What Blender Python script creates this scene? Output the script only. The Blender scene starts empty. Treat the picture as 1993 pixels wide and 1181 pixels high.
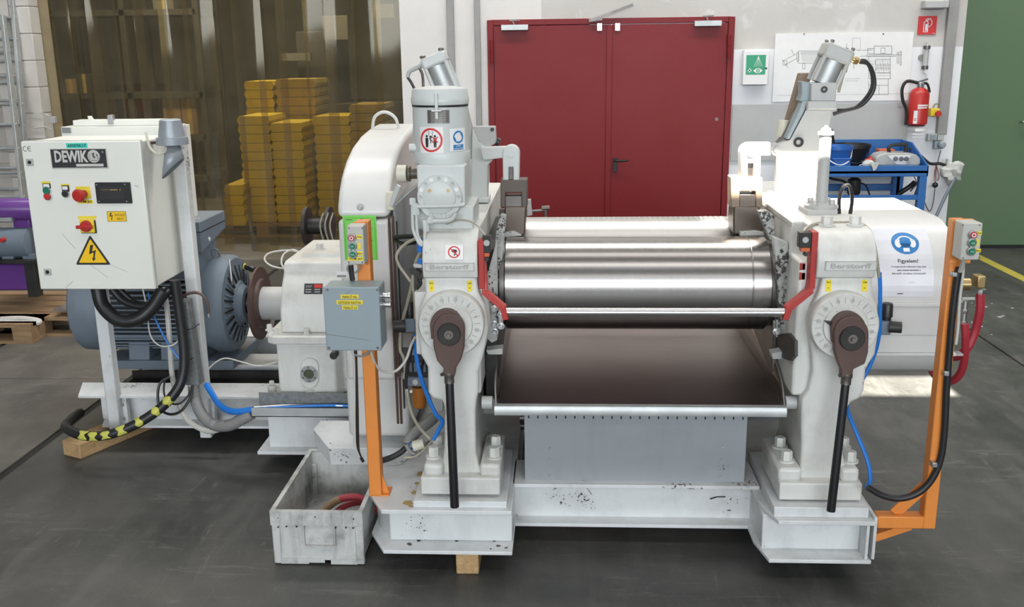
import bpy, bmesh, math, random
from mathutils import Vector, Matrix
random.seed(7)
D = bpy.data
C = bpy.context.scene.collection
PI = math.pi

# ---------------------------------------------------------------- camera
CAM = Vector((0.0, 0.0, 2.0))
FPX, CX, CY = 1890.0, 996.5, 590.5
_p, _r, _y = (math.radians(a) for a in (14.378, 0.7375, 3.061))
_f = Vector((-math.sin(_y)*math.cos(_p), math.cos(_y)*math.cos(_p), -math.sin(_p)))
_rt = Vector((math.cos(_y), math.sin(_y), 0.0))
_dn = _f.cross(_rt)
RX = _rt*math.cos(_r) + _dn*math.sin(_r)
DN = -_rt*math.sin(_r) + _dn*math.cos(_r)
FW = _f
cam = D.cameras.new('camera')
cam.sensor_fit = 'HORIZONTAL'
cam.sensor_width = 36.0
cam.lens = 36.0*FPX/1993.0
cam.clip_start, cam.clip_end = 0.05, 200
camo = D.objects.new('camera', cam)
C.objects.link(camo)
camo.matrix_world = Matrix((( RX.x, -DN.x, -FW.x, CAM.x), (RX.y, -DN.y, -FW.y, CAM.y),
                            (RX.z, -DN.z, -FW.z, CAM.z), (0, 0, 0, 1)))
bpy.context.scene.camera = camo

# ---------------------------------------------------------------- world, sun, lamps, exposure
sc = bpy.context.scene
vs = sc.view_settings
vs.view_transform = 'Standard'; vs.look = 'None'; vs.gamma = 1.0; vs.use_curve_mapping = False
vs.exposure = 0.12
world = D.worlds.new('sky'); sc.world = world; world.use_nodes = True
bg = world.node_tree.nodes['Background']
bg.inputs[0].default_value = (0.72, 0.84, 1.0, 1); bg.inputs[1].default_value = 1.6

SUNDIR = Vector((0.10, 1.0, -1.0)).normalized()
def lamp(name, kind, loc, energy, color=(1, 1, 1), size=(1, 1), aim=None):
    l = D.lights.new(name, kind); l.energy = energy; l.color = color
    if kind == 'AREA':
        l.shape = 'RECTANGLE'; l.size, l.size_y = size
    o = D.objects.new(name, l); C.objects.link(o); o.location = loc
    if aim is not None:
        o.rotation_euler = Vector(aim).to_track_quat('-Z', 'Y').to_euler()
    return o
s = lamp('sun', 'SUN', (0, -5, 12), 60.0, (1.0, 0.93, 0.82), aim=SUNDIR); s.data.angle = math.radians(0.35)
HALL_Z = 7.0
# daylight coming down through the translucent roof-light bands of the hall
for k, (yy, e) in enumerate(((-6.5, 150), (0.3, 165), (3.6, 105), (7.0, 540))):
    lamp('roof_light', 'AREA', (1.0, yy, HALL_Z - 0.06), e, (1.0, 0.975, 0.94), (13.0, 0.9), (0, 0, -1))
# tall windows of the gable wall behind the photographer
lamp('gable_window_light', 'AREA', (0.5, -10.8, 4.1), 1550, (0.90, 0.95, 1.0), (15.0, 2.6), (0, 1, -0.08))
# lamps of the store room beyond the strip curtain
lamp('store_lamp', 'AREA', (-4.5, 12.3, 4.2), 185, (1.0, 0.95, 0.85), (4.0, 0.5), (0, 0, -1))

# ---------------------------------------------------------------- geometry helpers
def at(px, py, y=None, z=None, x=None):
    """point of the scene seen at a pixel of the 1993x1181 frame on the plane y=, z= or x= (metres)"""
    d = RX*((px-CX)/FPX) + DN*((py-CY)/FPX) + FW
    if y is not None: t = (y-CAM.y)/d.y
    elif z is not None: t = (z-CAM.z)/d.z
    else: t = (x-CAM.x)/d.x
    return CAM + d*t
def X(px, py, Y): return at(px, py, y=Y).x
def Z(px, py, Y): return at(px, py, y=Y).z
def mpp(px, py, Y): return abs(at(px+1, py, y=Y).x - at(px, py, y=Y).x)

def smooth_path(pts, n=6):
    pts = [Vector(p) for p in pts]
    if len(pts) < 3: return pts
    out = []
    P = [pts[0]*2-pts[1]] + pts + [pts[-1]*2-pts[-2]]
    for i in range(1, len(P)-2):
        a, b, c, d = P[i-1], P[i], P[i+1], P[i+2]
        for k in range(n):
            t = k/n
            out.append(0.5*((2*b)+(c-a)*t+(2*a-5*b+4*c-d)*t*t+(3*b-a-3*c+d)*t**3))
    out.append(pts[-1])
    return out

class MB:
    def __init__(s): s.bm = bmesh.new()
    def face(s, vs):
        try: return s.bm.faces.new(vs)
        except ValueError: return None
    def box(s, x0, x1, y0, y1, z0, z1):
        if x0 > x1: x0, x1 = x1, x0
        if y0 > y1: y0, y1 = y1, y0
        if z0 > z1: z0, z1 = z1, z0
        v = [s.bm.verts.new(p) for p in ((x0,y0,z0),(x1,y0,z0),(x1,y1,z0),(x0,y1,z0),(x0,y0,z1),(x1,y0,z1),(x1,y1,z1),(x0,y1,z1))]
        for f in ((3,2,1,0),(4,5,6,7),(0,1,5,4),(1,2,6,5),(2,3,7,6),(3,0,4,7)): s.face([v[i] for i in f])
        return s
    def fbox(s, px0, py0, px1, py1, Y, dep):
        """box whose front face at depth Y covers the pixel rectangle; dep goes back (+) or forward (-)"""
        mx, my = (px0+px1)/2, (py0+py1)/2
        return s.box(X(px0,my,Y), X(px1,my,Y), Y, Y+dep, Z(mx,py1,Y), Z(mx,py0,Y))
    def prism(s, pts, vec):
        vec = Vector(vec); n = len(pts)
        a = [s.bm.verts.new(p) for p in pts]; b = [s.bm.verts.new(Vector(p)+vec) for p in pts]
        f0 = s.face(a); s.face(list(reversed(b)))
        for i in range(n): s.face([a[(i+1)%n], a[i], b[i], b[(i+1)%n]])
        return s
    def fpoly(s, pxs, Y, dep):
        return s.prism([at(px, py, y=Y) for px, py in pxs], (0, dep, 0))
    def yz(s, prof, x0, x1):
        return s.prism([(x0, y, z) for y, z in prof], (x1-x0, 0, 0))
    def lathe(s, o, ax, prof, n=24, caps=True):
        """prof = [(distance along axis, radius)]"""
        o = Vector(o); ax = Vector(ax).normalized()
        u = ax.orthogonal().normalized(); w = ax.cross(u)
        rings = []
        for t, r in prof:
            c = o+ax*t
            if r < 1e-6: rings.append([s.bm.verts.new(c)])
            else: rings.append([s.bm.verts.new(c+(u*math.cos(2*PI*k/n)+w*math.sin(2*PI*k/n))*r) for k in range(n)])
        for A, B in zip(rings, rings[1:]):
            for k in range(n):
                if len(A) == 1 and len(B) == 1: continue
                if len(A) == 1: s.face([A[0], B[(k+1)%n], B[k]])
                elif len(B) == 1: s.face([A[k], A[(k+1)%n], B[0]])
                else: s.face([A[k], A[(k+1)%n], B[(k+1)%n], B[k]])
        if caps:
            if len(rings[0]) > 1: s.face(list(reversed(rings[0])))
            if len(rings[-1]) > 1: s.face(rings[-1])
        return s
    def cyl(s, a, b, r, r1=None, n=20):
        a, b = Vector(a), Vector(b)
        return s.lathe(a, b-a, [(0, r), ((b-a).length, r if r1 is None else r1)], n)
    def fdisc(s, px, py, rpx, Y, dep, n=40):
        c = at(px, py, y=Y); r = rpx*mpp(px, py, Y)
        return s.cyl(c, c+Vector((0, dep, 0)), r, n=n)
    def ring(s, o, ax, r0, r1, h, n=32):
        return s.lathe(o, ax, [(0, r0), (0, r1), (h, r1), (h, r0), (0, r0)], n, caps=False)
    def tube(s, path, r, n=8, sm=6, radii=None):
        P = smooth_path(path, sm) if sm else [Vector(p) for p in path]
        up = None; rings = []
        for i, p in enumerate(P):
            d = (P[min(i+1, len(P)-1)]-P[max(i-1, 0)]).normalized()
            if up is None: u = d.orthogonal().normalized()
            else:
                u = (up - d*up.dot(d))
                u = u.normalized() if u.length > 1e-6 else d.orthogonal().normalized()
            up = u; w = d.cross(u)
            rr = radii(i/(len(P)-1)) if radii else r
            rings.append([s.bm.verts.new(p+(u*math.cos(2*PI*k/n)+w*math.sin(2*PI*k/n))*rr) for k in range(n)])
        for A, B in zip(rings, rings[1:]):
            for k in range(n): s.face([A[k], A[(k+1)%n], B[(k+1)%n], B[k]])
        s.face(list(reversed(rings[0]))); s.face(rings[-1])
        return s
    def bar(s, a, b, w, h, up=(0, 0, 1)):
        """rectangular bar from a to b, w across and h along up"""
        a, b = Vector(a), Vector(b); d = (b-a).normalized(); up = Vector(up)
        sd = d.cross(up).normalized()*(w/2); uu = sd.cross(d).normalized()*(h/2)
        q = [-sd-uu, sd-uu, sd+uu, -sd+uu]
        return s.prism([a+k for k in q], b-a)
    def bolt(s, c, ax, r, h, washer=True):
        c, ax = Vector(c), Vector(ax).normalized()
        if washer: s.lathe(c, ax, [(0, r*1.45), (h*.18, r*1.45)], 16)
        s.lathe(c+ax*h*.18, ax, [(0, r), (h*.75, r), (h*.9, r*.85)], 6)
        return s
    def ball(s, c, r, sx=1, sy=1, sz=1, n=14, m=8):
        c = Vector(c); rings = []
        for j in range(m+1):
            th = PI*j/m
            if j in (0, m): rings.append([s.bm.verts.new(c+Vector((0, 0, r*sz*math.cos(th))))])
            else: rings.append([s.bm.verts.new(c+Vector((r*sx*math.sin(th)*math.cos(2*PI*k/n), r*sy*math.sin(th)*math.sin(2*PI*k/n), r*sz*math.cos(th)))) for k in range(n)])
        for A, B in zip(rings, rings[1:]):
            for k in range(n):
                if len(A) == 1: s.face([A[0], B[k], B[(k+1)%n]])
                elif len(B) == 1: s.face([A[(k+1)%n], A[k], B[0]])
                else: s.face([A[(k+1)%n], A[k], B[k], B[(k+1)%n]])
        return s
    def grid(s, fn, nu, nv):
        v = [[s.bm.verts.new(fn(i/nu, j/nv)) for j in range(nv+1)] for i in range(nu+1)]
        for i in range(nu):
            for j in range(nv): s.face([v[i][j], v[i+1][j], v[i+1][j+1], v[i][j+1]])
        return s
    def build(s, name, mat, parent=None, bev=0.0, kind=None, sm=38, label=None, origin=None, seg=2, solid=0):
        bmesh.ops.remove_doubles(s.bm, verts=s.bm.verts, dist=1e-6)
        bmesh.ops.recalc_face_normals(s.bm, faces=s.bm.faces)
        org = ORG.get(parent.name, Vector((0, 0, 0))) if parent is not None else Vector(origin or (0, 0, 0))
        bmesh.ops.translate(s.bm, verts=s.bm.verts, vec=-org)
        me = D.meshes.new(name); s.bm.to_mesh(me); s.bm.free()
        return link(name, me, mat, parent, bev, kind, sm, label, org, seg, solid)

ORG = {}
def link(name, me, mat, parent, bev=0, kind=None, sm=38, label=None, org=None, seg=2, solid=0):
    if isinstance(mat, str): mat = M[mat]
    me.materials.clear(); me.materials.append(mat)
    o = D.objects.new(name, me); C.objects.link(o)
    if sm:
        me.shade_smooth(); me.set_sharp_from_angle(angle=math.radians(sm))
    if solid:
        m = o.modifiers.new('solid', 'SOLIDIFY'); m.thickness = solid; m.offset = 0
    if bev:
        m = o.modifiers.new('bevel', 'BEVEL'); m.width = bev; m.segments = seg; m.limit_method = 'ANGLE'; m.angle_limit = math.radians(40)
        m.use_clamp_overlap = True
    ORG[o.name] = Vector(org)
    if parent is not None: o.parent = parent
    else: o.location = org
    if kind: o['kind'] = kind
    if label: o['label'] = label
    return o

def tag(o, label, cat, group=None, kind=None):
    o['label'] = label; o['category'] = cat
    if group: o['group'] = group
    if kind: o['kind'] = kind
    return o
def thing(name, label, cat, loc=(0, 0, 0), group=None):
    o = D.objects.new(name, None); C.objects.link(o); o.location = loc; o.empty_display_size = 0.05
    ORG[o.name] = Vector(loc)
    return tag(o, label, cat, group)
def copy_thing(o, delta, label=None, rotz=0):
    """a copy of a thing with copies of its parts and their sub-parts"""
    def rec(src, parent):
        c = src.copy(); C.objects.link(c); c.parent = parent
        for ch in src.children: rec(ch, c)
        return c
    r = rec(o, None); r.location = Vector(o.location)+Vector(delta); r.rotation_euler.z += rotz
    if label: r['label'] = label
    return r

def T2(body, h, cu=0.0, cv=0.0, w=None, bold=0.0, align='CENTER', sp=1.0):
    """lettering as flat polygons: h = cap height, w = total width, centred on (cu, cv)"""
    c = D.curves.new('lettering', 'FONT'); c.body = body; c.align_x = align; c.align_y = 'CENTER'
    c.size = 1.0; c.offset = bold; c.resolution_u = 2; c.space_line = sp
    t = D.objects.new('lettering', c); C.objects.link(t)
    bpy.context.view_layer.update()
    me = D.meshes.new_from_object(t.evaluated_get(bpy.context.evaluated_depsgraph_get()))
    D.objects.remove(t); D.curves.remove(c)
    xs = [v.co.x for v in me.vertices]; ys = [v.co.y for v in me.vertices]
    x0, x1, y0, y1 = min(xs), max(xs), min(ys), max(ys)
    sy = h/0.729 if '\n' not in body else h/(y1-y0)
    sx = (w/(x1-x0)) if w else sy
    out = [[(cu+(me.vertices[i].co.x-(x0+x1)/2)*sx, cv+(me.vertices[i].co.y-(y0+y1)/2)*sy) for i in p.vertices] for p in me.polygons]
    D.meshes.remove(me)
    return out
def rect2(u0, v0, u1, v1, n=1):
    return [[(u0+(u1-u0)*i/n, v0), (u0+(u1-u0)*(i+1)/n, v0), (u0+(u1-u0)*(i+1)/n, v1), (u0+(u1-u0)*i/n, v1)] for i in range(n)]
def disc2(u, v, r, n=32, ry=None): return [[(u+r*math.cos(2*PI*k/n), v+(ry or r)*math.sin(2*PI*k/n)) for k in range(n)]]
def ring2(u, v, r0, r1, n=40, a0=0, a1=2*PI, sy=1.0):
    p = lambda r, k: (u+r*math.cos(a0+(a1-a0)*k/n), v+sy*r*math.sin(a0+(a1-a0)*k/n))
    return [[p(r0, k), p(r1, k), p(r1, k+1), p(r0, k+1)] for k in range(n)]
def line2(a, b, w):
    dx, dy = b[0]-a[0], b[1]-a[1]; L = math.hypot(dx, dy) or 1; nx, ny = -dy/L*w/2, dx/L*w/2
    return [[(a[0]+nx, a[1]+ny), (a[0]-nx, a[1]-ny), (b[0]-nx, b[1]-ny), (b[0]+nx, b[1]+ny)]]
def PL(Y): return lambda u, v, k: Vector((u, Y-k, v))
def plane(o, xd, up):
    o, xd, up = Vector(o), Vector(xd).normalized(), Vector(up).normalized(); n = xd.cross(up)
    return lambda u, v, k: o+xd*u+up*v+n*k
def wrapz(cx, cy, r):
    """onto a standing cylinder, u = arc length from its front"""
    return lambda u, v, k: Vector((cx+(r+k)*math.sin(u/r), cy-(r+k)*math.cos(u/r), v))
def decal(name, polys, mat, parent, fn, k=0.0004, th=0.0006, label=None, kind=None):
    bm = bmesh.new()
    for p in polys:
        a = [bm.verts.new(fn(u, v, k+th)) for u, v in p]; b = [bm.verts.new(fn(u, v, k)) for u, v in p]
        try: bm.faces.new(a)
        except ValueError: continue
        n = len(p)
        for i in range(n): bm.faces.new([a[i], b[i], b[(i+1)%n], a[(i+1)%n]])
    bmesh.ops.recalc_face_normals(bm, faces=bm.faces)
    org = ORG[parent.name]
    bmesh.ops.translate(bm, verts=bm.verts, vec=-org)
    me = D.meshes.new(name); bm.to_mesh(me); bm.free()
    return link(name, me, mat, parent, 0, kind, 0, label, org)
def UV(px, py, Y):
    p = at(px, py, y=Y); return p.x, p.z
def fr(px0, py0, px1, py1, Y):
    """pixel rectangle on the plane y=Y -> u0, v0, u1, v1"""
    mx, my = (px0+px1)/2, (py0+py1)/2
    return X(px0, my, Y), Z(mx, py1, Y), X(px1, my, Y), Z(mx, py0, Y)
def tape_label(parent, px0, py0, px1, py1, Y, body, mat='sticker_yellow', ink='ink', hk=.5, wk=.86, name='label', bold=.01, k=0.0004):
    u0, v0, u1, v1 = fr(px0, py0, px1, py1, Y)
    d = decal(name, rect2(u0, v0, u1, v1), mat, parent, PL(Y), k)
    if body: decal('lettering', T2(body, (v1-v0)*hk, (u0+u1)/2, (v0+v1)/2, (u1-u0)*wk, bold), ink, d, PL(Y), k+.0008)
    return d

# ---------------------------------------------------------------- materials
M = {}
def nt(name):
    m = D.materials.new(name); m.use_nodes = True; M[name] = m
    t = m.node_tree; b = t.nodes['Principled BSDF']
    return m, t, b
def N(t, typ, **kw):
    n = t.nodes.new(typ)
    for k, v in kw.items():
        if k in n.inputs: n.inputs[k].default_value = v
        else: setattr(n, k, v)
    return n
def ramp(t, fac, stops):
    r = t.nodes.new('ShaderNodeValToRGB'); e = r.color_ramp.elements
    e[0].position, e[0].color = stops[0][0], (*stops[0][1], 1) if len(stops[0][1]) == 3 else stops[0][1]
    e[1].position, e[1].color = stops[1][0], (*stops[1][1], 1)
    for p, c in stops[2:]:
        k = e.new(p); k.color = (*c, 1)
    t.links.new(fac, r.inputs[0]); return r.outputs[0]
def coords(t, scale=(1, 1, 1), rot=(0, 0, 0)):
    tc = N(t, 'ShaderNodeTexCoord'); mp = N(t, 'ShaderNodeMapping'); mp.inputs['Scale'].default_value = scale; mp.inputs['Rotation'].default_value = rot
    t.links.new(tc.outputs['Object'], mp.inputs[0]); return mp.outputs[0]
def noise(t, vec, scale, detail=4, rough=.55, dist=0):
    n = N(t, 'ShaderNodeTexNoise'); n.inputs['Scale'].default_value = scale; n.inputs['Detail'].default_value = detail
    n.inputs['Roughness'].default_value = rough; n.inputs['Distortion'].default_value = dist
    t.links.new(vec, n.inputs['Vector']); return n.outputs['Fac']
def mix(t, fac, a, b, mode='MIX'):
    m = t.nodes.new('ShaderNodeMix'); m.data_type = 'RGBA'; m.blend_type = mode
    for sk, v in ((m.inputs[0], fac), (m.inputs[6], a), (m.inputs[7], b)):
        if hasattr(v, 'links'): t.links.new(v, sk)
        elif isinstance(v, (int, float)): sk.default_value = v
        else: sk.default_value = (*v, 1)
    return m.outputs[2]
def bump(t, b, h, strength=.2, dist=.002):
    n = N(t, 'ShaderNodeBump'); n.inputs['Strength'].default_value = strength; n.inputs['Distance'].default_value = dist
    t.links.new(h, n.inputs['Height']); t.links.new(n.outputs[0], b.inputs['Normal'])
def plain(name, col, rough=.5, metal=0, var=.08, scale=9, spec=.5, coat=0):
    m, t, b = nt(name)
    v = coords(t); f = noise(t, v, scale, 5)
    c = ramp(t, f, [(.3, tuple(x*(1-var) for x in col)), (.7, tuple(min(1, x*(1+var)) for x in col))])
    t.links.new(c, b.inputs['Base Color'])
    b.inputs['Roughness'].default_value = rough; b.inputs['Metallic'].default_value = metal
    b.inputs['Specular IOR Level'].default_value = spec
    if coat: b.inputs['Coat Weight'].default_value = coat
    return m
def paint(name, col, dirt=(.12, .10, .08), amount=.35, chip=.0, rough=.42, scale=3.0, streak=1.0, chipcol=(.04, .035, .03)):
    """worn machine paint: soft grime, streaks and small chips"""
    m, t, b = nt(name)
    v = coords(t); vs_ = coords(t, (1, 1, .22))
    f1 = noise(t, v, scale, 6, .65); f2 = noise(t, vs_, scale*5, 5, .6)
    g = ramp(t, f1, [(.46, (0, 0, 0)), (.78, (1, 1, 1))])
    g2 = ramp(t, f2, [(.52, (0, 0, 0)), (.85, (1, 1, 1))])
    mm = N(t, 'ShaderNodeMath', operation='MULTIPLY_ADD'); t.links.new(g2, mm.inputs[0]); mm.inputs[1].default_value = .5*streak; t.links.new(g, mm.inputs[2])
    ms = N(t, 'ShaderNodeMath', operation='MULTIPLY'); t.links.new(mm.outputs[0], ms.inputs[0]); ms.inputs[1].default_value = amount
    c = mix(t, ms.outputs[0], col, dirt)
    if chip:
        f3 = noise(t, v, 75, 4, .65); f4 = noise(t, v, 4.5, 3)
        k = N(t, 'ShaderNodeMath', operation='MULTIPLY'); t.links.new(f3, k.inputs[0]); t.links.new(f4, k.inputs[1])
        k2 = ramp(t, k.outputs[0], [(.462-chip*.045, (0, 0, 0)), (.472-chip*.045, (1, 1, 1))])
        c = mix(t, k2, c, chipcol)
    t.links.new(c, b.inputs['Base Color']); b.inputs['Roughness'].default_value = rough
    bump(t, b, f2, .06, .002)
    return m
paint('mill_white', (.66, .665, .635), dirt=(.22, .19, .15), amount=.5, chip=1, rough=.4)
paint('base_white', (.68, .70, .705), dirt=(.17, .15, .12), amount=.5, chip=1.4, rough=.45, scale=2.4)
paint('guard_white', (.66, .66, .645), dirt=(.33, .30, .27), amount=.22, rough=.33, scale=1.6)
paint('cabinet_white', (.78, .79, .73), dirt=(.42, .40, .35), amount=.2, rough=.38, scale=1.2, streak=.5)
paint('pot_white', (.58, .61, .60), dirt=(.33, .28, .2), amount=.25, rough=.36, chip=.4)
paint('worn_white', (.50, .51, .49), dirt=(.05, .05, .05), amount=1.0, chip=3.2, rough=.5, scale=6)
paint('orange_paint', (.74, .255, .05), dirt=(.25, .08, .02), amount=.25, chip=.7, rough=.42)
paint('red_paint', (.43, .032, .026), dirt=(.14, .02, .015), amount=.3, chip=.3, rough=.45)
paint('grey_enamel', (.275, .335, .365), dirt=(.16, .19, .2), amount=.22, rough=.4, scale=2)
paint('motor_blue', (.15, .19, .235), dirt=(.10, .10, .10), amount=.45, rough=.5)
paint('green_paint', (.105, .175, .092), dirt=(.135, .19, .125), amount=.5, rough=.5, scale=.7, streak=.3)
paint('door_red', (.19, .014, .017), dirt=(.25, .04, .045), amount=.4, rough=.42, scale=.9, streak=.4)
paint('bench_blue', (.022, .135, .40), dirt=(.03, .09, .2), amount=.4, rough=.45)
paint('brown_paint', (.085, .048, .04), dirt=(.14, .09, .07), amount=.5, rough=.5, chip=.3, chipcol=(.2, .17, .15))
paint('pale_grey', (.45, .455, .445), dirt=(.3, .29, .27), amount=.3, rough=.4)
paint('crate_plastic', (.56, .57, .55), dirt=(.07, .068, .06), amount=1.0, chip=.8, rough=.5, scale=5)
paint('panel_grey', (.30, .325, .345), dirt=(.19, .2, .21), amount=.5, chip=.5, rough=.42, scale=3)
paint('purple_paint', (.15, .05, .27), dirt=(.03, .015, .07), amount=.5, rough=.3)
paint('bare_brown', (.105, .083, .064), dirt=(.05, .045, .04), amount=.6, rough=.42, chip=.3)
paint('tan_block', (.25, .185, .135), dirt=(.1, .07, .05), amount=.5, rough=.5)
plain('black', (.012, .012, .013), .45)
plain('rubber', (.016, .016, .017), .42, var=.2)
plain('tape_yellow', (.55, .55, .1), .5)
plain('yellow', (.80, .64, .03), .45, var=.05)
plain('sticker_yellow', (.82, .62, .035), .4, var=.04)
plain('warning_yellow', (.90, .56, .015), .38, var=.03)
plain('ink', (.02, .02, .022), .5, var=0)
plain('silver', (.60, .60, .56), .45, .2)
plain('white', (.80, .80, .79), .45, var=.03)
plain('paper', (.74, .75, .80), .28, var=.03)
plain('sign_blue', (.02, .19, .48), .4, var=.05)
plain('sign_red', (.62, .03, .03), .4, var=.05)
plain('sign_green', (.02, .32, .16), .4, var=.05)
plain('sheet_green', (.19, .66, .09), .45, var=.04)
plain('teal_label', (.03, .62, .50), .4, var=.03)
plain('button_red', (.46, .026, .022), .35)
plain('button_green', (.01, .17, .10), .35)
plain('chrome', (.68, .69, .70), .16, 1)
plain('zinc', (.52, .53, .53), .34, 1, var=.15)
plain('galv', (.21, .225, .225), .5, .35, var=.25, scale=45)
plain('conduit_grey', (.29, .285, .275), .5)
plain('relief_shadow', (.40, .40, .38), .5)  # grey of small shadows, put into the colour of raised lettering and dial marks
plain('alu', (.50, .52, .52), .5, .7, var=.12)
plain('steel_dark', (.18, .165, .155), .42, .8, var=.3)
plain('iron_black', (.03, .028, .027), .5, .3, var=.4)
plain('brass', (.45, .33, .16), .35, .9, var=.2)
plain('blue_hose', (.015, .18, .62), .35)
plain('red_hose', (.36, .025, .04), .45)
plain('clear_hose', (.34, .32, .25), .3, var=.15)
plain('white_cable', (.55, .54, .50), .45)
plain('grey_conduit', (.25, .25, .245), .5)
plain('horn_grey', (.30, .33, .36), .38, .2)
plain('amber', (.33, .12, .02), .2)
plain('station_grey', (.47, .47, .43), .45, var=.06)
plain('foam_yellow', (.60, .44, .015), .6, var=.14, scale=4)
plain('roof_steel', (.10, .10, .10), .7)
plain('strip_amber', (.25, .20, .115), .35)
plain('foam_tan', (.38, .27, .06), .6, var=.15)
plain('carton', (.27, .18, .10), .7, var=.12)
plain('bucket_blue', (.02, .12, .42), .35)
plain('brick_orange', (.62, .14, .05), .6)
plain('rag', (.55, .56, .53), .8, var=.2, scale=20)
plain('silver_plastic', (.42, .43, .42), .35, .2)
plain('dark_store', (.05, .048, .04), .8, var=.3, scale=1)
plain('store_grey', (.16, .155, .13), .8, var=.25, scale=.8)
plain('cream_paint', (.62, .60, .50), .45)
plain('sight_glass', (.06, .07, .035), .08, spec=.8)
plain('oil_stain', (.42, .30, .10), .3)
plain('joint_dark', (.015, .015, .014), .8)
plain('scrap_white', (.7, .7, .7), .7)
plain('line_yellow', (.52, .44, .07), .55, var=.12, scale=4)

def floor_mat(name, dark, mid, pale, scuff):
    """worn concrete: blotches, tyre-dark patches, fine pale scuffs in two directions, specks"""
    m, t, b = nt(name)
    v = coords(t); v2 = coords(t, (1.0, .3, 1), (0, 0, .35)); v3 = coords(t, (.22, 1.3, 1), (0, 0, .55)); v4 = coords(t, (1.5, .25, 1), (0, 0, -.4))
    a = noise(t, v, .8, 8, .7, .5); c2 = noise(t, v2, 6, 8, .75, .4); c3 = noise(t, v, 70, 3); s1 = noise(t, v3, 11, 8, .8, 1.0); s2 = noise(t, v4, 14, 8, .8, .6); big = noise(t, v, 1.7, 3)
    base = ramp(t, a, [(.34, dark), (.5, mid), (.66, pale)])
    base = mix(t, ramp(t, c2, [(.48, (0, 0, 0)), (.72, (.75, .75, .75))]), base, scuff)
    for sx, th in ((s1, .56), (s2, .58)):
        k = N(t, 'ShaderNodeMath', operation='MULTIPLY'); t.links.new(ramp(t, sx, [(th, (0, 0, 0)), (th+.09, (1, 1, 1))]), k.inputs[0]); t.links.new(ramp(t, big, [(.42, (.08, .08, .08)), (.62, (.8, .8, .8))]), k.inputs[1])
        base = mix(t, k.outputs[0], base, tuple(min(1, x*1.45) for x in scuff))
    base = mix(t, ramp(t, c3, [(.64, (0, 0, 0)), (.76, (.6, .6, .6))]), base, tuple(x*.5 for x in dark))
    t.links.new(base, b.inputs['Base Color'])
    t.links.new(ramp(t, c2, [(.3, (.38, .38, .38)), (.8, (.66, .66, .66))]), b.inputs['Roughness'])
    bump(t, b, c2, .15, .004)
floor_mat('concrete', (.030, .031, .029), (.055, .056, .052), (.088, .087, .08), (.115, .112, .104))
floor_mat('concrete_pale', (.062, .058, .05), (.098, .093, .083), (.14, .132, .118), (.165, .155, .138))

def wall_mat():
    """plaster painted warm grey above and bluish white below a straight paint line, left of the doors plain off-white"""
    m, t, b = nt('plaster')
    g = N(t, 'ShaderNodeNewGeometry'); sp = N(t, 'ShaderNodeSeparateXYZ'); t.links.new(g.outputs['Position'], sp.inputs[0])
    v = coords(t); a = noise(t, v, 1.1, 6, .6, .4); p = noise(t, v, 3.2, 4, .6, .8)
    up = ramp(t, a, [(.3, (.50, .48, .45)), (.7, (.60, .585, .56))])
    up = mix(t, ramp(t, p, [(.60, (0, 0, 0)), (.68, (.6, .6, .6))]), up, (.70, .70, .68))
    lo = ramp(t, a, [(.3, (.76, .775, .80)), (.7, (.83, .84, .86))])
    le = ramp(t, a, [(.3, (.66, .64, .615)), (.7, (.74, .725, .70))])
    lt = N(t, 'ShaderNodeMath', operation='LESS_THAN'); t.links.new(sp.outputs['Z'], lt.inputs[0]); lt.inputs[1].default_value = 2.02
    lx = N(t, 'ShaderNodeMath', operation='LESS_THAN'); t.links.new(sp.outputs['X'], lx.inputs[0]); lx.inputs[1].default_value = -.2
    c = mix(t, lt.outputs[0], up, lo); c = mix(t, lx.outputs[0], c, le)
    t.links.new(c, b.inputs['Base Color']); b.inputs['Roughness'].default_value = .75
    bump(t, b, noise(t, v, 60, 3), .1, .003)
wall_mat()

def block_mat():
    m, t, b = nt('block_white')
    v = coords(t); a = noise(t, v, 2, 5)
    c = ramp(t, a, [(.3, (.50, .47, .43)), (.7, (.64, .61, .57))])
    t.links.new(c, b.inputs['Base Color']); b.inputs['Roughness'].default_value = .8
    bump(t, b, noise(t, v, 40, 4), .25, .006)
block_mat()

def roll_mat(name, col, r0, r1, lines, axis_scale):
    """ground steel: fine turning lines round the roll, faint bands"""
    m, t, b = nt(name)
    v = coords(t, axis_scale); f = noise(t, v, lines, 4, .6); g = noise(t, coords(t), 4, 4, .6)
    c = ramp(t, f, [(.3, tuple(x*.985 for x in col)), (.7, tuple(min(1, x*1.01) for x in col))])
    c = mix(t, ramp(t, g, [(.45, (0, 0, 0)), (.8, (.3, .3, .3))]), c, tuple(x*.75 for x in col))
    t.links.new(c, b.inputs['Base Color']); b.inputs['Metallic'].default_value = 1
    rr = ramp(t, f, [(.3, (r0,)*3), (.7, (r1,)*3)]); t.links.new(rr, b.inputs['Roughness'])
roll_mat('roll_steel', (.38, .365, .352), .235, .25, 14, (6, .15, .15))
roll_mat('roll_bright', (.58, .57, .55), .33, .36, 14, (6, .15, .15))
roll_mat('tray_steel', (.30, .265, .255), .3, .42, 24, (.15, 6, 6))
roll_mat('bright_bar', (.60, .60, .60), .215, .225, 14, (6, .2, .2))
roll_mat('cast_steel', (.18, .15, .13), .3, .45, 10, (1, 1, 1))

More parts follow.
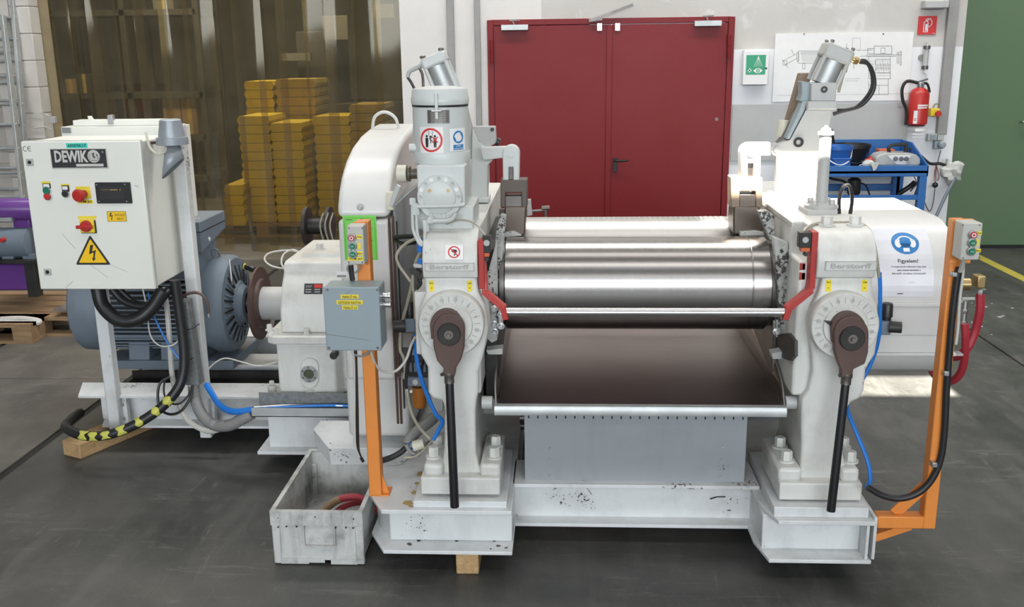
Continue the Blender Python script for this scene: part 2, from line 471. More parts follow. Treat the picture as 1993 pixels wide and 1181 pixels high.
def wood_mat(name, a, b_, sc=(1, 12, 12)):
    m, t, b = nt(name)
    v = coords(t, sc); f = noise(t, v, 3, 6, .65, .8)
    c = ramp(t, f, [(.3, a), (.7, b_)])
    t.links.new(c, b.inputs['Base Color']); b.inputs['Roughness'].default_value = .75
    bump(t, b, f, .2, .003)
wood_mat('wood', (.36, .22, .10), (.56, .38, .19), (9, 1, 9))
wood_mat('pallet_wood', (.20, .12, .06), (.36, .24, .13), (1, 9, 9))

def pvc():
    m, t, b = nt('pvc_strip')
    out = t.nodes['Material Output']
    tr = N(t, 'ShaderNodeBsdfTransparent'); tr.inputs[0].default_value = (.72, .63, .43, 1)
    gl = N(t, 'ShaderNodeBsdfGlossy'); gl.inputs['Roughness'].default_value = .07; gl.inputs['Color'].default_value = (1, .97, .88, 1)
    df = N(t, 'ShaderNodeBsdfDiffuse'); df.inputs['Color'].default_value = (.24, .205, .135, 1)
    fr = N(t, 'ShaderNodeFresnel'); fr.inputs['IOR'].default_value = 1.45
    v = coords(t); f = noise(t, v, 2.5, 5, .6)
    k = ramp(t, f, [(.3, (.12, .12, .12)), (.75, (.30, .30, .30))])
    m1 = N(t, 'ShaderNodeMixShader'); t.links.new(k, m1.inputs[0]); t.links.new(tr.outputs[0], m1.inputs[1]); t.links.new(df.outputs[0], m1.inputs[2])
    m2 = N(t, 'ShaderNodeMixShader'); t.links.new(fr.outputs[0], m2.inputs[0]); t.links.new(m1.outputs[0], m2.inputs[1]); t.links.new(gl.outputs[0], m2.inputs[2])
    t.links.new(m2.outputs[0], out.inputs['Surface'])
pvc()

M['door_red'].node_tree.nodes['Principled BSDF'].inputs['Specular IOR Level'].default_value = .22
for nd in M['pvc_strip'].node_tree.nodes:
    if nd.type == 'BSDF_GLOSSY': nd.inputs['Color'].default_value = (.62, .59, .5, 1)
# ================================================================ the setting
WY = 9.6                      # inner face of the back wall
DX0, DX1 = X(952, 150, WY), X(1421, 200, WY)
DZ = at(1190, 36, y=WY).z
CUX0, CUX1 = at(88, 100, y=WY).x, at(781, 120, y=WY).x     # opening closed by the strip curtain
GX = at(1864, 200, y=WY).x                                   # wall end before the green sliding door

fl = MB().box(-16, 16, -11, 22, -.06, -.012).build('floor', 'joint_dark', kind='structure', sm=0)
fl['label'] = 'dark grey concrete hall floor with dark joints'
for x0, x1, ys in ((-16, -4.095, (-11, 5.83, 22)), (-4.05, -2.815, (-11, 5.83, 22)), (-2.765, 2.985, (-11, 22)), (3.005, 16, (-11, 22))):
    for y0, y1 in zip(ys, ys[1:]):
        MB().box(x0, x1, y0+.004, y1-.004, -.05, 0).build('slab', 'concrete' if x0 > -3 else 'concrete_pale', fl, bev=.004)
MB().box(4.07, 4.17, 2, WY+.2, 0, .002).build('floor_marking', 'line_yellow', fl, label='yellow painted line')
mb = MB()
for k in range(12):
    p = at(random.uniform(1885, 1990), random.uniform(585, 665), z=.001); a = random.uniform(.006, .02)
    mb.prism([p+Vector((a*math.cos(q), a*.6*math.sin(q), 0)) for q in (.2, 1.4, 2.8, 4.4, 5.6)], (0, 0, .0015))
tag(mb.build('paper_scraps', 'scrap_white'), 'white paper flecks littered on the concrete beyond the orange post', 'litter', kind='stuff')

w = MB()
w.box(CUX1, DX0, WY, WY+.5, 0, HALL_Z); w.box(DX1, GX, WY, WY+.5, 0, HALL_Z); w.box(DX0, DX1, WY, WY+.5, DZ, HALL_Z)
w.box(-16, CUX0-1.5, WY, WY+.5, 0, HALL_Z); w.box(CUX0-1.5, CUX0, WY, WY+.04, 0, HALL_Z); w.box(CUX0, CUX1, WY, WY+.5, 4.6, HALL_Z); w.box(GX, 16, WY, WY+.5, 4.6, HALL_Z)
w.build('wall_back', 'plaster', kind='structure', sm=0)
w = MB().box(-16.2, -16, -11, 22, 0, HALL_Z); w.build('wall_left', 'plaster', kind='structure', sm=0)
w = MB().box(16, 16.2, -11, 22, 0, HALL_Z); w.build('wall_right', 'plaster', kind='structure', sm=0)
w = MB().box(-16, 16, -11.2, -11, 0, HALL_Z); w.build('wall_front', 'grey_enamel', kind='structure', sm=0)
# unseen roof, its opening placed and sized to shape the mill's sun patch
hx0, hx1, hy0, hy1 = 0.05, 1.65, -1.43, -1.06
c = MB()
for a in ((-16, hx0, -11, 22), (hx1, 16, -11, 22), (hx0, hx1, -11, hy0), (hx0, hx1, hy1, 22)):
    c.box(a[0], a[1], a[2], a[3], HALL_Z, HALL_Z+.02)
c.build('ceiling', 'roof_steel', kind='structure', sm=0)

# white block pier beside the curtain, blocks laid one on another
pier = MB().box(CUX0-.40, CUX0-.012, WY-.18, WY-.005, 0, 4.6).build('wall_pier', 'block_white', kind='structure', sm=0)
zz = 0
k = 0
while zz < 4.4:
    MB().box(CUX0-.20+random.uniform(-.004, .004), CUX0-.002, WY-.2, WY-.02, zz+.004, zz+.246).build('block', 'block_white', pier, bev=.006)
    MB().box(CUX0-.404, CUX0-.206, WY-.2, WY-.02, zz-.12 if zz else 0, zz+.122).build('block', 'block_white', pier, bev=.006) 
    zz += .25; k += 1
# white block wall behind the ladders
lw = MB().box(-8, CUX0-.41, WY-.06, WY-.004, 0, 5).build('wall_block', 'block_white', kind='structure', sm=0)
for i in range(14):
    for j in range(7):
        x0 = CUX0-.42-.5*(j+1)-(.25 if i % 2 else 0); z0 = i*.25
        MB().box(x0+.004, x0+.496, WY-.075, WY-.055, z0+.004, z0+.246).build('block', 'block_white', lw, bev=.006)
# amber board at the curtain opening, put in for its first PVC strip
tr = MB().box(CUX0-.01, CUX0+.085, WY-.012, WY+.006, 0, 4.6); tr.build('trim_strip', 'strip_amber', kind='structure')
# store room beyond the curtain
MB().box(-10, 0.5, 18.5, 18.7, 0, HALL_Z).build('wall_store', 'store_grey', kind='structure', sm=0)

# red double door
dr = MB()
fz = .05
dr.box(DX0-.01, DX0+fz, WY-.03, WY+.1, 0, DZ); dr.box(DX1-fz, DX1+.01, WY-.03, WY+.1, 0, DZ); dr.box(DX0+fz, DX1-fz, WY-.03, WY+.1, DZ-fz, DZ)
door = dr.build('door_1', 'door_red', kind='structure', bev=.004)
door['label'] = 'red steel double door in the back wall'
mx = at(1190, 200, y=WY).x
for a, b in ((DX0+fz+.004, mx-.012), (mx-.006, DX1-fz-.004)):
    MB().box(a, b, WY-.025, WY+.04, .01, DZ-fz-.004).build('door_leaf', 'door_red', door, bev=.004)
MB().box(mx-.055, mx+.0, WY-.04, WY-.022, .01, DZ-fz-.01).build('astragal', 'door_red', door, bev=.004)
for a, b in (((975, 48), (1028, 59)), ((1352, 40), (1405, 51))):
    cl = MB().fbox(a[0], a[1], b[0], b[1], WY-.09, .06).build('door_closer', 'alu', door, bev=.004)
    q = at((a[0]+b[0])/2-10, a[1]-8, y=WY-.06)
    MB().bar(q, q+Vector((.1, 0, .005)), .02, .012).bar(q+Vector((.03, 0, .0)), q+Vector((.05, 0, -.05)), .02, .012).build('closer_arm', 'steel_dark', cl)
MB().bar(at(1150, 40, y=WY-.07), at(1232, 9, y=WY-.07), .02, .025).bar(at(1146, 40, y=WY-.05), at(1172, 36, y=WY-.05), .03, .03).build('coordinator_arm', 'steel_dark', door)
for px in (1162, 1197):
    MB().fbox(px, 45, px+10, 60, WY-.045, .03).build('latch_plate', 'zinc', door, bev=.002)
for (px, y0, y1) in ((957, 78, 122), (1419, 68, 112)):
    q = at(px, y0, y=WY-.05); q2 = at(px, y1, y=WY-.05); m_ = (q+q2)/2
    MB().cyl(q, m_+Vector((0, 0, .003)), .02, n=12).cyl(m_-Vector((0, 0, .003)), q2, .02, n=12).build('hinge', 'door_red', door)
h = MB().fbox(1193, 307, 1201, 335, WY-.045, .02).build('handle_plate', 'black', door, bev=.003)
q = at(1197, 312, y=WY-.04)
MB().tube([q, q+Vector((0, -.05, 0)), q+Vector((.02, -.06, 0)), q+Vector((.125, -.055, .005))], .011).build('lever', 'black', h)
MB().fdisc(1395, 232, 3.5, WY-.03, .01, 16).build('lock_cylinder', 'steel_dark', door)

# green sliding door beyond the wall end
gd = MB().box(GX-.6, 9.5, WY+.53, WY+.6, .03, 4.55).build('door_2', 'green_paint', kind='structure', sm=0)
gd['label'] = 'green steel sliding door'
MB().box(GX-.6, 9.5, WY+.505, WY+.53, 0.0, .03).build('floor_track', 'black', gd)
q = at(1990, 237, y=WY+.5)
MB().tube([q+Vector((-.02, 0, .0)), q+Vector((-.02, -.05, 0)), q+Vector((.12, -.05, 0)), q+Vector((.12, 0, 0))], .012, sm=0).build('pull_handle', 'zinc', gd)

# grey pipes standing up the wall
for k, (px, wpx) in enumerate(((878, 13), (930, 10))):
    q = at(px, 100, y=WY-.03)
    MB().box(q.x-wpx*.0026, q.x+wpx*.0026, WY-.045, WY-.002, 0, 4.5).build('trim_%d' % (k+1), 'conduit_grey', kind='structure', bev=.004)
# ================================================================ steel base of the mill
PZ = .28                                   # upper side of the base
base = thing('machine_base', 'white welded steel base of beams and plates carrying the mill and drive', 'base', (0, 3.6, .09))
BW = 'base_white'
lx0, lx1 = -.782, X(996, 1000, 3.45)
rx0, rx1 = X(1497, 1030, 3.45), X(1701, 1030, 3.45)
# front left pedestal: plate, web, lower flange, their outer corner cut off
MB().prism([(lx0, 3.60, PZ-.018), (lx0+.075, 3.45, PZ-.018), (lx1, 3.45, PZ-.018), (lx1, 5.2, PZ-.018), (lx0, 5.2, PZ-.018)], (0, 0, .018)).build('top_plate', BW, base, bev=.003)
MB().prism([(lx0, 3.60, .09), (lx0+.075, 3.45, .09), (lx1, 3.45, .09), (lx1, 5.2, .09), (lx0, 5.2, .09)], (0, 0, .016)).build('lower_flange', BW, base, bev=.003)
MB().prism([(lx0+.012, 3.68, .106), (lx0+.09, 3.535, .106), (lx1-.004, 3.535, .106), (lx1-.004, 5.1, .106), (lx0+.012, 5.1, .106)], (0, 0, PZ-.124)).build('web', BW, base, bev=.004)
for px in (815, 889, 962):
    q = at(px, 1052, z=.1065); MB().cyl(q, q+Vector((0, 0, .001)), .008, n=14).build('bolt_hole', 'black', base)
# front right pedestal
MB().prism([(rx0, 3.52, PZ-.034), (rx0+.03, 3.43, PZ-.034), (rx1, 3.43, PZ-.034), (rx1, 5.2, PZ-.034), (rx0-.02, 5.2, PZ-.034), (rx0-.02, 3.62, PZ-.034)], (0, 0, .018)).build('top_plate', BW, base, bev=.003)
MB().prism([(rx0-.03, 3.58, .085), (rx0+.002, 3.43, .085), (rx1-.006, 3.43, .085), (rx1-.006, 5.2, .085), (rx0-.03, 5.2, .085)], (0, 0, .016)).build('lower_flange', BW, base, bev=.003)
MB().box(rx0-.012, rx1-.03, 3.515, 5.1, .1, PZ-.034).build('web', BW, base, bev=.004)
MB().box(rx1-.004, rx1+.008, 3.44, 4.4, .1, PZ-.004).box(rx1-.03, rx1-.018, 3.44, 3.6, .1, PZ-.034).build('end_plate', BW, base, bev=.002)
q = at(1654, 1064, z=.1015); MB().cyl(q, q+Vector((0, 0, .001)), .008, n=14).build('bolt_hole', 'black', base)
# shims under the mill feet
sx = fr(804, 962, 986, 986, 3.475)
MB().box(sx[0], sx[2], 3.475, 4.0, PZ, PZ+.028).build('shim_plate', BW, base, bev=.003)
sx2 = fr(1507, 974, 1692, 1000, 3.46)
MB().box(sx2[0], sx2[2], 3.46, 4.0, PZ-.016, PZ+.026).build('shim_plate', BW, base, bev=.003)
# cross beam between the pedestals
b = MB().box(lx1-.01, rx0+.01, 3.70, 3.95, PZ-.016, PZ).build('cross_beam_flange', BW, base, bev=.002)
MB().box(lx1-.01, rx0+.01, 3.77, 3.79, .1, PZ-.01).build('cross_beam_web', BW, base)
MB().box(lx1-.01, rx0-.01, 3.70, 3.95, .088, .103).build('cross_beam_flange', BW, base, bev=.002)
# long drive beams on the motor side
for yb, nm in ((4.735, 1), (5.27, 2), (5.85, 3)):
    xl = -2.56
    MB().prism([(xl, yb, PZ-.014), (-.8, yb, PZ-.014), (-.8, yb+.215, PZ-.014), (xl-.08, yb+.215, PZ-.014)], (0, 0, .014)).build('drive_beam_flange', BW, base, bev=.002)
    MB().prism([(xl+.11, yb, .1), (-.8, yb, .1), (-.8, yb+.215, .1), (xl+.04, yb+.215, .1)], (0, 0, .013)).build('drive_beam_flange', BW, base, bev=.002)
    MB().box(xl+.07, -.8, yb+.1, yb+.115, .113, PZ-.014).build('drive_beam_web', BW, base)
MB().box(-2.5, -.85, 4.96, 5.26, .12, .2).build('oily_tray', 'iron_black', base)
MB().box(-2.5, -.85, 5.255, 5.268, .1, .245).build('oily_skirt', 'iron_black', base)
# low box under the gearbox with lower flange
gY = 4.43
gx0, gx1 = X(522, 830, gY+.06), -.84
MB().box(gx0, gx1, gY+.06, 5.9, .1, .33).build('gearbox_plinth', BW, base, bev=.004)
MB().box(X(500, 872, gY), gx1, gY, gY+.2, .085, .102).build('plinth_flange', BW, base, bev=.002)
# small sloping cover plate in front of the plinth
MB().prism([at(610, 835, y=4.1), at(624, 818, y=4.22), at(800, 818, y=4.22), at(800, 872, y=3.98), at(640, 872, y=3.98)], (0, .02, -.09)).build('cover_plate', BW, base, bev=.003)
MB().prism([at(845, 830, y=4.25), at(865, 830, y=4.25), at(778, 905, z=PZ+.002), at(752, 905, z=PZ+.002)], (0, .012, 0)).build('brace', 'base_white', base)
# machine feet bolts of the gearbox side / black catch tray under the rolls
MB().box(lx1+.02, rx0-.05, 4.0, 5.0, .30, .305).build('drip_plate', 'iron_black', base)
MB().cyl((lx1, 4.25, .36), (rx0, 4.25, .36), .028).cyl((lx1, 4.3, .30), (rx0, 4.3, .30), .02).build('pull_rod', 'steel_dark', base)
MB().box(X(1452, 850, 4.55), X(1545, 850, 4.55), 4.55, 4.57, .33, .58).build('side_shield', 'panel_grey', base)
MB().box(X(925, 850, 4.55), X(1030, 850, 4.55), 4.55, 4.57, .33, .58).build('side_shield', 'iron_black', base)

# ================================================================ side frames
def embossed(name, px0, py0, px1, py1, Y, parent, body):
    u0, v0, u1, v1 = fr(px0, py0, px1, py1, Y)
    pl = MB().box(u0, u1, Y-.004, Y+.004, v0, v1).build('name_plate', 'mill_white', parent, bev=.0015)
    t = .0022
    decal('plate_rim', rect2(u0, v0, u1, v0+t)+rect2(u0, v1-t, u1, v1)+rect2(u0, v0, u0+t, v1)+rect2(u1-t, v0, u1, v1), 'relief_shadow', pl, PL(Y-.004), 0, .0022)
    decal('lettering', T2(body, (v1-v0)*.56, (u0+u1)/2, (v0+v1)/2, (u1-u0)*.80, .025), 'relief_shadow', pl, PL(Y-.004), 0, .0024)

def frame(label, d):
    r = thing('side_frame', label, 'machine frame', (d['cx'], 3.56, PZ), 'side frames of the roll mill')
    W = 'mill_white'
    m = (1 if d['side'] == 'l' else -1)
    # foot with bolt pads
    f0 = fr(*d['foot'], 3.505)
    MB().box(f0[0], f0[2], 3.505, 3.86, f0[1], f0[3]).build('foot', W, r, bev=.006)
    mb = MB()
    for p in d['pads']:
        u0, v0, u1, v1 = fr(p[0], p[1], p[2], d['foot'][1], 3.53)
        mb.box(u0, u1, 3.525, 3.85, f0[3]-.004, v1)
    mb.build('bolt_pad', W, r, bev=.014, seg=3)
    for bx, by, yy in d['bolts']:
        zz = at(bx, by+9, y=yy).z
        q = Vector((X(bx, by+9, yy), yy, Z(d['pads'][0][0], d['pads'][0][1], 3.53)))
        MB().bolt(q, (0, 0, 1), .0215, .042).build('foot_bolt', W, r)
    # column: outline of the casting
    MB().fpoly(d['column'], 3.56, .42).build('column', W, r, bev=.012, seg=3)
    MB().box(d['ix']-m*.03, d['ix']-m*.17, 4.55, 4.95, PZ, .8).build('rear_column', W, r, bev=.01)
    MB().box(d['ix']-m*.0, d['ix']-m*.24, 4.5, 5.02, PZ, .36).build('rear_foot', W, r, bev=.006)
    z0 = Z(875, 770, 3.58)
    MB().box(d['ix'], d['ix']-m*.205, 3.6, 5.0, z0, 1.24).build('bearing_housing', W, r, bev=.012, seg=3)
    MB().box(d['ix'], d['ix']-m*(.19 if m > 0 else .235), 3.78, 5.02, 1.22, 1.358).build('top_rail', W, r, bev=.006)
    MB().box(d['ix']-m*.006, d['ix']+m*.004, 3.74, 4.98, 1.343, 1.362).build('rail_lip', W, r, bev=.002)
    if 'lug' in d:
        MB().fbox(*d['lug'], 3.60, .3).build('bearing_lug', W, r, bev=.006)
    # cap with sloping bull-nose front
    c = d['cap']; xm = (c[0]+c[2])/2
    zz = lambda py, yy: Z(xm, py, yy)
    prof = [(3.57, zz(544, 3.55)), (3.54, zz(540, 3.54)), (3.53, zz(520, 3.53)), (3.532, zz(500, 3.532)), (3.545, zz(484, 3.545)), (3.568, zz(467, 3.568)),
            (3.60, zz(452, 3.60)), (3.625, zz(446, 3.625)), (3.66, zz(446, 3.625)+.004), (3.82, zz(446, 3.625)+.004), (3.82, zz(544, 3.55))]
    MB().yz(prof, X(c[0], 500, 3.54), X(c[2], 500, 3.54)).build('bearing_cap', W, r, bev=.005)
    for bx, by in d['capbolts']:
        q = Vector((X(bx, by, 3.68), 3.68, zz(446, 3.625)+.004)); MB().bolt(q, (0, 0, 1), .022, .034).build('cap_bolt', W, r)
    embossed('name_plate', *d['plate'], 3.531, r, 'Berstorff')
    for (a, body) in d['labels']:
        yl = 3.56
        u0, v0, u1, v1 = fr(*a, yl)
        L = decal('label', rect2(u0, v0, u1, v1), 'yellow', r, PL(yl), .0006)
        decal('lettering', T2(body, .006, (u0+u1)/2, v1-.010, (u1-u0)*.66, .01)+rect2((u0+u1)/2-.003, v0+.012, (u0+u1)/2+.003, v0+.0145), 'ink', L, PL(yl), .0013)
    # graduated dial
    px, py, R = d['dial']; Yd = 3.50
    ce = at(px, py, y=Yd); k = mpp(px, py, Yd); Rm = R*k
    dial = MB().lathe(ce+Vector((0, .07, 0)), (0, -1, 0), [(0, Rm), (.064, Rm), (.07, Rm*.97)], 56).build('dial', W, r, bev=.0)
    MB().lathe(ce+Vector((0, .002, 0)), (0, -1, 0), [(0, Rm*.66), (.004, Rm*.66), (.010, Rm*.63)], 48).build('dial_hub', W, dial)
    polys = []
    for i in range(24):
        a = 2*PI*i/24+.06
        ca, sa = math.cos(a), math.sin(a)
        polys += line2((ce.x+ca*Rm*.70, ce.z+sa*Rm*.70), (ce.x+ca*Rm*(.93 if i % 2 else .88), ce.z+sa*Rm*(.93 if i % 2 else .88)), .0022)
    decal('graduation', polys, 'relief_shadow', dial, PL(Yd), 0, .0018, kind='stuff')
    decal('dial_rim', ring2(ce.x, ce.z, Rm*.93, Rm*.965, 56)+ring2(ce.x, ce.z, Rm*.68, Rm*.70, 48), 'mill_white', dial, PL(Yd), 0, .0014, kind='stuff')
    nums = []
    for i in range(12):
        a = 2*PI*i/12+.06+PI/12; s_ = str((i*5) % 60 or 0)
        tt = T2(s_, .012, 0, 0, None, .03)
        rr = Rm*.80; th = a-PI/2
        for p in tt: nums.append([(ce.x+rr*math.cos(a)+u*math.cos(th)-v*math.sin(th), ce.z+rr*math.sin(a)+u*math.sin(th)+v*math.cos(th)) for u, v in p])
    decal('numerals', nums, 'relief_shadow', dial, PL(Yd), 0, .002, kind='stuff')
    # pointer
    pp = d['pointer']
    MB().fpoly(pp, 3.483, .01).build('pointer', 'iron_black', r, bev=.001)
    return r

fl_ = frame('white cast side frame nearest the gear guard, its cap under the oil pot', dict(
    side='l', cx=-.40, ix=-.318, foot=(819, 930, 973, 963), pads=[(825, 903, 862, 0), (934, 903, 974, 0)],
    bolts=[(851, 870, 3.72), (844, 891, 3.60), (965, 868, 3.72), (962, 890, 3.60)],
    column=[(826, 538), (928, 538), (931, 568), (944, 592), (950, 640), (941, 690), (931, 722), (931, 762), (927, 778), (925, 800), (926, 880), (931, 905), (944, 922), (954, 934),
            (838, 934), (852, 920), (861, 905), (864, 880), (866, 800), (861, 780), (842, 776), (833, 764), (832, 715), (818, 690), (812, 640), (816, 600), (828, 570)],
    lug=(808, 568, 836, 690), cap=(822, 445, 929, 543), capbolts=[(856, 438), (905, 438)], plate=(827, 511, 923, 527),
    labels=[((835, 546, 845, 567), 'M121'), ((909, 546, 919, 567), 'CAM')], dial=(878, 632, 64), pointer=[(857, 606), (866, 606), (863, 612), (862, 622), (858, 622), (859, 612)]))
fr_ = frame('white cast side frame beside the earmuff notice', dict(
    side='r', cx=1.0, ix=.885, foot=(1517, 941, 1678, 974), pads=[(1514, 911, 1560, 0), (1636, 912, 1672, 0)],
    bolts=[(1517, 872, 3.74), (1530, 897, 3.60), (1640, 876, 3.74), (1654, 899, 3.60)],
    column=[(1601, 538), (1698, 538), (1699, 572), (1708, 592), (1712, 640), (1704, 690), (1686, 718), (1682, 760), (1674, 776), (1658, 783), (1645, 800), (1641, 880), (1645, 905), (1654, 925), (1664, 944),
            (1542, 944), (1553, 925), (1559, 905), (1560, 880), (1560, 800), (1562, 776), (1574, 760), (1582, 722), (1580, 690), (1573, 640), (1580, 598), (1594, 570)],
    cap=(1591, 445, 1706, 543), capbolts=[(1609, 437), (1664, 437)], plate=(1606, 508, 1706, 526),
    labels=[((1607, 544, 1618, 567), 'M121'), ((1677, 544, 1688, 567), 'CAM')], dial=(1645, 635, 67), pointer=[(1604, 624), (1622, 626), (1622, 638), (1616, 634)]))
# no-hands sticker on the first cap, laid on its slope
cA, cB = at(884, 500, y=3.533), at(884, 483, y=3.547)
upv = (cB-cA).normalized(); PLs = plane((at(884, 491, y=3.539)), (1, 0, 0), upv)
u = .0365
st = decal('sticker', rect2(-u*.92, -.028, u*.92, .028), 'white', fl_, PLs, .003)
decal('prohibition_ring', ring2(0, 0, .0185, .023, 32)+line2((-.0135, .0135), (.0135, -.0135), .0045), 'sign_red', st, PLs, .004)
decal('pictogram', [[(-.011, .004), (-.004, .011), (.009, .009), (.012, .002), (.006, -.004), (-.004, -.002)], [(.002, -.003), (.006, -.004), (.004, -.013), (-.002, -.013)]], 'ink', st, PLs, .0034)
# stained lettering scratched on the column of the first frame, and flat front of the second cap
for i in range(7):
    pass

# ================================================================ ratchet levers
def ratchet(label, hx, hy, r, neck, end, Yr=3.455, rr=9.0):
    t = thing('ratchet_lever', label, 'lever', at(hx, hy, y=Yr), 'ratchet levers on the dials')
    nx, ny = neck
    k = mpp(hx, hy, Yr)
    pts = []
    for i in range(15):
        a = PI*(i/14)
        pts.append((hx+r*math.cos(a), hy-8-r*math.sin(a)))
    pts += [(hx-r+2, hy+28), (hx-r*.72, hy+52), (nx-11, ny-16), (nx-11, ny), (nx+11, ny), (nx+13, ny-16), (hx+r*.78, hy+50), (hx+r-1, hy+28)]
    MB().fpoly(pts, Yr, .035).build('ratchet_body', 'brown_paint', t, bev=.004)
    pts2 = [(hx+(p[0]-hx)*1.0-5, p[1]-9) for p in pts[:15]]+[(hx-r-3, hy+10), (hx+r-6, hy+10)]
    MB().fpoly(pts2, Yr+.012, .035).build('ratchet_ring', 'brown_paint', t, bev=.003)
    c = at(hx+1, hy, y=Yr)
    cap = MB().lathe(c, (0, -1, 0), [(-.004, .73*r*k), (.008, .73*r*k), (.011, .69*r*k)], 36).build('ratchet_cap', 'iron_black', t)
    MB().lathe(c-Vector((0, .011, 0)), (0, -1, 0), [(0, .017), (.003, .017)], 20).bolt(c-Vector((0, .013, 0)), (0, -1, 0), .009, .012, False).build('cap_screw', 'steel_dark', cap)
    a0, a1 = at(nx, ny-8, y=Yr+.017), at(end[0], end[1], y=Yr-.055)
    dv = (a1-a0).normalized()
    MB().lathe(a0, dv, [(0, .022), (.012, .022), (.016, .019), (.04, .019)], 20).build('socket', 'steel_dark', t)
    MB().lathe(a0+dv*.03, dv, [(0, rr*k*.92), ((a1-a0).length-.034, rr*k), ((a1-a0).length-.03, rr*k*.9)], 20).build('handle_tube', 'black', t)
    q = at(nx-16, ny-3, y=Yr+.01); MB().cyl(q, q+Vector((.03, 0, .018)), .006, n=10).build('pawl_pin', 'iron_black', t)
    return t
ratchet('brown ratchet lever with black tube handle hanging on the dial below the oil pot', 873, 650, 31, (874, 733), (885, 987))
ratchet('brown ratchet lever with black tube handle hanging on the dial beside the earmuff notice', 1657, 658, 34, (1648, 735), (1617, 995))

# ================================================================ rolls
def roll(label, yc, zc, r, mat):
    x0, x1 = -.236, .838
    t = thing('mill_roll', label, 'roll', (x0, yc, zc))
    MB().lathe((x0, yc, zc), (1, 0, 0), [(0, r-.006), (.004, r), (x1-x0-.08, r), (x1-x0-.078, r-.0012), (x1-x0-.076, r-.0012), (x1-x0-.074, r), (x1-x0-.004, r), (x1-x0, r-.006)], 120).build('roll_body', mat, t, sm=25)
    for xa, xb in ((x0-.02, x0), (x1, x1+.02)): MB().cyl((xa, yc, zc), (xb, yc, zc), r-.016, n=64).build('roll_shoulder', 'steel_dark', t)
    for xa, xb in ((x0-.16, x0-.02), (x1+.02, x1+.13)): MB().cyl((xa, yc, zc), (xb, yc, zc), .09, n=40).build('journal', 'steel_dark', t)
    return t
roll('polished steel front roll behind the bright safety bar', 4.0, 1.063, .194, 'roll_steel')
rr2 = roll('pale steel rear roll half hidden behind the front roll', 4.395, 1.083, .194, 'roll_bright')
# fine scale marks along the crest of the rear roll
mb = MB()
for i in range(34):
    xx = X(1085+i*10, 424, 4.36); mb.box(xx-.0012, xx+.0012, 4.345, 4.40, 1.2765, 1.2785)
mb.build('scale_marks', 'white', rr2, kind='stuff')

# ================================================================ catch tray under the rolls
ty0, ty1 = 3.60, 4.9
tz0 = Z(1240, 792, ty0); tz1 = tz0+(Z(1240, 646, 4.5)-tz0)*(4.9-3.6)/.9
txl0, txr0 = X(962, 788, ty0), X(1531, 792, ty0)
tray = thing('catch_tray', 'dark steel sheet tray sloping out below the front roll', 'tray', (txl0, ty0, tz0))
xb0, xb1 = txl0+.03, txr0-.045
MB().prism([(txl0+.012, ty0, tz0), (txr0-.012, ty0, tz0), (xb1+.02, ty1, tz1), (xb0-.01, ty1, tz1)], (0, 0, .003)).build('tray_floor', 'tray_steel', tray)
for s_, xa, xb in ((-1, txl0+.006, xb0-.005), (1, txr0-.006, xb1+.01)):
    mb = MB(); P3 = []
    n = 14
    for i in range(n+1):
        t = i/n
        y = ty0+(ty1-ty0)*t; z = tz0+(tz1-tz0)*t
        h = .105*min(1, (t*5)**.6)
        P3.append((Vector((xa+(xb-xa)*t, y, z)), Vector((xa+(xb-xa)*t+s_*h*.16, y, z+h))))
    prev = None
    for a, b in P3:
        v = (mb.bm.verts.new(a), mb.bm.verts.new(b))
        if prev: mb.face([prev[0], v[0], v[1], prev[1]])
        prev = v
    mb.build('tray_wing', 'tray_steel', tray, solid=.003)
    MB().tube([b for a, b in P3], .004, 8, 3).build('wing_edge', 'zinc', tray)
MB().yz([(ty0-.012, tz0-.034), (ty0-.016, tz0-.012), (ty0-.008, tz0+.004), (ty0+.012, tz0+.008), (ty0+.012, tz0-.034)], txl0, txr0).build('front_lip', 'alu', tray, bev=.001)
for px in (948, 1538):
    q = at(px, 783, y=3.64); MB().cyl(q-Vector((.02, 0, 0)), q+Vector((.022, 0, 0)), .026, n=24).build('tray_hinge', 'pale_grey', tray)

# kick panel below the tray
kp = fr(1021, 800, 1452, 936, 3.74)
k = thing('kick_panel', 'grey sheet panel with short slots hanging under the steel tray', 'panel', ((kp[0]+kp[2])/2, 3.74, kp[1]))
MB().box(kp[0], kp[2], 3.74, 3.744, kp[1], kp[3]+.03).build('panel_sheet', 'panel_grey', k, bev=.001)
polys = []
for i in range(24):
    u = kp[0]+.018+(kp[2]-kp[0]-.036)*i/23; polys += rect2(u-.003, kp[3]-.034, u+.003, kp[3]-.004)
decal('slots', polys, 'black', k, PL(3.74), .0002)
for px, py in ((1070, 872), (1068, 895), (1406, 869), (1404, 895), (1403, 928), (1070, 924)):
    q = at(px, py, y=3.739); MB().cyl(q, q-Vector((0, .003, 0)), .005, n=10).build('rivet', 'zinc', k)

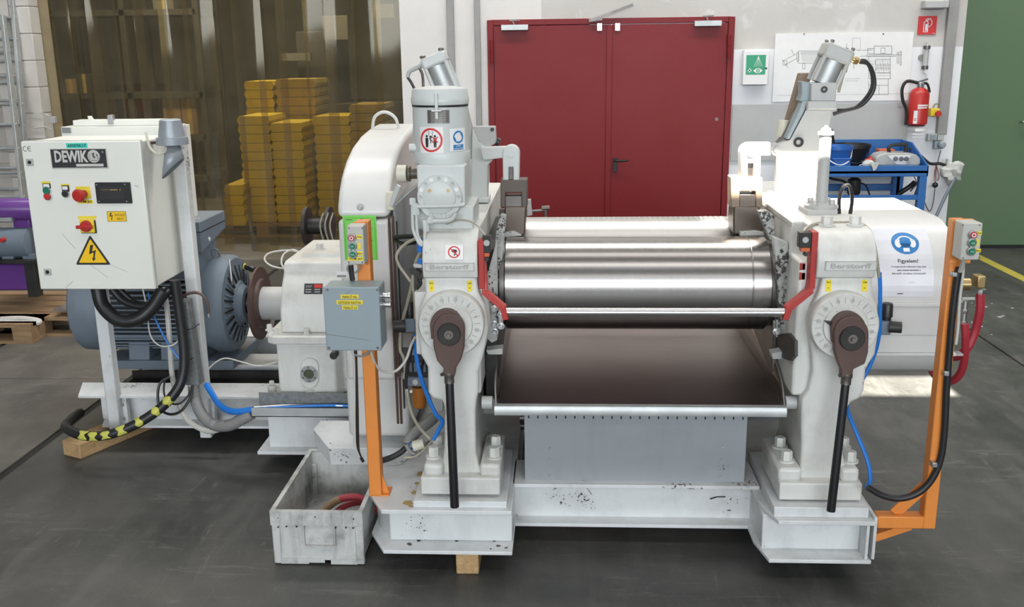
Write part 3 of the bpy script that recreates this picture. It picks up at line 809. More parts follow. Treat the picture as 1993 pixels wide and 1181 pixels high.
# ================================================================ roll end guides (cheeks) with their linkage
def guide(label, px, blk, clev, arm, Yg=4.2):
    """plough shaped steel cheek over the nip, slotted block, clevis and arm"""
    t = thing('guide_cheek', label, 'guide', at((blk[0]+blk[2])/2, blk[3], y=Yg), 'roll end guides')
    MB().fpoly(px['body'], Yg-.035, .14).build('cheek', 'cast_steel', t, bev=.006)
    MB().fpoly(px['lip'], Yg-.06, .05).build('cheek_lip', 'worn_white', t, bev=.004)
    mb = MB(); x0, y0, x1, y1 = blk; nx0, ny0, nx1, ny1 = px['notch']
    mb.fpoly([(x0, y0), (x1, y0), (x1, y1), (nx1, y1), (nx1, ny0), (nx0, ny0), (nx0, y1), (x0, y1)], Yg-.03, .10)
    mb.build('slotted_block', px['bmat'], t, bev=.004)
    MB().fbox(nx0-1, ny0+6, nx1+1, y1+6, Yg-.02, .08).build('block_tongue', px['tmat'], t, bev=.003)
    x0, y0, x1, y1 = clev; cxp = (x0+x1)/2; R = (x1-x0)/2
    pts = [(cxp+R*math.cos(PI*i/14), y0+R-R*math.sin(PI*i/14)) for i in range(15)]+[(x0+1, y1), (cxp-R*.28, y1), (cxp-R*.28, y1-27), (cxp+R*.28, y1-27), (cxp+R*.28, y1), (x1-1, y1)]
    cv = MB().fpoly(pts, Yg-.025, .08).build('clevis', px['cmat'], t, bev=.004)
    MB().fdisc(cxp, y0+R, R*.4, Yg-.032, .02, 20).build('pin', px['cmat'], cv)
    MB().fbox(cxp-R*.26, y1-28, cxp+R*.26, y1+4, Yg, .03).build('link_tongue', px['tmat'], t)
    MB().fpoly(arm, Yg-.005, .04).build('arm', px['cmat'], t, bev=.004)
    return t
guide('brown steel guide over the roll end beside the oil pot', dict(
    body=[(982, 402), (1024, 402), (1022, 455), (1014, 459), (985, 459), (981, 440)], lip=[(980, 453), (1000, 450), (1016, 459), (998, 461), (980, 463)],
    notch=(984, 375, 1015, 398), bmat='bare_brown', tmat='steel_dark', cmat='pot_white'),
    (974, 350, 1026, 404), (978, 283, 1011, 352), [(934, 287), (985, 285), (996, 290), (996, 306), (966, 309), (940, 312)])
guide('tan guide block over the roll end that stands in the sun patch', dict(
    body=[(1429, 402), (1478, 402), (1484, 430), (1490, 446), (1470, 456), (1428, 456), (1427, 430)], lip=[(1440, 451), (1470, 449), (1487, 452), (1488, 459), (1440, 460)],
    notch=(1440, 372, 1471, 396), bmat='tan_block', tmat='cast_steel', cmat='pale_grey'),
    (1423, 345, 1484, 404), (1442, 279, 1481, 345), [(1460, 277), (1500, 277), (1500, 303), (1470, 303)])

# worn side shields at the roll ends, bolted to the frames
def cheek_plate(parent, pts, Y, dep, bolts):
    p = MB().fpoly(pts, Y, dep).build('end_plate', 'worn_white', parent, bev=.004)
    for bx, by in bolts:
        q = at(bx, by, y=Y); MB().bolt(q, (0, -1, 0), .010, .018).build('plate_bolt', 'zinc', p)
cheek_plate(fl_, [(966, 445), (974, 418), (985, 420), (976, 520), (968, 560), (961, 500)], 3.86, .05, [])
cheek_plate(fl_, [(945, 545), (966, 470), (968, 560), (968, 662), (957, 668), (948, 660)], 3.72, .05, [(962, 600), (962, 630), (963, 645)])
cheek_plate(fl_, [(970, 596), (978, 596), (979, 640), (970, 640)], 3.70, .03, [(975, 612), (975, 634)])
cheek_plate(fr_, [(1476, 412), (1493, 410), (1508, 420), (1508, 470), (1500, 470)], 3.93, .05, [])
cheek_plate(fr_, [(1506, 462), (1534, 472), (1536, 560), (1532, 655), (1520, 668), (1514, 560)], 3.78, .05, [])
cheek_plate(fr_, [(1508, 628), (1518, 628), (1518, 652), (1508, 652)], 3.72, .04, [(1511, 645)])
for px, py0, py1, pr in ((1512, 622, 655, fr_),):
    MB().cyl(at(px, py0, y=3.72), at(px, py1, y=3.72), .006, n=10).build('stud', 'zinc', pr)
# wedge brackets below the plates
MB().fpoly([(946, 682), (978, 678), (978, 690), (950, 690)], 3.74, .06).build('bracket', 'pale_grey', fl_, bev=.002)
MB().fpoly([(1502, 688), (1533, 682), (1533, 698), (1504, 699)], 3.74, .06).build('bracket', 'pale_grey', fr_, bev=.002)

# ================================================================ safety bar in red brackets
sb = thing('safety_bar', 'bright steel safety bar held by two red bent brackets across the front roll', 'bar', at(1255, 607, y=3.56))
yb = 3.56
MB().cyl(at(983, 607, y=yb), at(1528, 608, y=yb), .0165, n=32).build('bar', 'bright_bar', sb)
for pts, up_, side in (([(938, 486), (944, 550), (945, 568), (979, 597), (984, 616)], None, 1), ([(1580, 484), (1577, 550), (1574, 566), (1534, 598), (1528, 616)], None, -1)):
    for i in range(len(pts)-1):
        pass
    P3 = [at(a, b, y=yb+.03*(1-min(1, i/3))) for i, (a, b) in enumerate(pts)]
    mb = MB()
    for a, b in zip(P3, P3[1:]):
        d = (b-a).normalized(); mb.bar(a-d*.008, b+d*.008, .022, .045, up=(0, 1, 0))
    mb.build('bracket', 'red_paint', sb, bev=.002)
for (x0, y0, x1, y1) in ((931, 468, 942, 562), (1578, 452, 1590, 562)):
    MB().fbox(x0, y0, x1, y1, 3.55, .06).build('mounting_strip', 'red_paint', sb, bev=.002)
MB().fbox(1557, 512, 1568, 526, 3.6, .03).fbox(1556, 530, 1568, 545, 3.6, .03).build('stop_block', 'red_paint', sb, bev=.002)
for i, (a, lab) in enumerate((((939, 459, 955, 492), 'small black limit switch with orange roller above the bar bracket under the oil pot'), ((1556, 453, 1580, 482), 'small black limit switch with orange roller above the bar bracket near the earmuff notice'))):
    x0, y0, x1, y1 = a
    t = thing('limit_switch', lab, 'switch', at(x0, y1, y=3.56), 'limit switches of the safety bar')
    MB().fbox(x0, y0, x1, y1, 3.555, .04).build('switch_body', 'iron_black', t, bev=.002)
    MB().fdisc((x0+x1)/2, y0+14, 6, 3.553, .004, 20).build('face_dial', 'pale_grey', t)
    MB().fbox(x0+3, y1, x1-3, y1+8, 3.56, .03).build('plunger_housing', 'brick_orange', t, bev=.002)
    MB().fdisc((x0+x1)/2, y1+13, 4, 3.56, .015, 16).build('roller', 'iron_black', t)

# dark patch and boxes put in as the shade of openings by the rolls
for pr_, x_, pts in ((fr_, .884, [(1514, 652), (1540, 648), (1553, 664), (1553, 692), (1544, 702), (1514, 692)]),):
    MB().prism([at(a, b, x=x_) for a, b in pts], (-.012, 0, 0)).build('opening_shade', 'iron_black', pr_)
MB().box(-.317, -.262, 3.80, 4.6, .62, 1.25).build('gap_block', 'iron_black', fl_, bev=.004)
MB().box(.862, .884, 3.86, 4.6, .62, 1.22).build('gap_block', 'steel_dark', fr_, bev=.004)

# oil stains on the base plate and rust spots on its flange
def blob(px, py, z, r, n=11):
    c = at(px, py, z=z); return [[(c.x+r*random.uniform(.6, 1.2)*math.cos(2*PI*k/n), c.y+r*random.uniform(.6, 1.3)*math.sin(2*PI*k/n)) for k in range(n)]]
flat = lambda zz: (lambda u, v, k: Vector((u, v, zz+k)))
decal('oil_stain', blob(795, 978, PZ, .022)+blob(806, 958, PZ, .016)+blob(800, 985, PZ, .01)+blob(820, 922, PZ, .03)+blob(812, 940, PZ, .014), 'oil_stain', base, flat(PZ), .0003, .0003, kind='stuff')
decal('rust_spot', blob(797, 1059, .106, .012)+blob(970, 1062, .106, .009)+blob(985, 1066, .106, .007)+blob(955, 1068, .106, .005), 'brown_paint', base, flat(.106), .0003, .0003, kind='stuff')
decal('scuff', line2(UV(1382, 970, 3.77), UV(1396, 966, 3.77), .006)+line2(UV(1396, 966, 3.77), UV(1412, 966, 3.77), .005)+line2(UV(1140, 946, 3.77), UV(1152, 962, 3.77), .002), 'iron_black', base, PL(3.768), .0006, kind='stuff')
decal('scuff', line2(UV(1655, 1012, 3.515), UV(1668, 1006, 3.515), .006)+line2(UV(1656, 1015, 3.515), UV(1664, 1018, 3.515), .004), 'iron_black', base, PL(3.513), .0006, kind='stuff')
c_ = [(1487, 1051), (1500, 1053), (1515, 1058), (1530, 1063), (1512, 1060), (1494, 1055)]
decal('scuff', [[(at(a, b, z=.101).x, at(a, b, z=.101).y) for a, b in c_]], 'iron_black', base, flat(.101), .0005, .0004, kind='stuff')
# ================================================================ gear guards
g = thing('gear_guard', 'tall white rounded gear guard with green sheet and lifting hoop', 'gear guard', (-.81, 3.9, .4))
gx0, gx1 = -.92, -.706
prof = [(3.895, .80), (3.895, 1.06), (3.895, 1.36), (3.905, 1.41), (3.94, 1.465), (4.0, 1.52), (4.1, 1.575), (4.24, 1.62), (4.42, 1.652), (4.64, 1.67), (4.84, 1.675), (5.0, 1.66), (5.2, 1.6), (5.35, 1.5), (5.35, .8)]
MB().yz([p for p in prof if p[1] >= 1.36]+[(5.35, 1.388)][:0] , gx0, gx1).build('upper_shell', 'guard_white', g, bev=.022, seg=4, sm=50)
MB().yz([(3.897, .66), (3.897, 1.352), (5.35, 1.352), (5.35, .66)], gx0, gx1).build('lower_shell', 'guard_white', g, bev=.018, seg=4, sm=50)
MB().yz([(4.0, .36), (4.0, .665), (5.35, .665), (5.35, .36)], gx0-.03, gx1+.03).build('guard_skirt', 'guard_white', g, bev=.02, seg=3)
MB().box(gx0-.0, gx1+.03, 3.93, 5.3, .655, .668).build('seam_flange', 'guard_white', g, bev=.003)
MB().box(gx1, gx1+.012, 3.98, 5.2, .70, 1.40).build('side_cover', 'panel_grey', g, bev=.004)
MB().box(gx1+.011, gx1+.016, 3.985, 4.0, .5, 1.33).build('rubber_edge', 'rubber', g)
for px in (757, 764):
    q = at(px, 420, y=3.885); MB().cyl((q.x, 3.885, .47), (q.x, 3.885, q.z), .0055, n=10).build('edge_pipe', 'brown_paint', g)
a, b = at(724, 240, y=4.62), at(776, 242, y=4.62)
MB().tube([a-Vector((0, 0, .03)), a+Vector((.015, 0, .03)), (a+b)/2+Vector((0, 0, .055)), b+Vector((-.015, 0, .03)), b-Vector((0, 0, .03))], .0075).build('lifting_hoop', 'guard_white', g)
q = at(701, 403, y=3.893); MB().bolt(q+Vector((0, .002, 0)), (0, -1, 0), .010, .012).build('seam_bolt', 'pale_grey', g)
u = fr(669, 419, 734, 506, 3.897)
s = decal('green_sheet', rect2(*u), 'sheet_green', g, PL(3.897), .001)
u0, v0, u1, v1 = u
decal('sheet_print', rect2(u0+.006, v1-.011, u1-.006, v1-.0102)+rect2(u0+.006, v0+.006, u0+.0068, v1-.011)+rect2(u1-.0068, v0+.006, u1-.006, v1-.011)+rect2(u0+.006, v0+.006, u1-.006, v0+.0068)
      + T2('CE', .008, (u0+u1)/2+.008, v1-.017, None, .02)+rect2(u0+.012, v1-.0185, u0+.04, v1-.016)+rect2(u1-.034, v1-.018, u1-.012, v1-.0165)+rect2(u1-.03, v1-.055, u1-.018, v1-.053)+rect2(u1-.03, v1-.105, u1-.018, v1-.103), 'ink', s, PL(3.897), .0018)
u = fr(655, 528, 677, 541, 3.897); s = decal('barcode_label', rect2(*u), 'white', g, PL(3.897), .001)
decal('barcode', sum([rect2(u[0]+.003+i*.0021, u[1]+.004, u[0]+.003+i*.0021+(.0009 if i % 3 else .0015), u[1]+.013) for i in range(18)], []), 'ink', s, PL(3.897), .0018)
for px, py in ((655, 690), (735, 690)):
    q = at(px-2, py-3, y=4.0); MB().lathe(q, (0, -1, 0), [(0, .017), (.04, .017), (.044, .014)], 20).build('rubber_stop', 'rubber', g)
# clamp lever on its edge
q0, q1, q2 = at(797, 340, y=3.80), at(772, 372, y=3.86), at(762, 395, y=3.88)
t = MB().fbox(752, 374, 765, 409, 3.87, .03).build('lever_bracket', 'cream_paint', g, bev=.002)
MB().bar(q1+Vector((.012, -.01, .025)), q2+Vector((-.0, -.012, -.01)), .012, .02).build('lever', 'pot_white', t, bev=.002)

g2 = thing('gear_guard', 'wide white drum-fronted gear guard with the earmuff notice', 'gear guard', (1.35, 3.78, .6))
ax0, ax1 = 1.128, 1.545
prof = [(3.775, 1.032), (3.776, 1.09), (3.79, 1.16), (3.82, 1.215), (3.865, 1.265), (3.92, 1.303), (3.99, 1.326), (4.06, 1.332), (4.58, 1.332), (4.66, 1.31), (4.66, 1.032)]
shell = MB().yz(prof, ax0, ax1).build('upper_shell', 'guard_white', g2, bev=.004, sm=30)
MB().box(ax0, ax1+.012, 3.768, 4.68, 1.018, 1.034).build('seam_flange', 'guard_white', g2, bev=.003)
MB().yz([(3.778, .90), (3.776, 1.018), (4.66, 1.018), (4.66, .90)], ax0, ax1).build('middle_panel', 'guard_white', g2, bev=.003)
zb = .815
MB().yz([(3.782, zb+.012), (3.784, .90), (4.66, .90), (4.66, zb+.012)], ax0, ax1-.004).build('lower_panel', 'guard_white', g2, bev=.003)
MB().box(ax0, ax1+.02, 3.772, 4.68, zb, zb+.012).build('bottom_flange', 'guard_white', g2, bev=.003)
MB().yz([(3.80, zb), (3.81, .79), (3.86, .735), (3.93, .70), (4.5, .70), (4.62, .76), (4.66, zb)], ax0, ax1-.01).build('sump', 'guard_white', g2, bev=.004, sm=30)
q = at(1717, 595, y=3.775); MB().ring(q, (0, -1, 0), .004, .011, .006, 20).build('seam_bolt', 'rubber', g2)
# notice laid over the curved shell
def shell_fn(u, v, k):
    pr = prof[:7]
    # v = arc length measured up from the seam
    acc = 0
    for (ya, za), (yb, zb_) in zip(pr, pr[1:]):
        L = math.hypot(yb-ya, zb_-za)
        if v <= acc+L or (yb, zb_) == pr[-1]:
            t_ = (v-acc)/L; ny, nz = -(zb_-za)/L, (yb-ya)/L
            return Vector((u, ya+(yb-ya)*t_+ny*k, za+(zb_-za)*t_+nz*k))
        acc += L
pu0, pu1 = X(1709, 510, 3.79), 1.452
pv0, pv1 = .028, .325
def strips(u0, v0, u1, v1, n): return [r for i in range(n) for r in rect2(u0, v0+(v1-v0)*i/n, u1, v0+(v1-v0)*(i+1)/n)]
s = decal('notice_sheet', strips(pu0, pv0, pu1, pv1, 14), 'paper', g2, shell_fn, .001)
cu, cv = (pu0+pu1)/2+.012, pv1-.075
def slices(cx, cy, rad, n=18):
    out = []
    for i in range(n):
        a0, a1 = -PI/2+PI*i/n, -PI/2+PI*(i+1)/n
        out.append([(cx-rad*math.cos(a0), cy+rad*math.sin(a0)), (cx+rad*math.cos(a0), cy+rad*math.sin(a0)), (cx+rad*math.cos(a1), cy+rad*math.sin(a1)), (cx-rad*math.cos(a1), cy+rad*math.sin(a1))])
    return [[p for j, p in enumerate(q) if abs(p[0]-q[j-1][0])+abs(p[1]-q[j-1][1]) > 1e-7] for q in out]
s1 = decal('mandatory_disc', slices(cu, cv, .0535), 'sign_blue', s, shell_fn, .0018)
decal('earmuff_pictogram', ring2(cu, cv+.002, .026, .032, 20, .25, PI-.25)+ring2(cu-.028, cv-.004, .0, .013, 14, sy=1.5)+ring2(cu+.028, cv-.004, .0, .013, 14, sy=1.5)+rect2(cu-.012, cv-.042, cu+.012, cv-.025), 'white', s, shell_fn, .0026)
decal('head_pictogram', slices(cu, cv, .0225, 8)+rect2(cu-.017, cv-.022, cu+.017, cv-.004, 2), 'sign_blue', s, shell_fn, .0034)
decal('lettering', T2('Figyelem!', .015, cu, cv-.083, .078, .015)+T2('A hengersorok működési ideje alatt', .0062, cu, cv-.105, .135, .008)+T2('ezen övezet területén a', .0062, cu, cv-.118, .09, .008)+T2('fülvédő viselése kötelező!', .0062, cu, cv-.131, .13, .008)+rect2(cu-.0, cv-.166, cu+.024, cv-.1652)+rect2(cu-.042, cv-.212, cu-.02, cv-.209), 'ink', s, shell_fn, .0018)
# rotary union and water fittings on the outer end
q = at(1876, 553, y=4.0)
un = MB().lathe((ax1, 4.0, q.z), (1, 0, 0), [(0, .05), (.03, .05), (.03, .034), (.10, .034), (.10, .026), (.135, .026)], 24).build('rotary_union', 'brass', g2)
MB().fbox(1902, 538, 1920, 562, 3.97, .06).build('union_elbow', 'brass', un, bev=.006)
q = at(1908, 562, y=4.0); MB().bolt(q, (0, 0, -1), .015, .028).cyl(q-Vector((0, 0, .03)), q-Vector((0, 0, .05)), .012).build('hose_nipple', 'zinc', un)
q = at(1879, 585, y=3.92)
v_ = MB().cyl(q, q-Vector((0, 0, .085)), .012, n=14).bolt(q-Vector((0, 0, .03)), (0, 0, -1), .016, .02, False).bolt(q-Vector((0, 0, .08)), (0, 0, -1), .016, .02, False).build('ball_valve', 'zinc', g2)
MB().bar(q+Vector((-.02, -.012, .012)), q+Vector((.03, -.012, .012)), .012, .008).bar(q+Vector((-.012, 0, .0)), q+Vector((-.07, 0, 0)), .014, .014).build('valve_lever', 'pale_grey', v_)
MB().bar((ax1-.01, 3.86, .80), (ax1+.075, 3.86, .80), .04, .008).bar((ax1+.05, 3.86, .74), (ax1+.05, 3.86, .80), .03, .008).build('lug_bracket', 'pale_grey', g2)

# ================================================================ gearbox
gb = thing('gearbox', 'white two-part gearbox with sight glass and flange bolts beside the motor coupling', 'gearbox', (-1.15, 4.45, .34))
W = 'mill_white'
xl = X(540, 730, 4.52); xr = -.925
MB().box(X(514, 774, 4.47), xr, 4.47, 5.85, .33, .352).build('base_flange', W, gb, bev=.004)
MB().prism([(xl, 4.53, .352), (X(655, 765, 4.53), 4.53, .352), (X(672, 765, 4.6), 4.6, .352), (xr, 4.6, .352), (xr, 5.8, .352), (xl, 5.8, .352)], (0, 0, Z(600, 668, 4.53)-.352)).build('lower_housing', W, gb, bev=.012, seg=3)
fz0, fz1 = Z(600, 671, 4.45), Z(600, 655, 4.45)
xf = X(515, 655, 4.47)
pts = []
for i in range(8):
    a = PI/2+PI*i/7*.5
    pts.append((xf+.05+.05*math.cos(a+PI/2-PI/2*0), 4.50+.05*math.sin(a)))
MB().prism([(xf, 4.53, fz0), (xf+.012, 4.475, fz0), (xf+.05, 4.45, fz0), (xr, 4.45, fz0), (xr, 5.85, fz0), (xf, 5.85, fz0)], (0, 0, fz1-fz0)).build('joint_flange', W, gb, bev=.006)
for px, py, yy in ((525, 652, 4.56), (538, 660, 4.49), (597, 659, 4.49)):
    q = Vector((X(px, py-4, yy), yy, fz1)); MB().bolt(q, (0, 0, 1), .014, .028).build('flange_bolt', W, gb)
hp = [(4.51, fz1), (4.51, Z(600, 607, 4.51)), (4.56, Z(600, 560, 4.56)), (4.62, Z(600, 529, 4.62)), (4.625, Z(600, 512, 4.625)), (4.66, Z(600, 506, 4.66)), (5.2, Z(600, 506, 4.66)), (5.36, Z(600, 529, 4.62)), (5.8, Z(600, 607, 4.51)), (5.8, fz1)]
MB().yz(hp, X(545, 600, 4.52), xr).build('upper_housing', W, gb, bev=.012, seg=3, sm=30)
MB().yz([(4.72, hp[5][1]-.01), (4.74, hp[5][1]+.018), (5.1, hp[5][1]+.018), (5.12, hp[5][1]-.01)], X(590, 500, 4.75), xr).build('inspection_cover', W, gb, bev=.003)
P_ = plane(at(610, 562, y=4.557), (1, 0, 0), Vector((0, .05, hp[2][1]-hp[1][1])))
n_ = decal('rating_plate', rect2(-.045, -.026, .045, .026), 'ink', gb, P_, .002)
decal('plate_print', rect2(.004, .004, .042, .022), 'sign_red', n_, P_, .003)
decal('plate_fields', rect2(-.038, -.006, -.01, -.0015)+rect2(.006, -.006, .034, -.0015)+rect2(-.038, -.018, -.01, -.0135)+rect2(.006, -.018, .034, -.0135)+rect2(-.038, .008, -.01, .010)+rect2(-.038, .014, -.006, .016), 'pale_grey', n_, P_, .003)
# sight glass on its oblong boss
c = at(602, 727, y=4.52); k = mpp(602, 727, 4.52)
bo = []
for i in range(13): bo.append((602+18*math.cos(PI*i/12), 715-18*math.sin(PI*i/12)))
for i in range(13): bo.append((602-18*math.cos(PI*i/12), 738+18*math.sin(PI*i/12)))
sg = MB().fpoly(bo, 4.518, .02).build('sight_boss', W, gb, bev=.004)
MB().ring(c, (0, -1, 0), .026, .043, .010, 36).build('sight_ring', 'zinc', sg)
MB().cyl(c, c+Vector((0, -.004, 0)), .027).build('sight_pane', 'sight_glass', sg)
mb = MB()
for i in range(6):
    a = PI/6+i*PI/3; q = c+Vector((.035*math.cos(a), -.010, .035*math.sin(a))); mb.cyl(q, q-Vector((0, .004, 0)), .0045, n=6)
mb.build('ring_screws', 'steel_dark', sg, kind='stuff')
q = at(603, 771, y=4.5); MB().lathe(q+Vector((0, .04, 0)), (0, -1, 0), [(0, .03), (.05, .024)], 20).bolt(q-Vector((0, .01, 0)), (0, -1, 0), .010, .016, False).build('drain_plug', W, gb)
q = at(530, 760, y=4.62); MB().cyl((q.x, 4.62, .345), (q.x, 4.62, .385), .022).bolt((q.x, 4.62, .385), (0, 0, 1), .014, .02, False).build('foot_bolt', W, gb)
q = at(628, 492, y=4.9); MB().bolt((q.x, 4.85, hp[5][1]+.015), (0, 0, 1), .022, .03).build('breather', W, gb)

# coupling and brake disc on the input shaft
SY = 5.35; SZ = Z(505, 590, SY)
cp = thing('brake_coupling', 'brown rusty brake disc with pale bolted hub between motor and gearbox', 'coupling', (-1.5, SY, SZ))
xd = X(510, 590, SY)
MB().lathe((xd-.02, SY, SZ), (1, 0, 0), [(0, .10), (0, .207), (.016, .210), (.016, .145), (.03, .135), (.03, .06)], 56).build('brake_disc', 'brown_paint', cp, sm=30)
hb = MB().lathe((xd+.01, SY, SZ), (1, 0, 0), [(0, .096), (.15, .096), (.15, .066), (.34, .055)], 40).build('hub', 'pale_grey', cp, sm=30)
for i in range(8):
    a = i*PI/4; MB().bolt((xd+.16, SY+.082*math.cos(a), SZ+.082*math.sin(a)), (1, 0, 0), .008, .012, False).build('hub_bolt', 'zinc', hb)

# ================================================================ motor
mo = thing('electric_motor', 'blue-grey finned electric motor with terminal box behind the control cabinet', 'motor', (-2.1, SY, .26))
MBc = 'motor_blue'
xs = xd-.115                       # face of the drive end shield
R = .232
MB().cyl((xs-.04, SY, SZ), (xd-.018, SY, SZ), .038, n=24).build('shaft', 'steel_dark', mo)
sh = MB().lathe((xs, SY, SZ), (-1, 0, 0), [(-.035, .066), (-.03, .095), (0, .116), (0, .122), (.012, .132), (.028, .222), (.03, .262), (.05, .280), (.12, .283), (.16, .26), (.2, .255)], 56, caps=False).build('end_shield', MBc, mo, sm=40)
for i in range(40):
    a = 2*PI*i/40
    if .9 < a < 2.2 and i % 2: continue
    cA, sA = math.cos(a), math.sin(a)
    p0 = Vector((xs+.001-.010, SY+.137*cA, SZ+.137*sA)); p1 = Vector((xs-.030, SY+.222*cA, SZ+.222*sA))
    MB().bar(p0, p1, .009, .012, up=(1, 0, 0)).build('vent_bar', 'motor_blue' if i % 2 else 'iron_black', sh)  # black bars put in as the dark of the slots between ribs
MB().lathe((xs-.2, SY, SZ), (-1, 0, 0), [(0, .225), (.56, .225)], 40).build('stator_housing', 'iron_black', mo)
mb = MB()
for i in range(-9, 10):
    z = SZ+i*.026
    d_ = math.sqrt(max(.002, .262**2-(i*.026)**2))
    mb.box(xs-.74, xs-.2, SY-d_, SY+d_, z-.004, z+.004)
mb.build('cooling_fins', MBc, mo, kind='stuff')
MB().lathe((xs-.74, SY, SZ), (-1, 0, 0), [(0, .262), (.02, .272), (.16, .268), (.19, .22)], 40).build('fan_cowl', 'motor_blue', mo, sm=40)
for pa, pb in ((253, 293), (315, 352), (365, 400)):
    x0, x1 = X(pa, 690, 5.2), X(pb, 690, 5.2)
    MB().prism([(x0, 5.205, .475), (x0, 5.18, .335), (x0, SY+.1, .335), (x0, SY+.1, .475)], (x1-x0, 0, 0)).build('foot', MBc, mo, bev=.004)
MB().box(X(200, 710, 5.17), xs-.02, 5.17, SY+.3, .285, .335).build('foot_rail', MBc, mo, bev=.004)
MB().box(X(210, 672, 5.15), xs-.2, 5.15, 5.2, .475, .49).build('foot_ledge', MBc, mo)
yj0 = SY-.22
xj = X(388, 432, yj0); yj1 = at(437, 412, x=xj).y; zj1 = Z(388, 432, yj0); zj0 = Z(390, 492, yj0)
jb = MB().prism([(xj, yj0, zj0), (xj, yj0, zj1), (xj, yj1, zj1), (xj, yj1, zj0+.07)], (-.3, 0, 0)).build('terminal_box', MBc, mo, bev=.005)
MB().box(xj-.302, xj+.003, yj0-.003, yj1+.003, zj1-.058, zj1-.054).build('box_gasket', 'iron_black', jb)
MB().prism([(xj-.04, yj0+.06, SZ+.18), (xj-.04, yj0+.03, zj0+.01), (xj-.04, yj1-.05, zj0+.05), (xj-.04, yj1-.1, SZ+.2)], (-.22, 0, 0)).build('box_pedestal', MBc, jb, bev=.004)
decal('chalk_lettering', T2('VOITH', .02, 0, 0, .13), 'white', jb, plane((xj-.11, yj0+.12, zj1), (1, 0, 0), (0, 1, 0)), .001)
q = Vector((xj, yj0+.12, zj0+.055)); MB().cyl(q, q+Vector((.004, 0, 0)), .012, n=14).build('paint_dot', 'white', jb)
q = Vector((xs-.12, SY-.02, SZ+.283)); MB().tube([q+Vector((-.02, 0, -.01)), q+Vector((-.02, -.02, .03)), q+Vector((0, -.02, .045)), q+Vector((.02, -.02, .03)), q+Vector((.02, 0, -.01))], .006, 8, 3).build('lifting_eye', MBc, mo)
q = at(446, 505, y=SY-.05); MB().tube([q, at(450, 540, y=SY-.12), at(452, 554, y=SY-.12)], .007).build('grease_pipe', 'zinc', sh)

# ================================================================ control cabinet
YC = 4.40
cx0, cx1 = X(59, 420, YC), X(287, 420, YC)
cz0, cz1 = Z(190, 563, YC), Z(155, 275, YC)
cb = thing('control_cabinet', 'white steel control cabinet with maker plate and high voltage triangle on two square posts', 'cabinet', ((cx0+cx1)/2, YC, .06))
MB().box(cx0+.006, cx1-.006, YC+.02, YC+.385, cz0+.004, cz1-.004).build('cabinet_body', 'cabinet_white', cb, bev=.006)
dr_ = MB().box(cx0, cx1, YC, YC+.02, cz0, cz1).build('cabinet_door', 'cabinet_white', cb, bev=.005)
MB().box(cx0-.003, cx1+.003, YC+.02, YC+.028, cz0-.001, cz1+.003).build('door_edge', 'pale_grey', cb, bev=.002)
for (pa, pb, yy) in (((183, 600), (212, 600), 4.70), ((357, 400), (372, 400), 4.70)):
    xa = X(pa[0], pa[1], yy)
    if pa[0] < 300: MB().box(xa, xa+.062, yy, yy+.062, .065, cz0+.3).build('post', 'base_white', cb, bev=.006)
    else: MB().box(X(388, 840, 4.72), X(388, 840, 4.72)+.062, 4.72, 4.782, .05, 1.69).build('post', 'base_white', cb, bev=.006)
for px, py0, py1 in ((245, 775, 832), (415, 780, 845)):
    x0 = X(px-12, (py0+py1)/2, 4.77)
    an = MB().box(x0, x0+.05, 4.755, 4.79, .11, .26).build('angle_bracket', 'base_white', cb, bev=.003)
    for z in (.145, .225):
        MB().bolt((x0+.025, 4.757, z), (0, -1, 0), .009, .012).build('bracket_bolt', 'zinc', an)
fp = PL(YC)
def lab(x0, y0, x1, y1): return fr(x0, y0, x1, y1, YC)
u = lab(46, 285, 59, 294); decal('ce_mark', ring2((u[0]+u[2])/2-.008, (u[1]+u[3])/2, .0095, .012, 14, PI*.35, PI*1.65)+ring2((u[0]+u[2])/2+.014, (u[1]+u[3])/2, .0095, .012, 14, PI*.35, PI*1.65)+rect2((u[0]+u[2])/2+.005, (u[1]+u[3])/2-.001, (u[0]+u[2])/2+.017, (u[1]+u[3])/2+.0014), 'ink', dr_, fp)
tape_label(cb, 129, 278.5, 170, 288, YC, '60009617', 'teal_label', hk=.66, name='inventory_label')
u0, v0, u1, v1 = lab(99, 288, 210, 328)
mp_ = MB().box(u0, u1, YC-.004, YC, v0, v1).build('maker_plate', 'silver', cb, bev=.002)
fp2 = PL(YC-.004)
decal('plate_ground', rect2(u0+.005, v0+.005, u1-.005, v1-.005), 'ink', mp_, fp2, .0003)
ww = u1-u0; hh = v1-v0
decal('lettering', T2('DEWIK', hh*.56, u0+ww*.37, v0+hh*.60, ww*.585, .035), 'silver', mp_, fp2, .0012, .001)
gxc, gzc, gr = u0+ww*.765, v0+hh*.60, hh*.31
decal('globe_emblem', disc2(gxc, gzc, gr), 'silver', mp_, fp2, .0012)
decal('globe_map', [[(gxc-gr*.25, gzc+gr*.5), (gxc+gr*.15, gzc+gr*.6), (gxc+gr*.1, gzc+gr*.1), (gxc+gr*.3, gzc-gr*.1), (gxc+gr*.1, gzc-gr*.4), (gxc-gr*.2, gzc-gr*.1)], [(gxc+gr*.4, gzc+gr*.5), (gxc+gr*.75, gzc+gr*.1), (gxc+gr*.5, gzc-gr*.1)]]
      + sum([rect2(gxc-gr*.95, gzc+gr*t_, gxc-gr*.45, gzc+gr*t_+.0022) for t_ in (-.45, -.2, .05, .3)], [])+sum([rect2(gxc+gr*.5, gzc+gr*t_, gxc+gr*.9, gzc+gr*t_+.0022) for t_ in (-.45, -.25)], [])+rect2(gxc-gr*.6, gzc-gr*.7, gxc+gr*.6, gzc-gr*.62), 'steel_dark', mp_, fp2, .0020)
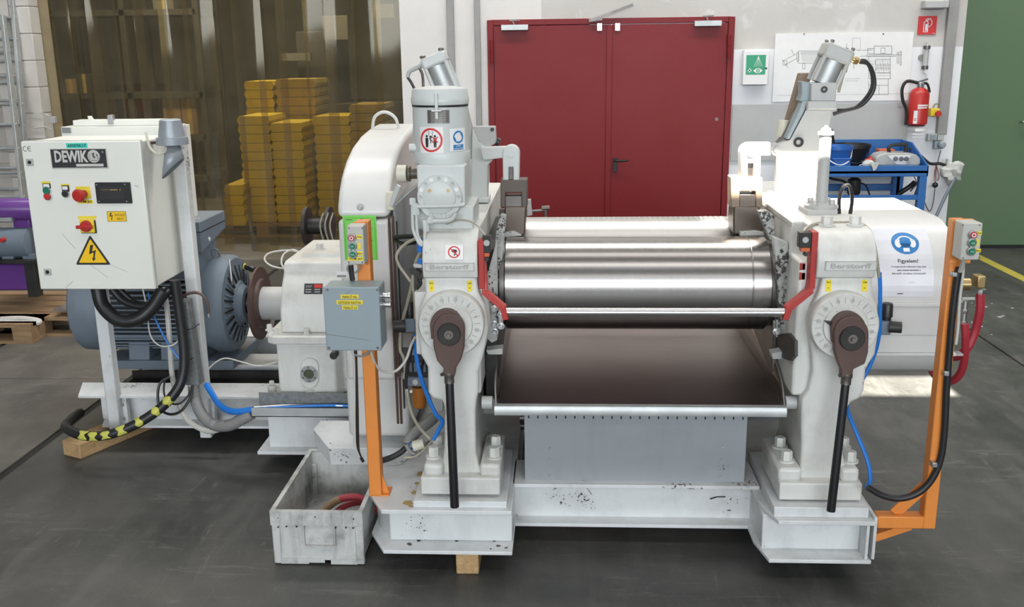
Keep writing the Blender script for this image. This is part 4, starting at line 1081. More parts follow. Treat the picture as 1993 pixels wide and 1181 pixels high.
decal('registered_mark', ring2(u1-ww*.075, v0+hh*.80, .0025, .0037, 14), 'silver', mp_, fp2, .0012)
MB().box(u0+ww*.44, u0+ww*.92, YC-.007, YC-.004, v0+hh*.10, v0+hh*.235).build('number_tag', 'silver', mp_, bev=.003)
for (x0, y0, x1, y1) in ((50, 309, 64, 323), (85, 523, 99, 536)):
    L = MB().fbox(x0, y0, x1, y1, YC-.006, .006).build('lock', 'pale_grey', cb, bev=.003)
    MB().fdisc((x0+x1)/2, (y0+y1)/2, 3.6, YC-.0075, .002, 16).build('keyhole', 'black', L)
# push buttons
b1 = MB().fbox(83, 357, 97, 371, YC-.010, .010).build('button_legend', 'black', cb, bev=.002)
decal('legend_field', rect2(*fr(84.5, 358, 96, 365, YC-.01)), 'white', b1, PL(YC-.01))
decal('label_tape', rect2(*lab(81, 353, 98, 358)), 'yellow', cb, fp)
c1 = at(90.5, 371, y=YC-.014); c2 = at(92, 382, y=YC-.014)
q = MB()
MB().cyl(c1+Vector((0, .014, 0)), c1, .0185, n=20).cyl(c2+Vector((0, .014, 0)), c2, .0185, n=20).build('twin_bezel', 'chrome', b1)
MB().cyl(c1+Vector((0, .01, 0)), c1-Vector((0, .004, 0)), .015, n=20).build('start_button', 'button_green', b1)
MB().cyl(c2+Vector((0, .01, 0)), c2-Vector((0, .004, 0)), .015, n=20).build('stop_button', 'button_red', b1)
b2 = MB().fbox(120, 361, 133, 373, YC-.010, .010).build('button_legend', 'black', cb, bev=.002)
decal('legend_field', rect2(*fr(121.5, 362.5, 131.5, 369, YC-.01)), 'white', b2, PL(YC-.01))
decal('label_tape', rect2(*lab(118, 358, 135, 362)), 'yellow', cb, fp)
c1 = at(127, 377, y=YC-.012); MB().ring(c1+Vector((0, .012, 0)), (0, -1, 0), .012, .0175, .014, 24).build('bezel', 'chrome', b2)
MB().cyl(c1+Vector((0, .012, 0)), c1-Vector((0, .004, 0)), .0125).build('push_button', 'black', b2)
es = MB().fbox(153, 369, 176, 386, YC-.004, .004).build('estop_plate', 'sticker_yellow', cb, bev=.001)
c1 = at(164, 377, y=YC-.004); MB().lathe(c1, (-.12, -1, -.05), [(0, .017), (.035, .017), (.036, .028), (.05, .030), (.058, .024), (.061, 0)], 28).build('mushroom_button', 'button_red', es)
decal('label_tape', rect2(*lab(147, 363, 175, 368.5)), 'yellow', cb, fp)
tape_label(cb, 151, 389, 181, 396, YC, 'TPM #3', 'yellow', hk=.6)
u0, v0, u1, v1 = fr(186, 355, 254, 396, YC-.012)
ds = MB().box(u0, u1, YC-.012, YC, v0, v1).build('display_unit', 'black', cb, bev=.003)
fd = PL(YC-.012)
decal('display_face', rect2(u0+.02, v0+.02, u1-.03, v1-.02), 'ink', ds, fd)
decal('display_digits', rect2(u0+.07, v1-.036, u0+.105, v1-.032)+rect2(u0+.108, v1-.037, u0+.12, v1-.031)+rect2(u1-.065, v1-.037, u1-.05, v1-.031)+rect2(u0+.03, v1-.0345, u0+.065, v1-.0335), 'foam_tan', ds, fd, .0012)
for a, b in ((u0+.01, v1-.01), (u1-.022, v1-.01), (u0+.012, v0+.01), (u1-.022, v0+.01)):
    MB().cyl((a, YC-.012, b), (a, YC-.0135, b), .003, n=10).build('screw', 'zinc', ds)
u0, v0, u1, v1 = lab(209, 411, 246, 431)
s = decal('voltage_label', rect2(u0, v0, u1, v1), 'warning_yellow', cb, fp)
t_ = .0016
def bolt2(cx, cy, h):
    return [[(cx+x*h, cy+y*h) for x, y in ((-.08, .5), (.10, .5), (-.03, .10), (.22, .20), (.08, -.30), (.0, -.30), (.07, .05), (-.22, -.06))], [(cx+x*h, cy+y*h) for x, y in ((-.07, -.28), (.15, -.28), (.0, -.5))]]
decal('label_frame', rect2(u0, v0, u1, v0+t_)+rect2(u0, v1-t_, u1, v1)+rect2(u0, v0, u0+t_, v1)+rect2(u1-t_, v0, u1, v1)+bolt2(u0+.019, (v0+v1)/2, .036)+T2('VIGYÁZZ!', .011, u0+.06, v1-.016, .05)+T2('400 V!', .011, u0+.06, v0+.013, .03), 'ink', s, fp, .0012)
decal('label_tape', rect2(*lab(152, 420.5, 188, 425.5)), 'yellow', cb, fp)
ms = MB().fbox(155, 427, 183, 453, YC-.014, .014).build('main_switch', 'sticker_yellow', cb, bev=.002)
MB().fbox(157, 429, 186, 454, YC-.008, .008).build('switch_base', 'black', ms)
c1 = at(168, 440, y=YC-.014); MB().lathe(c1, (0, -1, 0), [(0, .028), (.014, .026), (.02, .022)], 28).build('switch_dial', 'button_red', ms)
MB().bar(c1+Vector((-.036, -.026, 0)), c1+Vector((.04, -.026, 0)), .014, .016).build('switch_grip', 'button_red', ms, bev=.003)
u_ = [UV(175, 457, YC), UV(147.5, 515, YC), UV(216, 515, YC)]
def inset(tri, f):
    cxm = sum(p[0] for p in tri)/3; cym = sum(p[1] for p in tri)/3
    return [(cxm+(p[0]-cxm)*f, cym+(p[1]-cym)*f) for p in tri]
def rtri(tri, rr=.10):
    out = []
    for i in range(3):
        p, a, b = tri[i], tri[i-1], tri[(i+1) % 3]
        for t2 in (1.0, .5, 0.0):
            w = rr
            e0 = (p[0]+(a[0]-p[0])*w*t2, p[1]+(a[1]-p[1])*w*t2); e1 = (p[0]+(b[0]-p[0])*w*(1-t2), p[1]+(b[1]-p[1])*w*(1-t2))
            out.append(((e0[0]+e1[0]-p[0]) if t2 == .5 else (e0[0] if t2 == 1 else e1[0]), (e0[1]+e1[1]-p[1]) if t2 == .5 else (e0[1] if t2 == 1 else e1[1])))
            if t2 == .5:
                m_ = ((e0[0]+e1[0])/2*.6+p[0]*.4, (e0[1]+e1[1])/2*.6+p[1]*.4); out[-1] = m_
    return out
s = decal('warning_triangle', [rtri(u_, .07)], 'ink', cb, fp, label='yellow high voltage warning triangle')
decal('triangle_field', [rtri(inset(u_, .80), .05)], 'warning_yellow', s, fp, .0012)
cxm, cym = sum(p[0] for p in u_)/3, sum(p[1] for p in u_)/3
decal('lightning_bolt', bolt2(cxm+.004, cym+.008, .080), 'ink', s, fp, .002)
decal('scratches', line2(UV(121, 455, YC), UV(146, 483, YC), .0009)+line2(UV(163, 505, YC), UV(210, 540, YC), .0009)+line2(UV(128, 560, YC), UV(142, 547, YC), .0013)+line2(UV(215, 515, YC), UV(250, 530, YC), .0008)+line2(UV(262, 361, YC), UV(270, 363, YC), .002), 'steel_dark', dr_, fp)

# flat white cabinet behind
YB = 4.84
b_ = thing('rear_cabinet', 'flat-topped white steel cabinet with latch standing behind the control cabinet', 'cabinet', (X(235, 250, YB), YB, 1.2))
bx0, bx1 = X(118, 250, YB), X(351, 250, YB); bz = Z(235, 246, YB)
MB().box(bx0, bx1, YB, YB+.13, 1.2, bz).build('cabinet_body', 'cabinet_white', b_, bev=.004)
MB().box(bx0+.05, bx1-.10, YB+.03, YB+.125, bz, bz+.03).build('cabinet_lid', 'cabinet_white', b_, bev=.004)
MB().fbox(120, 248, 138, 259, YB-.006, .006).build('hinge_plate', 'zinc', b_, bev=.001)
MB().fbox(209, 224, 219, 242, YB+.02, .03).build('latch', 'zinc', b_, bev=.002)
MB().prism([at(170, 226, y=YB+.05), at(175, 226, y=YB+.05), at(181, 235, y=YB+.05), at(173, 235, y=YB+.05)], (0, .02, 0)).build('lid_stop', 'cabinet_white', b_)

MB().box(cx0+.1, cx0+.15, YC+.386, YB, 1.25, 1.3).build('mounting_bracket', 'base_white', b_)

# grey horn hanging on the cabinet side
hn = thing('alarm_horn', 'grey cone alarm horn on the side of the control cabinet', 'horn', at(335, 272, y=4.52))
q = at(335, 272, y=4.52); k = mpp(335, 272, 4.52)
MB().lathe(q, (0, 0, 1), [(0, 29*k), (.012, 29*k), (.014, 25*k), (.09, 20*k), (.096, 17*k)], 36).build('horn_body', 'horn_grey', hn, sm=40)
MB().lathe(q, (0, 0, -1), [(-.002, 30*k), (.022, 30*k)], 36).build('horn_flange', 'horn_grey', hn)
mb = MB(); n = 28; top = []; bot = []
for i in range(n):
    a = 2*PI*i/n; ca, sa = math.cos(a), math.sin(a)
    top.append(mb.bm.verts.new(q+Vector((13*k*ca, 13*k*sa, -.022)))); 
    t_ = (1-ca)/2
    bot.append(mb.bm.verts.new(q+Vector((.0-1*k+22*k*ca, 20*k*sa-.015, -.085-.095*t_))))
for i in range(n): mb.face([top[i], top[(i+1)%n], bot[(i+1)%n], bot[i]])
mb.build('horn_cone', 'horn_grey', hn, solid=.003, sm=50)
MB().bar((cx1-.01, 4.55, q.z-.015), (q.x, 4.52, q.z-.012), .03, .012).build('horn_bracket', 'brown_paint', hn)
MB().tube([at(284, 258, y=4.5), at(291, 285, y=4.47), at(305, 298, y=4.46), at(320, 296, y=4.48), at(325, 282, y=4.5)], .006).build('horn_cable', 'cream_paint', hn)
# ================================================================ oil pot (lubricator) on the first cap
PY = 3.76
pk = mpp(858, 250, PY-.11)
pc = at(858, 250, y=PY); pr = 57.5*pk
ctop = 1.358
lu = thing('oil_pot', 'white lidded oil pot with prohibition sticker on its pump block', 'lubricator', (pc.x, PY, ctop))
zl = Z(858, 205, PY-pr); zb0 = Z(858, 298, PY-pr); zr0 = Z(858, 324, PY-pr)
MB().lathe((pc.x, PY, zr0), (0, 0, 1), [(0, pr*.86), (.006, pr*.98), (.012, pr), (zb0-zr0-.004, pr), (zb0-zr0, pr*.985)], 56, caps=True).build('pot_collar', 'pot_white', lu, sm=40)
MB().lathe((pc.x, PY, zb0-.002), (0, 0, 1), [(0, pr*.965), (zl-zb0, pr*.955)], 64).build('pot_body', 'pot_white', lu)
lid = MB().lathe((pc.x, PY, zl), (0, 0, 1), [(0, pr*.985), (.008, pr*1.0), (.024, pr*1.0), (.028, pr*.975), (.05, pr*.96), (.058, pr*.92), (.066, pr*.5), (.068, 0)], 56).build('pot_lid', 'pot_white', lu, sm=40)
MB().lathe((pc.x, PY, zl-.008), (0, 0, 1), [(0, pr*.97), (.008, pr*.975)], 56).build('lid_gasket', 'rubber', lu)
q = Vector((X(849, 180, PY-pr), PY-pr-.004, zl))
cl = MB().bar(q+Vector((0, 0, -.05)), q+Vector((0, 0, .045)), .012, .012, up=(0, 1, 0)).build('lid_clamp', 'pot_white', lu, bev=.002)
MB().cyl(q+Vector((-.018, -.004, -.02)), q+Vector((.018, -.004, -.02)), .004).build('clamp_pin', 'zinc', cl)
fw = wrapz(pc.x, PY, pr*.965)
def ang_u(px, py): return math.asin(max(-1, min(1, (X(px, py, PY-pr*.8)-pc.x)/pr)))*pr
zp = lambda py, px=858: Z(px, py, PY-pr*.97)
s = decal('rating_plate', rect2(ang_u(833, 225), zp(240), ang_u(875, 225), zp(214), 6), 'steel_dark', lu, fw, .001)
u0, u1 = ang_u(836, 225), ang_u(872, 225)
decal('plate_lines', sum([rect2(u0, zp(217+i*4.6)-.001, u1, zp(217+i*4.6), 4) for i in range(5)], []), 'iron_black', s, fw, .0018)
s = decal('prohibition_sticker', rect2(ang_u(818, 270), zp(298), ang_u(864, 270), zp(247), 8), 'white', lu, fw, .001)
cu = (ang_u(818, 270)+ang_u(864, 270))/2; cv = (zp(298)+zp(247))/2
decal('prohibition_ring', ring2(cu, cv, .037, .0445, 36), 'sign_red', s, fw, .0018)
def man(u, v, h):
    return disc2(u, v+h*.40, h*.10, 14)+[[(u-h*.13, v+h*.27), (u-h*.13, v-.02*h), (u-h*.10, v-.5*h), (u-.01*h, v-.5*h), (u, v-.1*h), (u+.01*h, v-.5*h), (u+h*.10, v-.5*h), (u+h*.13, v-.02*h), (u+h*.13, v+h*.27)]]
decal('men_pictogram', man(cu-.016, cv-.004, .046)+man(cu+.016, cv-.004, .046)+line2((cu-.006, cv+.006), (cu+.006, cv-.004), .003)+rect2(cu-.002, cv-.012, cu+.001, cv+.012)+rect2(cu-.008, cv+.016, cu-.0065, cv+.034)+rect2(cu+.0065, cv+.016, cu+.008, cv+.034)+rect2(cu-.005, cv+.008, cu+.005, cv+.016), 'ink', s, fw, .0018)
decal('red_cross', line2((cu+.006, cv+.012), (cu+.027, cv-.009), .004)+line2((cu+.006, cv-.009), (cu+.027, cv+.012), .004), 'sign_red', s, fw, .0028)
s = decal('apron_sticker', rect2(ang_u(876, 272), zp(295), ang_u(903, 272), zp(251), 6), 'white', lu, fw, .001)
cu = (ang_u(876, 272)+ang_u(903, 272))/2; cv = zp(268)
decal('mandatory_disc', disc2(cu, cv, .0235), 'sign_blue', s, fw, .0018)
decal('apron_pictogram', [[(cu-.011, cv-.016), (cu+.006, cv-.016), (cu+.006, cv+.006), (cu+.001, cv+.009), (cu-.006, cv+.009), (cu-.011, cv+.004)]]+ring2(cu+.003, cv+.012, .004, .006, 12), 'white', s, fw, .0026)
wb = decal('caption_band', rect2(cu-.023, zp(293), cu+.023, zp(283), 3), 'sign_blue', s, fw, .0018)
decal('lettering', T2('KÖTÉNY', .004, cu, zp(285.5), .024, .01)+T2('HASZNÁLATA KÖTELEZŐ', .0035, cu, zp(290), .04, .01), 'white', wb, fw, .0026)
# pump block with round cover
YP = 3.62
MB().fbox(812, 322, 905, 402, YP, .25).build('pump_block', 'pot_white', lu, bev=.006)
MB().box(X(806, 420, YP), X(921, 420, YP), YP+.01, YP+.26, ctop, Z(860, 402, YP)).build('pump_foot', 'pot_white', lu, bev=.006)
c = at(855, 385, y=YP-.018)
fc = MB().lathe(c+Vector((0, .018, 0)), (0, -1, 0), [(0, .086), (.016, .084), (.018, .082)], 48).build('face_flange', 'pot_white', lu)
MB().lathe(c+Vector((0, .003, 0)), (0, -1, 0), [(0, .062), (.010, .061), (.012, .058)], 40).build('face_cover', 'pot_white', fc)
for i in range(9):
    a = PI*(.02+.96*i/8)
    q = c+Vector((.073*math.cos(a), 0, .073*math.sin(a)))
    MB().lathe(q, (0, -1, 0), [(0, .0075), (.004, .0075), (.004, .003), (.002, .0)], 14).build('grease_port', 'white' if i % 2 else 'pale_grey', fc)
for a in (.7, 2.45, 3.9, 5.5):
    q = c+Vector((.045*math.cos(a), -.009, .045*math.sin(a))); MB().cyl(q, q-Vector((0, .004, 0)), .006, n=12).build('cover_screw', 'brass', fc)
for px, py in ((840, 418), (865, 418)):
    q = at(px, py, y=YP-.0); MB().bolt(q, (0, -1, 0), .011, .02).build('pump_screw', 'pot_white', lu)
q0 = at(806, 338, y=3.74); q1 = at(786, 338, y=3.74)
kb = MB().lathe(q0, q1-q0, [(-.02, .02), (.012, .02), (.014, .030), (.022, .030), (.024, .026)], 24).build('drive_ratchet', 'bare_brown', lu)
MB().lathe(q1, q1-q0, [(-.012, .034), (.024, .034), (.028, .028)], 24).build('ratchet_drum', 'cream_paint', kb)
q = at(803, 288, y=3.72); MB().cyl(q-Vector((.012, 0, 0)), q+Vector((.02, 0, 0)), .016).build('filler_boss', 'pot_white', lu)
# oil lines
wp = 'pot_white'
for pts, r in (([(905, 398), (880, 401), (840, 402), (815, 402), (803, 402)], .0065), ([(803, 392), (803, 430), (805, 450), (815, 472), (822, 478)], .0065), ([(810, 402), (811, 440), (814, 460), (822, 474)], .006),
               ([(888, 415), (876, 428), (850, 430), (832, 430)], .0085), ([(828, 430), (827, 455), (826, 472)], .0065)):
    MB().tube([at(a, b, y=3.575) for a, b in pts], r).build('oil_line', wp, lu)
for px, py, s_ in ((803, 394, 9), (808, 404, 8), (810, 414, 8), (838, 430, 8), (828, 436, 9), (829, 446, 7)):
    q = at(px, py, y=3.575); MB().bolt(q-Vector((0, 0, .012)), (0, 0, 1), .0125, .026, False).build('line_fitting', wp, lu)

# ================================================================ pneumatic cylinders on their brackets
def cyl_unit(t, p0, p1, rpx, Y, mat, capw):
    k = mpp(*p0, Y); a, b = at(*p0, y=Y), at(*p1, y=Y); d = (b-a).normalized(); L = (b-a).length; r = rpx*k
    MB().cyl(a, b, r*.86, n=36).build('cylinder_barrel', 'alu', t)
    sd = d.cross(Vector((0, 1, 0))).normalized()
    for s1 in (-1, 1):
        for s2 in (-1, 1):
            o = sd*r*.86*s1+Vector((0, r*.86*s2, 0)); MB().cyl(a+o, b+o, .009, n=10).build('tie_rod', mat, t)
    cap = MB().bar(b-d*.004, b+d*capw, 2*r*1.04, 2*r*1.04, up=(0, 1, 0)).build('cylinder_cap', mat, t, bev=.012, seg=3)
    for s1 in (-1, 1):
        for s2 in (-1, 1):
            o = sd*r*.8*s1+Vector((0, r*.8*s2, 0)); MB().bolt(b+d*capw+o, d, .008, .012, False).build('cap_nut', 'steel_dark', cap)
    return a, b, d, sd, r, cap

YS = 4.40
st1 = thing('cylinder_bracket', 'pale cast bracket with tilted pneumatic cylinder and black hoses lit by the sun', 'pneumatic cylinder', at(1555, 383, y=YS), 'pneumatic guide cylinders')
pl_ = [(1511, 304), (1512, 381), (1586, 381), (1598, 330), (1620, 212), (1570, 212), (1538, 272), (1520, 279)]
c0 = (1512.5, 291.5)
kn = [(c0[0]+12.5*math.cos(a), c0[1]+12.5*math.sin(a)) for a in [math.radians(x) for x in (-60, -90, -120, -150, -180, -210, -240, -265)]]
MB().fpoly(kn+pl_[0:], YS, .05).build('bracket_plate', 'pale_grey', st1, bev=.004)
MB().fpoly([(1530, 270), (1537, 270), (1566, 215), (1572, 195), (1562, 195), (1556, 213)], YS-.005, .07).build('bracket_web', 'grey_enamel', st1, bev=.003)
MB().fbox(1505, 379, 1606, 388, YS-.03, .14).build('bracket_foot', 'pale_grey', st1, bev=.004)
MB().fdisc(1512.5, 291.5, 6, YS-.006, .02, 20).build('pivot_pin', 'pale_grey', st1)
MB().ring(at(1554, 276.5, y=YS-.004), (0, -1, 0), .011, .022, .004, 24).build('bore_ring', 'black', st1)
MB().fdisc(1551, 276.5, 4, YS-.006, .006, 16).build('bore_pin', 'pale_grey', st1)
MB().fbox(1579, 161, 1628, 197, YS-.03, .12).build('trunnion_block', 'pale_grey', st1, bev=.004)
MB().fbox(1573, 197, 1629, 213, YS-.04, .14).build('trunnion_collar', 'pale_grey', st1, bev=.004)
MB().fpoly([(1560, 158), (1580, 161), (1579, 197), (1556, 197), (1561, 182)], YS+.0, .08).build('clevis_block', 'grey_enamel', st1, bev=.004)
MB().ring(at(1604, 174, y=YS-.031), (0, -1, 0), .006, .014, .004, 24).build('trunnion_pin', 'black', st1)
MB().fpoly([(1512, 278), (1537, 274), (1578, 200), (1562, 196), (1545, 224), (1520, 270)], YS+.055, .05).build('bell_crank', 'steel_dark', st1, bev=.004)
MB().fpoly([(1557, 142), (1578, 142), (1578, 155), (1540, 238), (1530, 238)], YS+.12, .05).build('rear_link', 'tan_block', st1, bev=.004)
MB().cyl(at(1522, 266, y=YS+.1), at(1525, 234, y=YS+.1), .026, n=20).build('spring_cup', 'cream_paint', st1)
a, b, d, sd, r, cap = cyl_unit(st1, (1600, 163), (1621, 117), 27, YS+.03, 'pale_grey', .06)
q = at(1650, 112, y=YS); q1 = at(1672, 120, y=YS)
ft = MB().cyl(q, q1, .013, n=14).bolt(q+(q1-q)*.5, q1-q, .016, .02, False).build('elbow_fitting', 'brass', st1)
MB().tube([q1, at(1690, 125, y=YS), at(1701, 150, y=YS), at(1699, 178, y=YS), at(1676, 205, y=YS), at(1640, 216, y=YS), at(1622, 222, y=YS)], .0085).build('air_hose', 'rubber', st1)
MB().tube([q1+Vector((0, .01, .004)), at(1686, 120, y=YS), at(1697, 145, y=YS), at(1695, 175, y=YS), at(1670, 206, y=YS), at(1645, 214, y=YS), at(1630, 214, y=YS)], .0075).build('air_hose', 'rubber', st1)
v0 = at(1648, 122, y=YS-.01); v1 = at(1632, 180, y=YS-.01)
MB().tube([v0, at(1643, 140, y=YS-.01), v1], .006).build('drain_tube', 'clear_hose', st1)
MB().cyl(v0, at(1643, 140, y=YS-.01), .011, n=12).build('quick_coupling', 'brass', st1)

YL = 4.32
st2 = thing('cylinder_bracket', 'pale cast bracket with tilted pneumatic cylinder behind the oil pot', 'pneumatic cylinder', at(935, 394, y=YL), 'pneumatic guide cylinders')
MB().fpoly([(918, 246), (964, 246), (966, 278), (955, 284), (960, 300), (951, 316), (949, 394), (916, 394)], YL+.02, .05).build('bracket_plate', 'pale_grey', st2, bev=.004)
MB().fpoly([(919, 250), (930, 275), (948, 288), (960, 291), (962, 304), (956, 316), (949, 320), (949, 392), (916, 392)], YL-.01, .05).build('bracket_web', 'pot_white', st2, bev=.004)
MB().fbox(915, 386, 951, 395, YL-.04, .14).build('bracket_foot', 'pot_white', st2, bev=.004)
MB().fdisc(948.5, 303, 7, YL-.018, .03, 20).build('pivot_pin', 'pot_white', st2)
MB().ring(at(958, 252, y=YL+.016), (0, -1, 0), .002, .008, .003, 16).build('bore_ring', 'black', st2)
MB().cyl(at(966, 275, y=YL+.04), at(972, 278, y=YL+.04), .02).build('rubber_buffer', 'rubber', st2)
MB().fbox(852, 176, 900, 214, YL-.03, .12).build('trunnion_block', 'pot_white', st2, bev=.004)
MB().fpoly([(858, 206), (908, 206), (919, 250), (919, 310), (895, 310), (880, 262)], YL+.02, .05).build('bracket_neck', 'pale_grey', st2, bev=.004)
a, b, d, sd, r, cap = cyl_unit(st2, (872, 178), (850, 126), 24, YL, 'pot_white', .045)
q = at(823, 126, y=YL); q1 = at(797, 138, y=YL)
MB().cyl(q, q1, .011, n=12).cyl(q1, at(793, 150, y=YL), .009, n=12).build('elbow_fitting', 'pale_grey', st2)
MB().tube([at(793, 150, y=YL), at(800, 160, y=YL), at(806, 172, y=YL)], .006).build('air_hose', 'rubber', st2)
MB().tube([at(816, 132, y=YL), at(822, 145, y=YL), at(824, 170, y=YL)], .006).build('air_hose', 'steel_dark', st2)

# standing pipe with flange on the second frame
pp = at(1598, 398, y=4.0); PB = pp.z-.012
sp = thing('pipe_stub', 'white capped pipe stub bolted upright on the frame in front of the sunlit bracket', 'pipe', (pp.x, pp.y, PB))
MB().box(pp.x-.07, pp.x+.05, pp.y-.07, pp.y+.09, 1.35, PB).build('mounting_pad', 'pale_grey', sp, bev=.003)
k = mpp(1598, 330, pp.y)
MB().lathe((pp.x, pp.y, PB), (0, 0, 1), [(0, 33*k), (.012, 33*k), (.016, 18*k), (.022, 14*k)], 36).build('pipe_flange', 'pale_grey', sp, sm=40)
zt = Z(1598, 262, pp.y)
MB().cyl((pp.x, pp.y, PB+.01), (pp.x, pp.y, zt), 11.5*k, n=28).build('pipe', 'pale_grey', sp)
MB().lathe((pp.x, pp.y, zt), (0, 0, 1), [(0, 15.5*k), (.012, 15.5*k), (.016, 10*k), (.024, 9*k), (.03, 4*k), (.036, 3*k)], 28).build('pipe_cap', 'pale_grey', sp, sm=40)
for i in range(4):
    a_ = PI/4+i*PI/2; MB().bolt((pp.x+24*k*math.cos(a_), pp.y+24*k*math.sin(a_), PB+.012), (0, 0, 1), .012, .022).build('flange_bolt', 'pale_grey', sp)
lp = at(1644, 410, z=1.345)
tag(MB().tube([lp+Vector((-.022, 0, -.012)), lp+Vector((-.026, 0, .05)), lp+Vector((-.014, 0, .10)), lp+Vector((.012, 0, .105)), lp+Vector((.027, 0, .05)), lp+Vector((.024, 0, -.012))], .008).build('rubber_strap', 'rubber', origin=lp), 'black rubber strap loop standing up beside the pipe stub', 'strap')
# ================================================================ orange posts with push-button stations
def station(parent, box, dep, Y, btns, tags, col='station_grey'):
    s = MB().fbox(*box, Y, dep).build('button_station', col, parent, bev=.004)
    x0, y0, x1, y1 = box
    for px, py in ((x0+3, y0+4), (x1-3, y0+4), (x0+3, y1-4), (x1-3, y1-4)):
        MB().fdisc(px, py, 1.7, Y-.001, .004, 10).build('cover_screw', 'steel_dark', s)
    for (px, py, m_) in btns:
        c = at(px, py, y=Y)
        MB().lathe(c, (0, -1, 0), [(-.002, .0155), (.010, .0155), (.012, .0135)], 24).build('button_bezel', 'zinc', s)
        MB().lathe(c, (0, -1, 0), [(0, .0115), (.014, .0115), (.016, .010)], 20).build('push_button', m_, s)
        if m_ == 'button_red':
            decal('button_ring', ring2(c.x, c.z, .0045, .0075, 18), 'white', s, PL(Y-.016))
        else:
            decal('button_bar', rect2(c.x-.006, c.z-.0015, c.x+.006, c.z+.0015), 'pale_grey', s, PL(Y-.016))
    for (a, b, c_, d_, body) in tags: tape_label(s, a, b, c_, d_, Y, body, 'yellow', hk=.5)
    return s

YO = 3.57
p1 = thing('control_post', 'orange square post with push-button station and grey junction box on the base corner', 'control post', at(732, 963, y=YO), 'orange control posts')
ox0, ox1 = X(718, 950, YO), X(742, 950, YO)
zt1 = Z(700, 431, YO)
MB().box(ox0, ox1, YO, YO+.06, PZ, zt1).build('post', 'orange_paint', p1, bev=.004)
MB().prism([(ox1, YO+.02, PZ), (ox1+.03, YO+.02, PZ), (ox1, YO+.02, PZ+.09)], (0, .008, 0)).prism([(ox0, YO-.0, PZ), (ox1+.03, YO-.0, PZ), (ox1+.03, YO+.08, PZ), (ox0, YO+.08, PZ)], (0, 0, .006)).build('foot_gusset', 'orange_paint', p1, bev=.001)
YJ = 3.42
jb = MB().fbox(632, 560, 739.5, 682, YJ+.01, .125).build('junction_box', 'grey_enamel', p1, bev=.005)
MB().fbox(631.5, 559, 740, 682.5, YJ, .014).build('box_lid', 'grey_enamel', jb, bev=.004)
for px, py in ((637, 564), (734, 564), (640, 677), (735, 677)):
    MB().fdisc(px, py, 2.6, YJ-.0015, .004, 14).build('lid_screw', 'steel_dark', jb)
tape_label(p1, 663, 573, 698, 581, YJ, 'TERELŐ FEL', 'yellow', hk=.58)
tape_label(p1, 655, 584, 706, 592, YJ, 'KÉTKEZES INDÍTÁS', 'yellow', hk=.58)
tape_label(p1, 666, 594, 697, 602, YJ, 'TERELŐ LE', 'yellow', hk=.58)
decal('scratches', line2(UV(633, 650, YJ), UV(680, 656, YJ), .0012)+line2(UV(680, 656, YJ), UV(718, 662, YJ), .001)+line2(UV(674, 572, YJ), UV(686, 563, YJ), .0014), 'steel_dark', jb, PL(YJ))
bx = X(741, 590, YJ+.06)
for py in (577, 594):
    z = Z(741, py, YJ+.06); MB().lathe((bx, YJ+.07, z), (1, 0, 0), [(-.002, .014), (.012, .014), (.012, .011), (.026, .011), (.028, .013), (.036, .013)], 16).build('cable_gland', 'chrome', jb)
station(p1, (676, 440, 708, 515), .07, 3.48, [(685.5, 462, 'button_red'), (687, 478, 'button_green'), (688, 494, 'button_green')],
        [(694, 457, 705, 465, 'Stop'), (696, 472, 702, 485, ''), (695, 489, 706, 497, 'Start'), (677, 500, 707, 507, 'TPM #3')])
MB().fbox(690, 432, 712, 516, 3.552, .017).build('mounting_plate', 'orange_paint', p1, bev=.001)
# cables down the post
def cable(name, label, pts, r, mat, Y=None, n=8, cat='cable', group=None):
    P3 = [at(p[0], p[1], y=(p[2] if len(p) > 2 else Y)) for p in pts]
    o = MB().tube(P3, r, n).build(name, mat, origin=P3[0])
    return tag(o, label, cat, group)
MB().tube([at(a, b, y=3.545) for a, b in ((679, 515), (676, 524), (682, 531), (692, 530), (699, 522), (699, 515))], .004).build('station_cable', 'grey_conduit', p1)
MB().tube([at(a, b, y=3.545) for a, b in ((683, 516), (684, 530), (686, 545))], .010).build('station_gland', 'rubber', p1)
cable('black_cable', 'black cable running down beside the first orange post into the crate corner', [(692, 682, 3.55), (693, 720, 3.55), (695, 790, 3.55), (696, 850, 3.55), (698, 880, 3.55), (707, 898, 3.56)], .0065, 'rubber')
cable('white_cable', 'thin white cable clipped along the first orange post', [(685, 684, 3.54), (689, 700, 3.54), (690, 760, 3.54), (690, 830, 3.54), (692, 870, 3.54), (700, 890, 3.55)], .0045, 'white_cable')
cable('white_cable', 'pair of white cables sagging from the grey junction box towards the pneumatic unit', [(722, 684, 3.55), (730, 708, 3.58), (745, 722, 3.62), (770, 722, 3.66), (790, 700, 3.68), (800, 672, 3.7), (808, 655, 3.7)], .0055, 'white_cable')
cable('grey_cable', 'short grey cable loop under the junction box beside the post', [(718, 684, 3.54), (712, 690, 3.53), (700, 693, 3.53), (690, 690, 3.54)], .0045, 'grey_conduit')

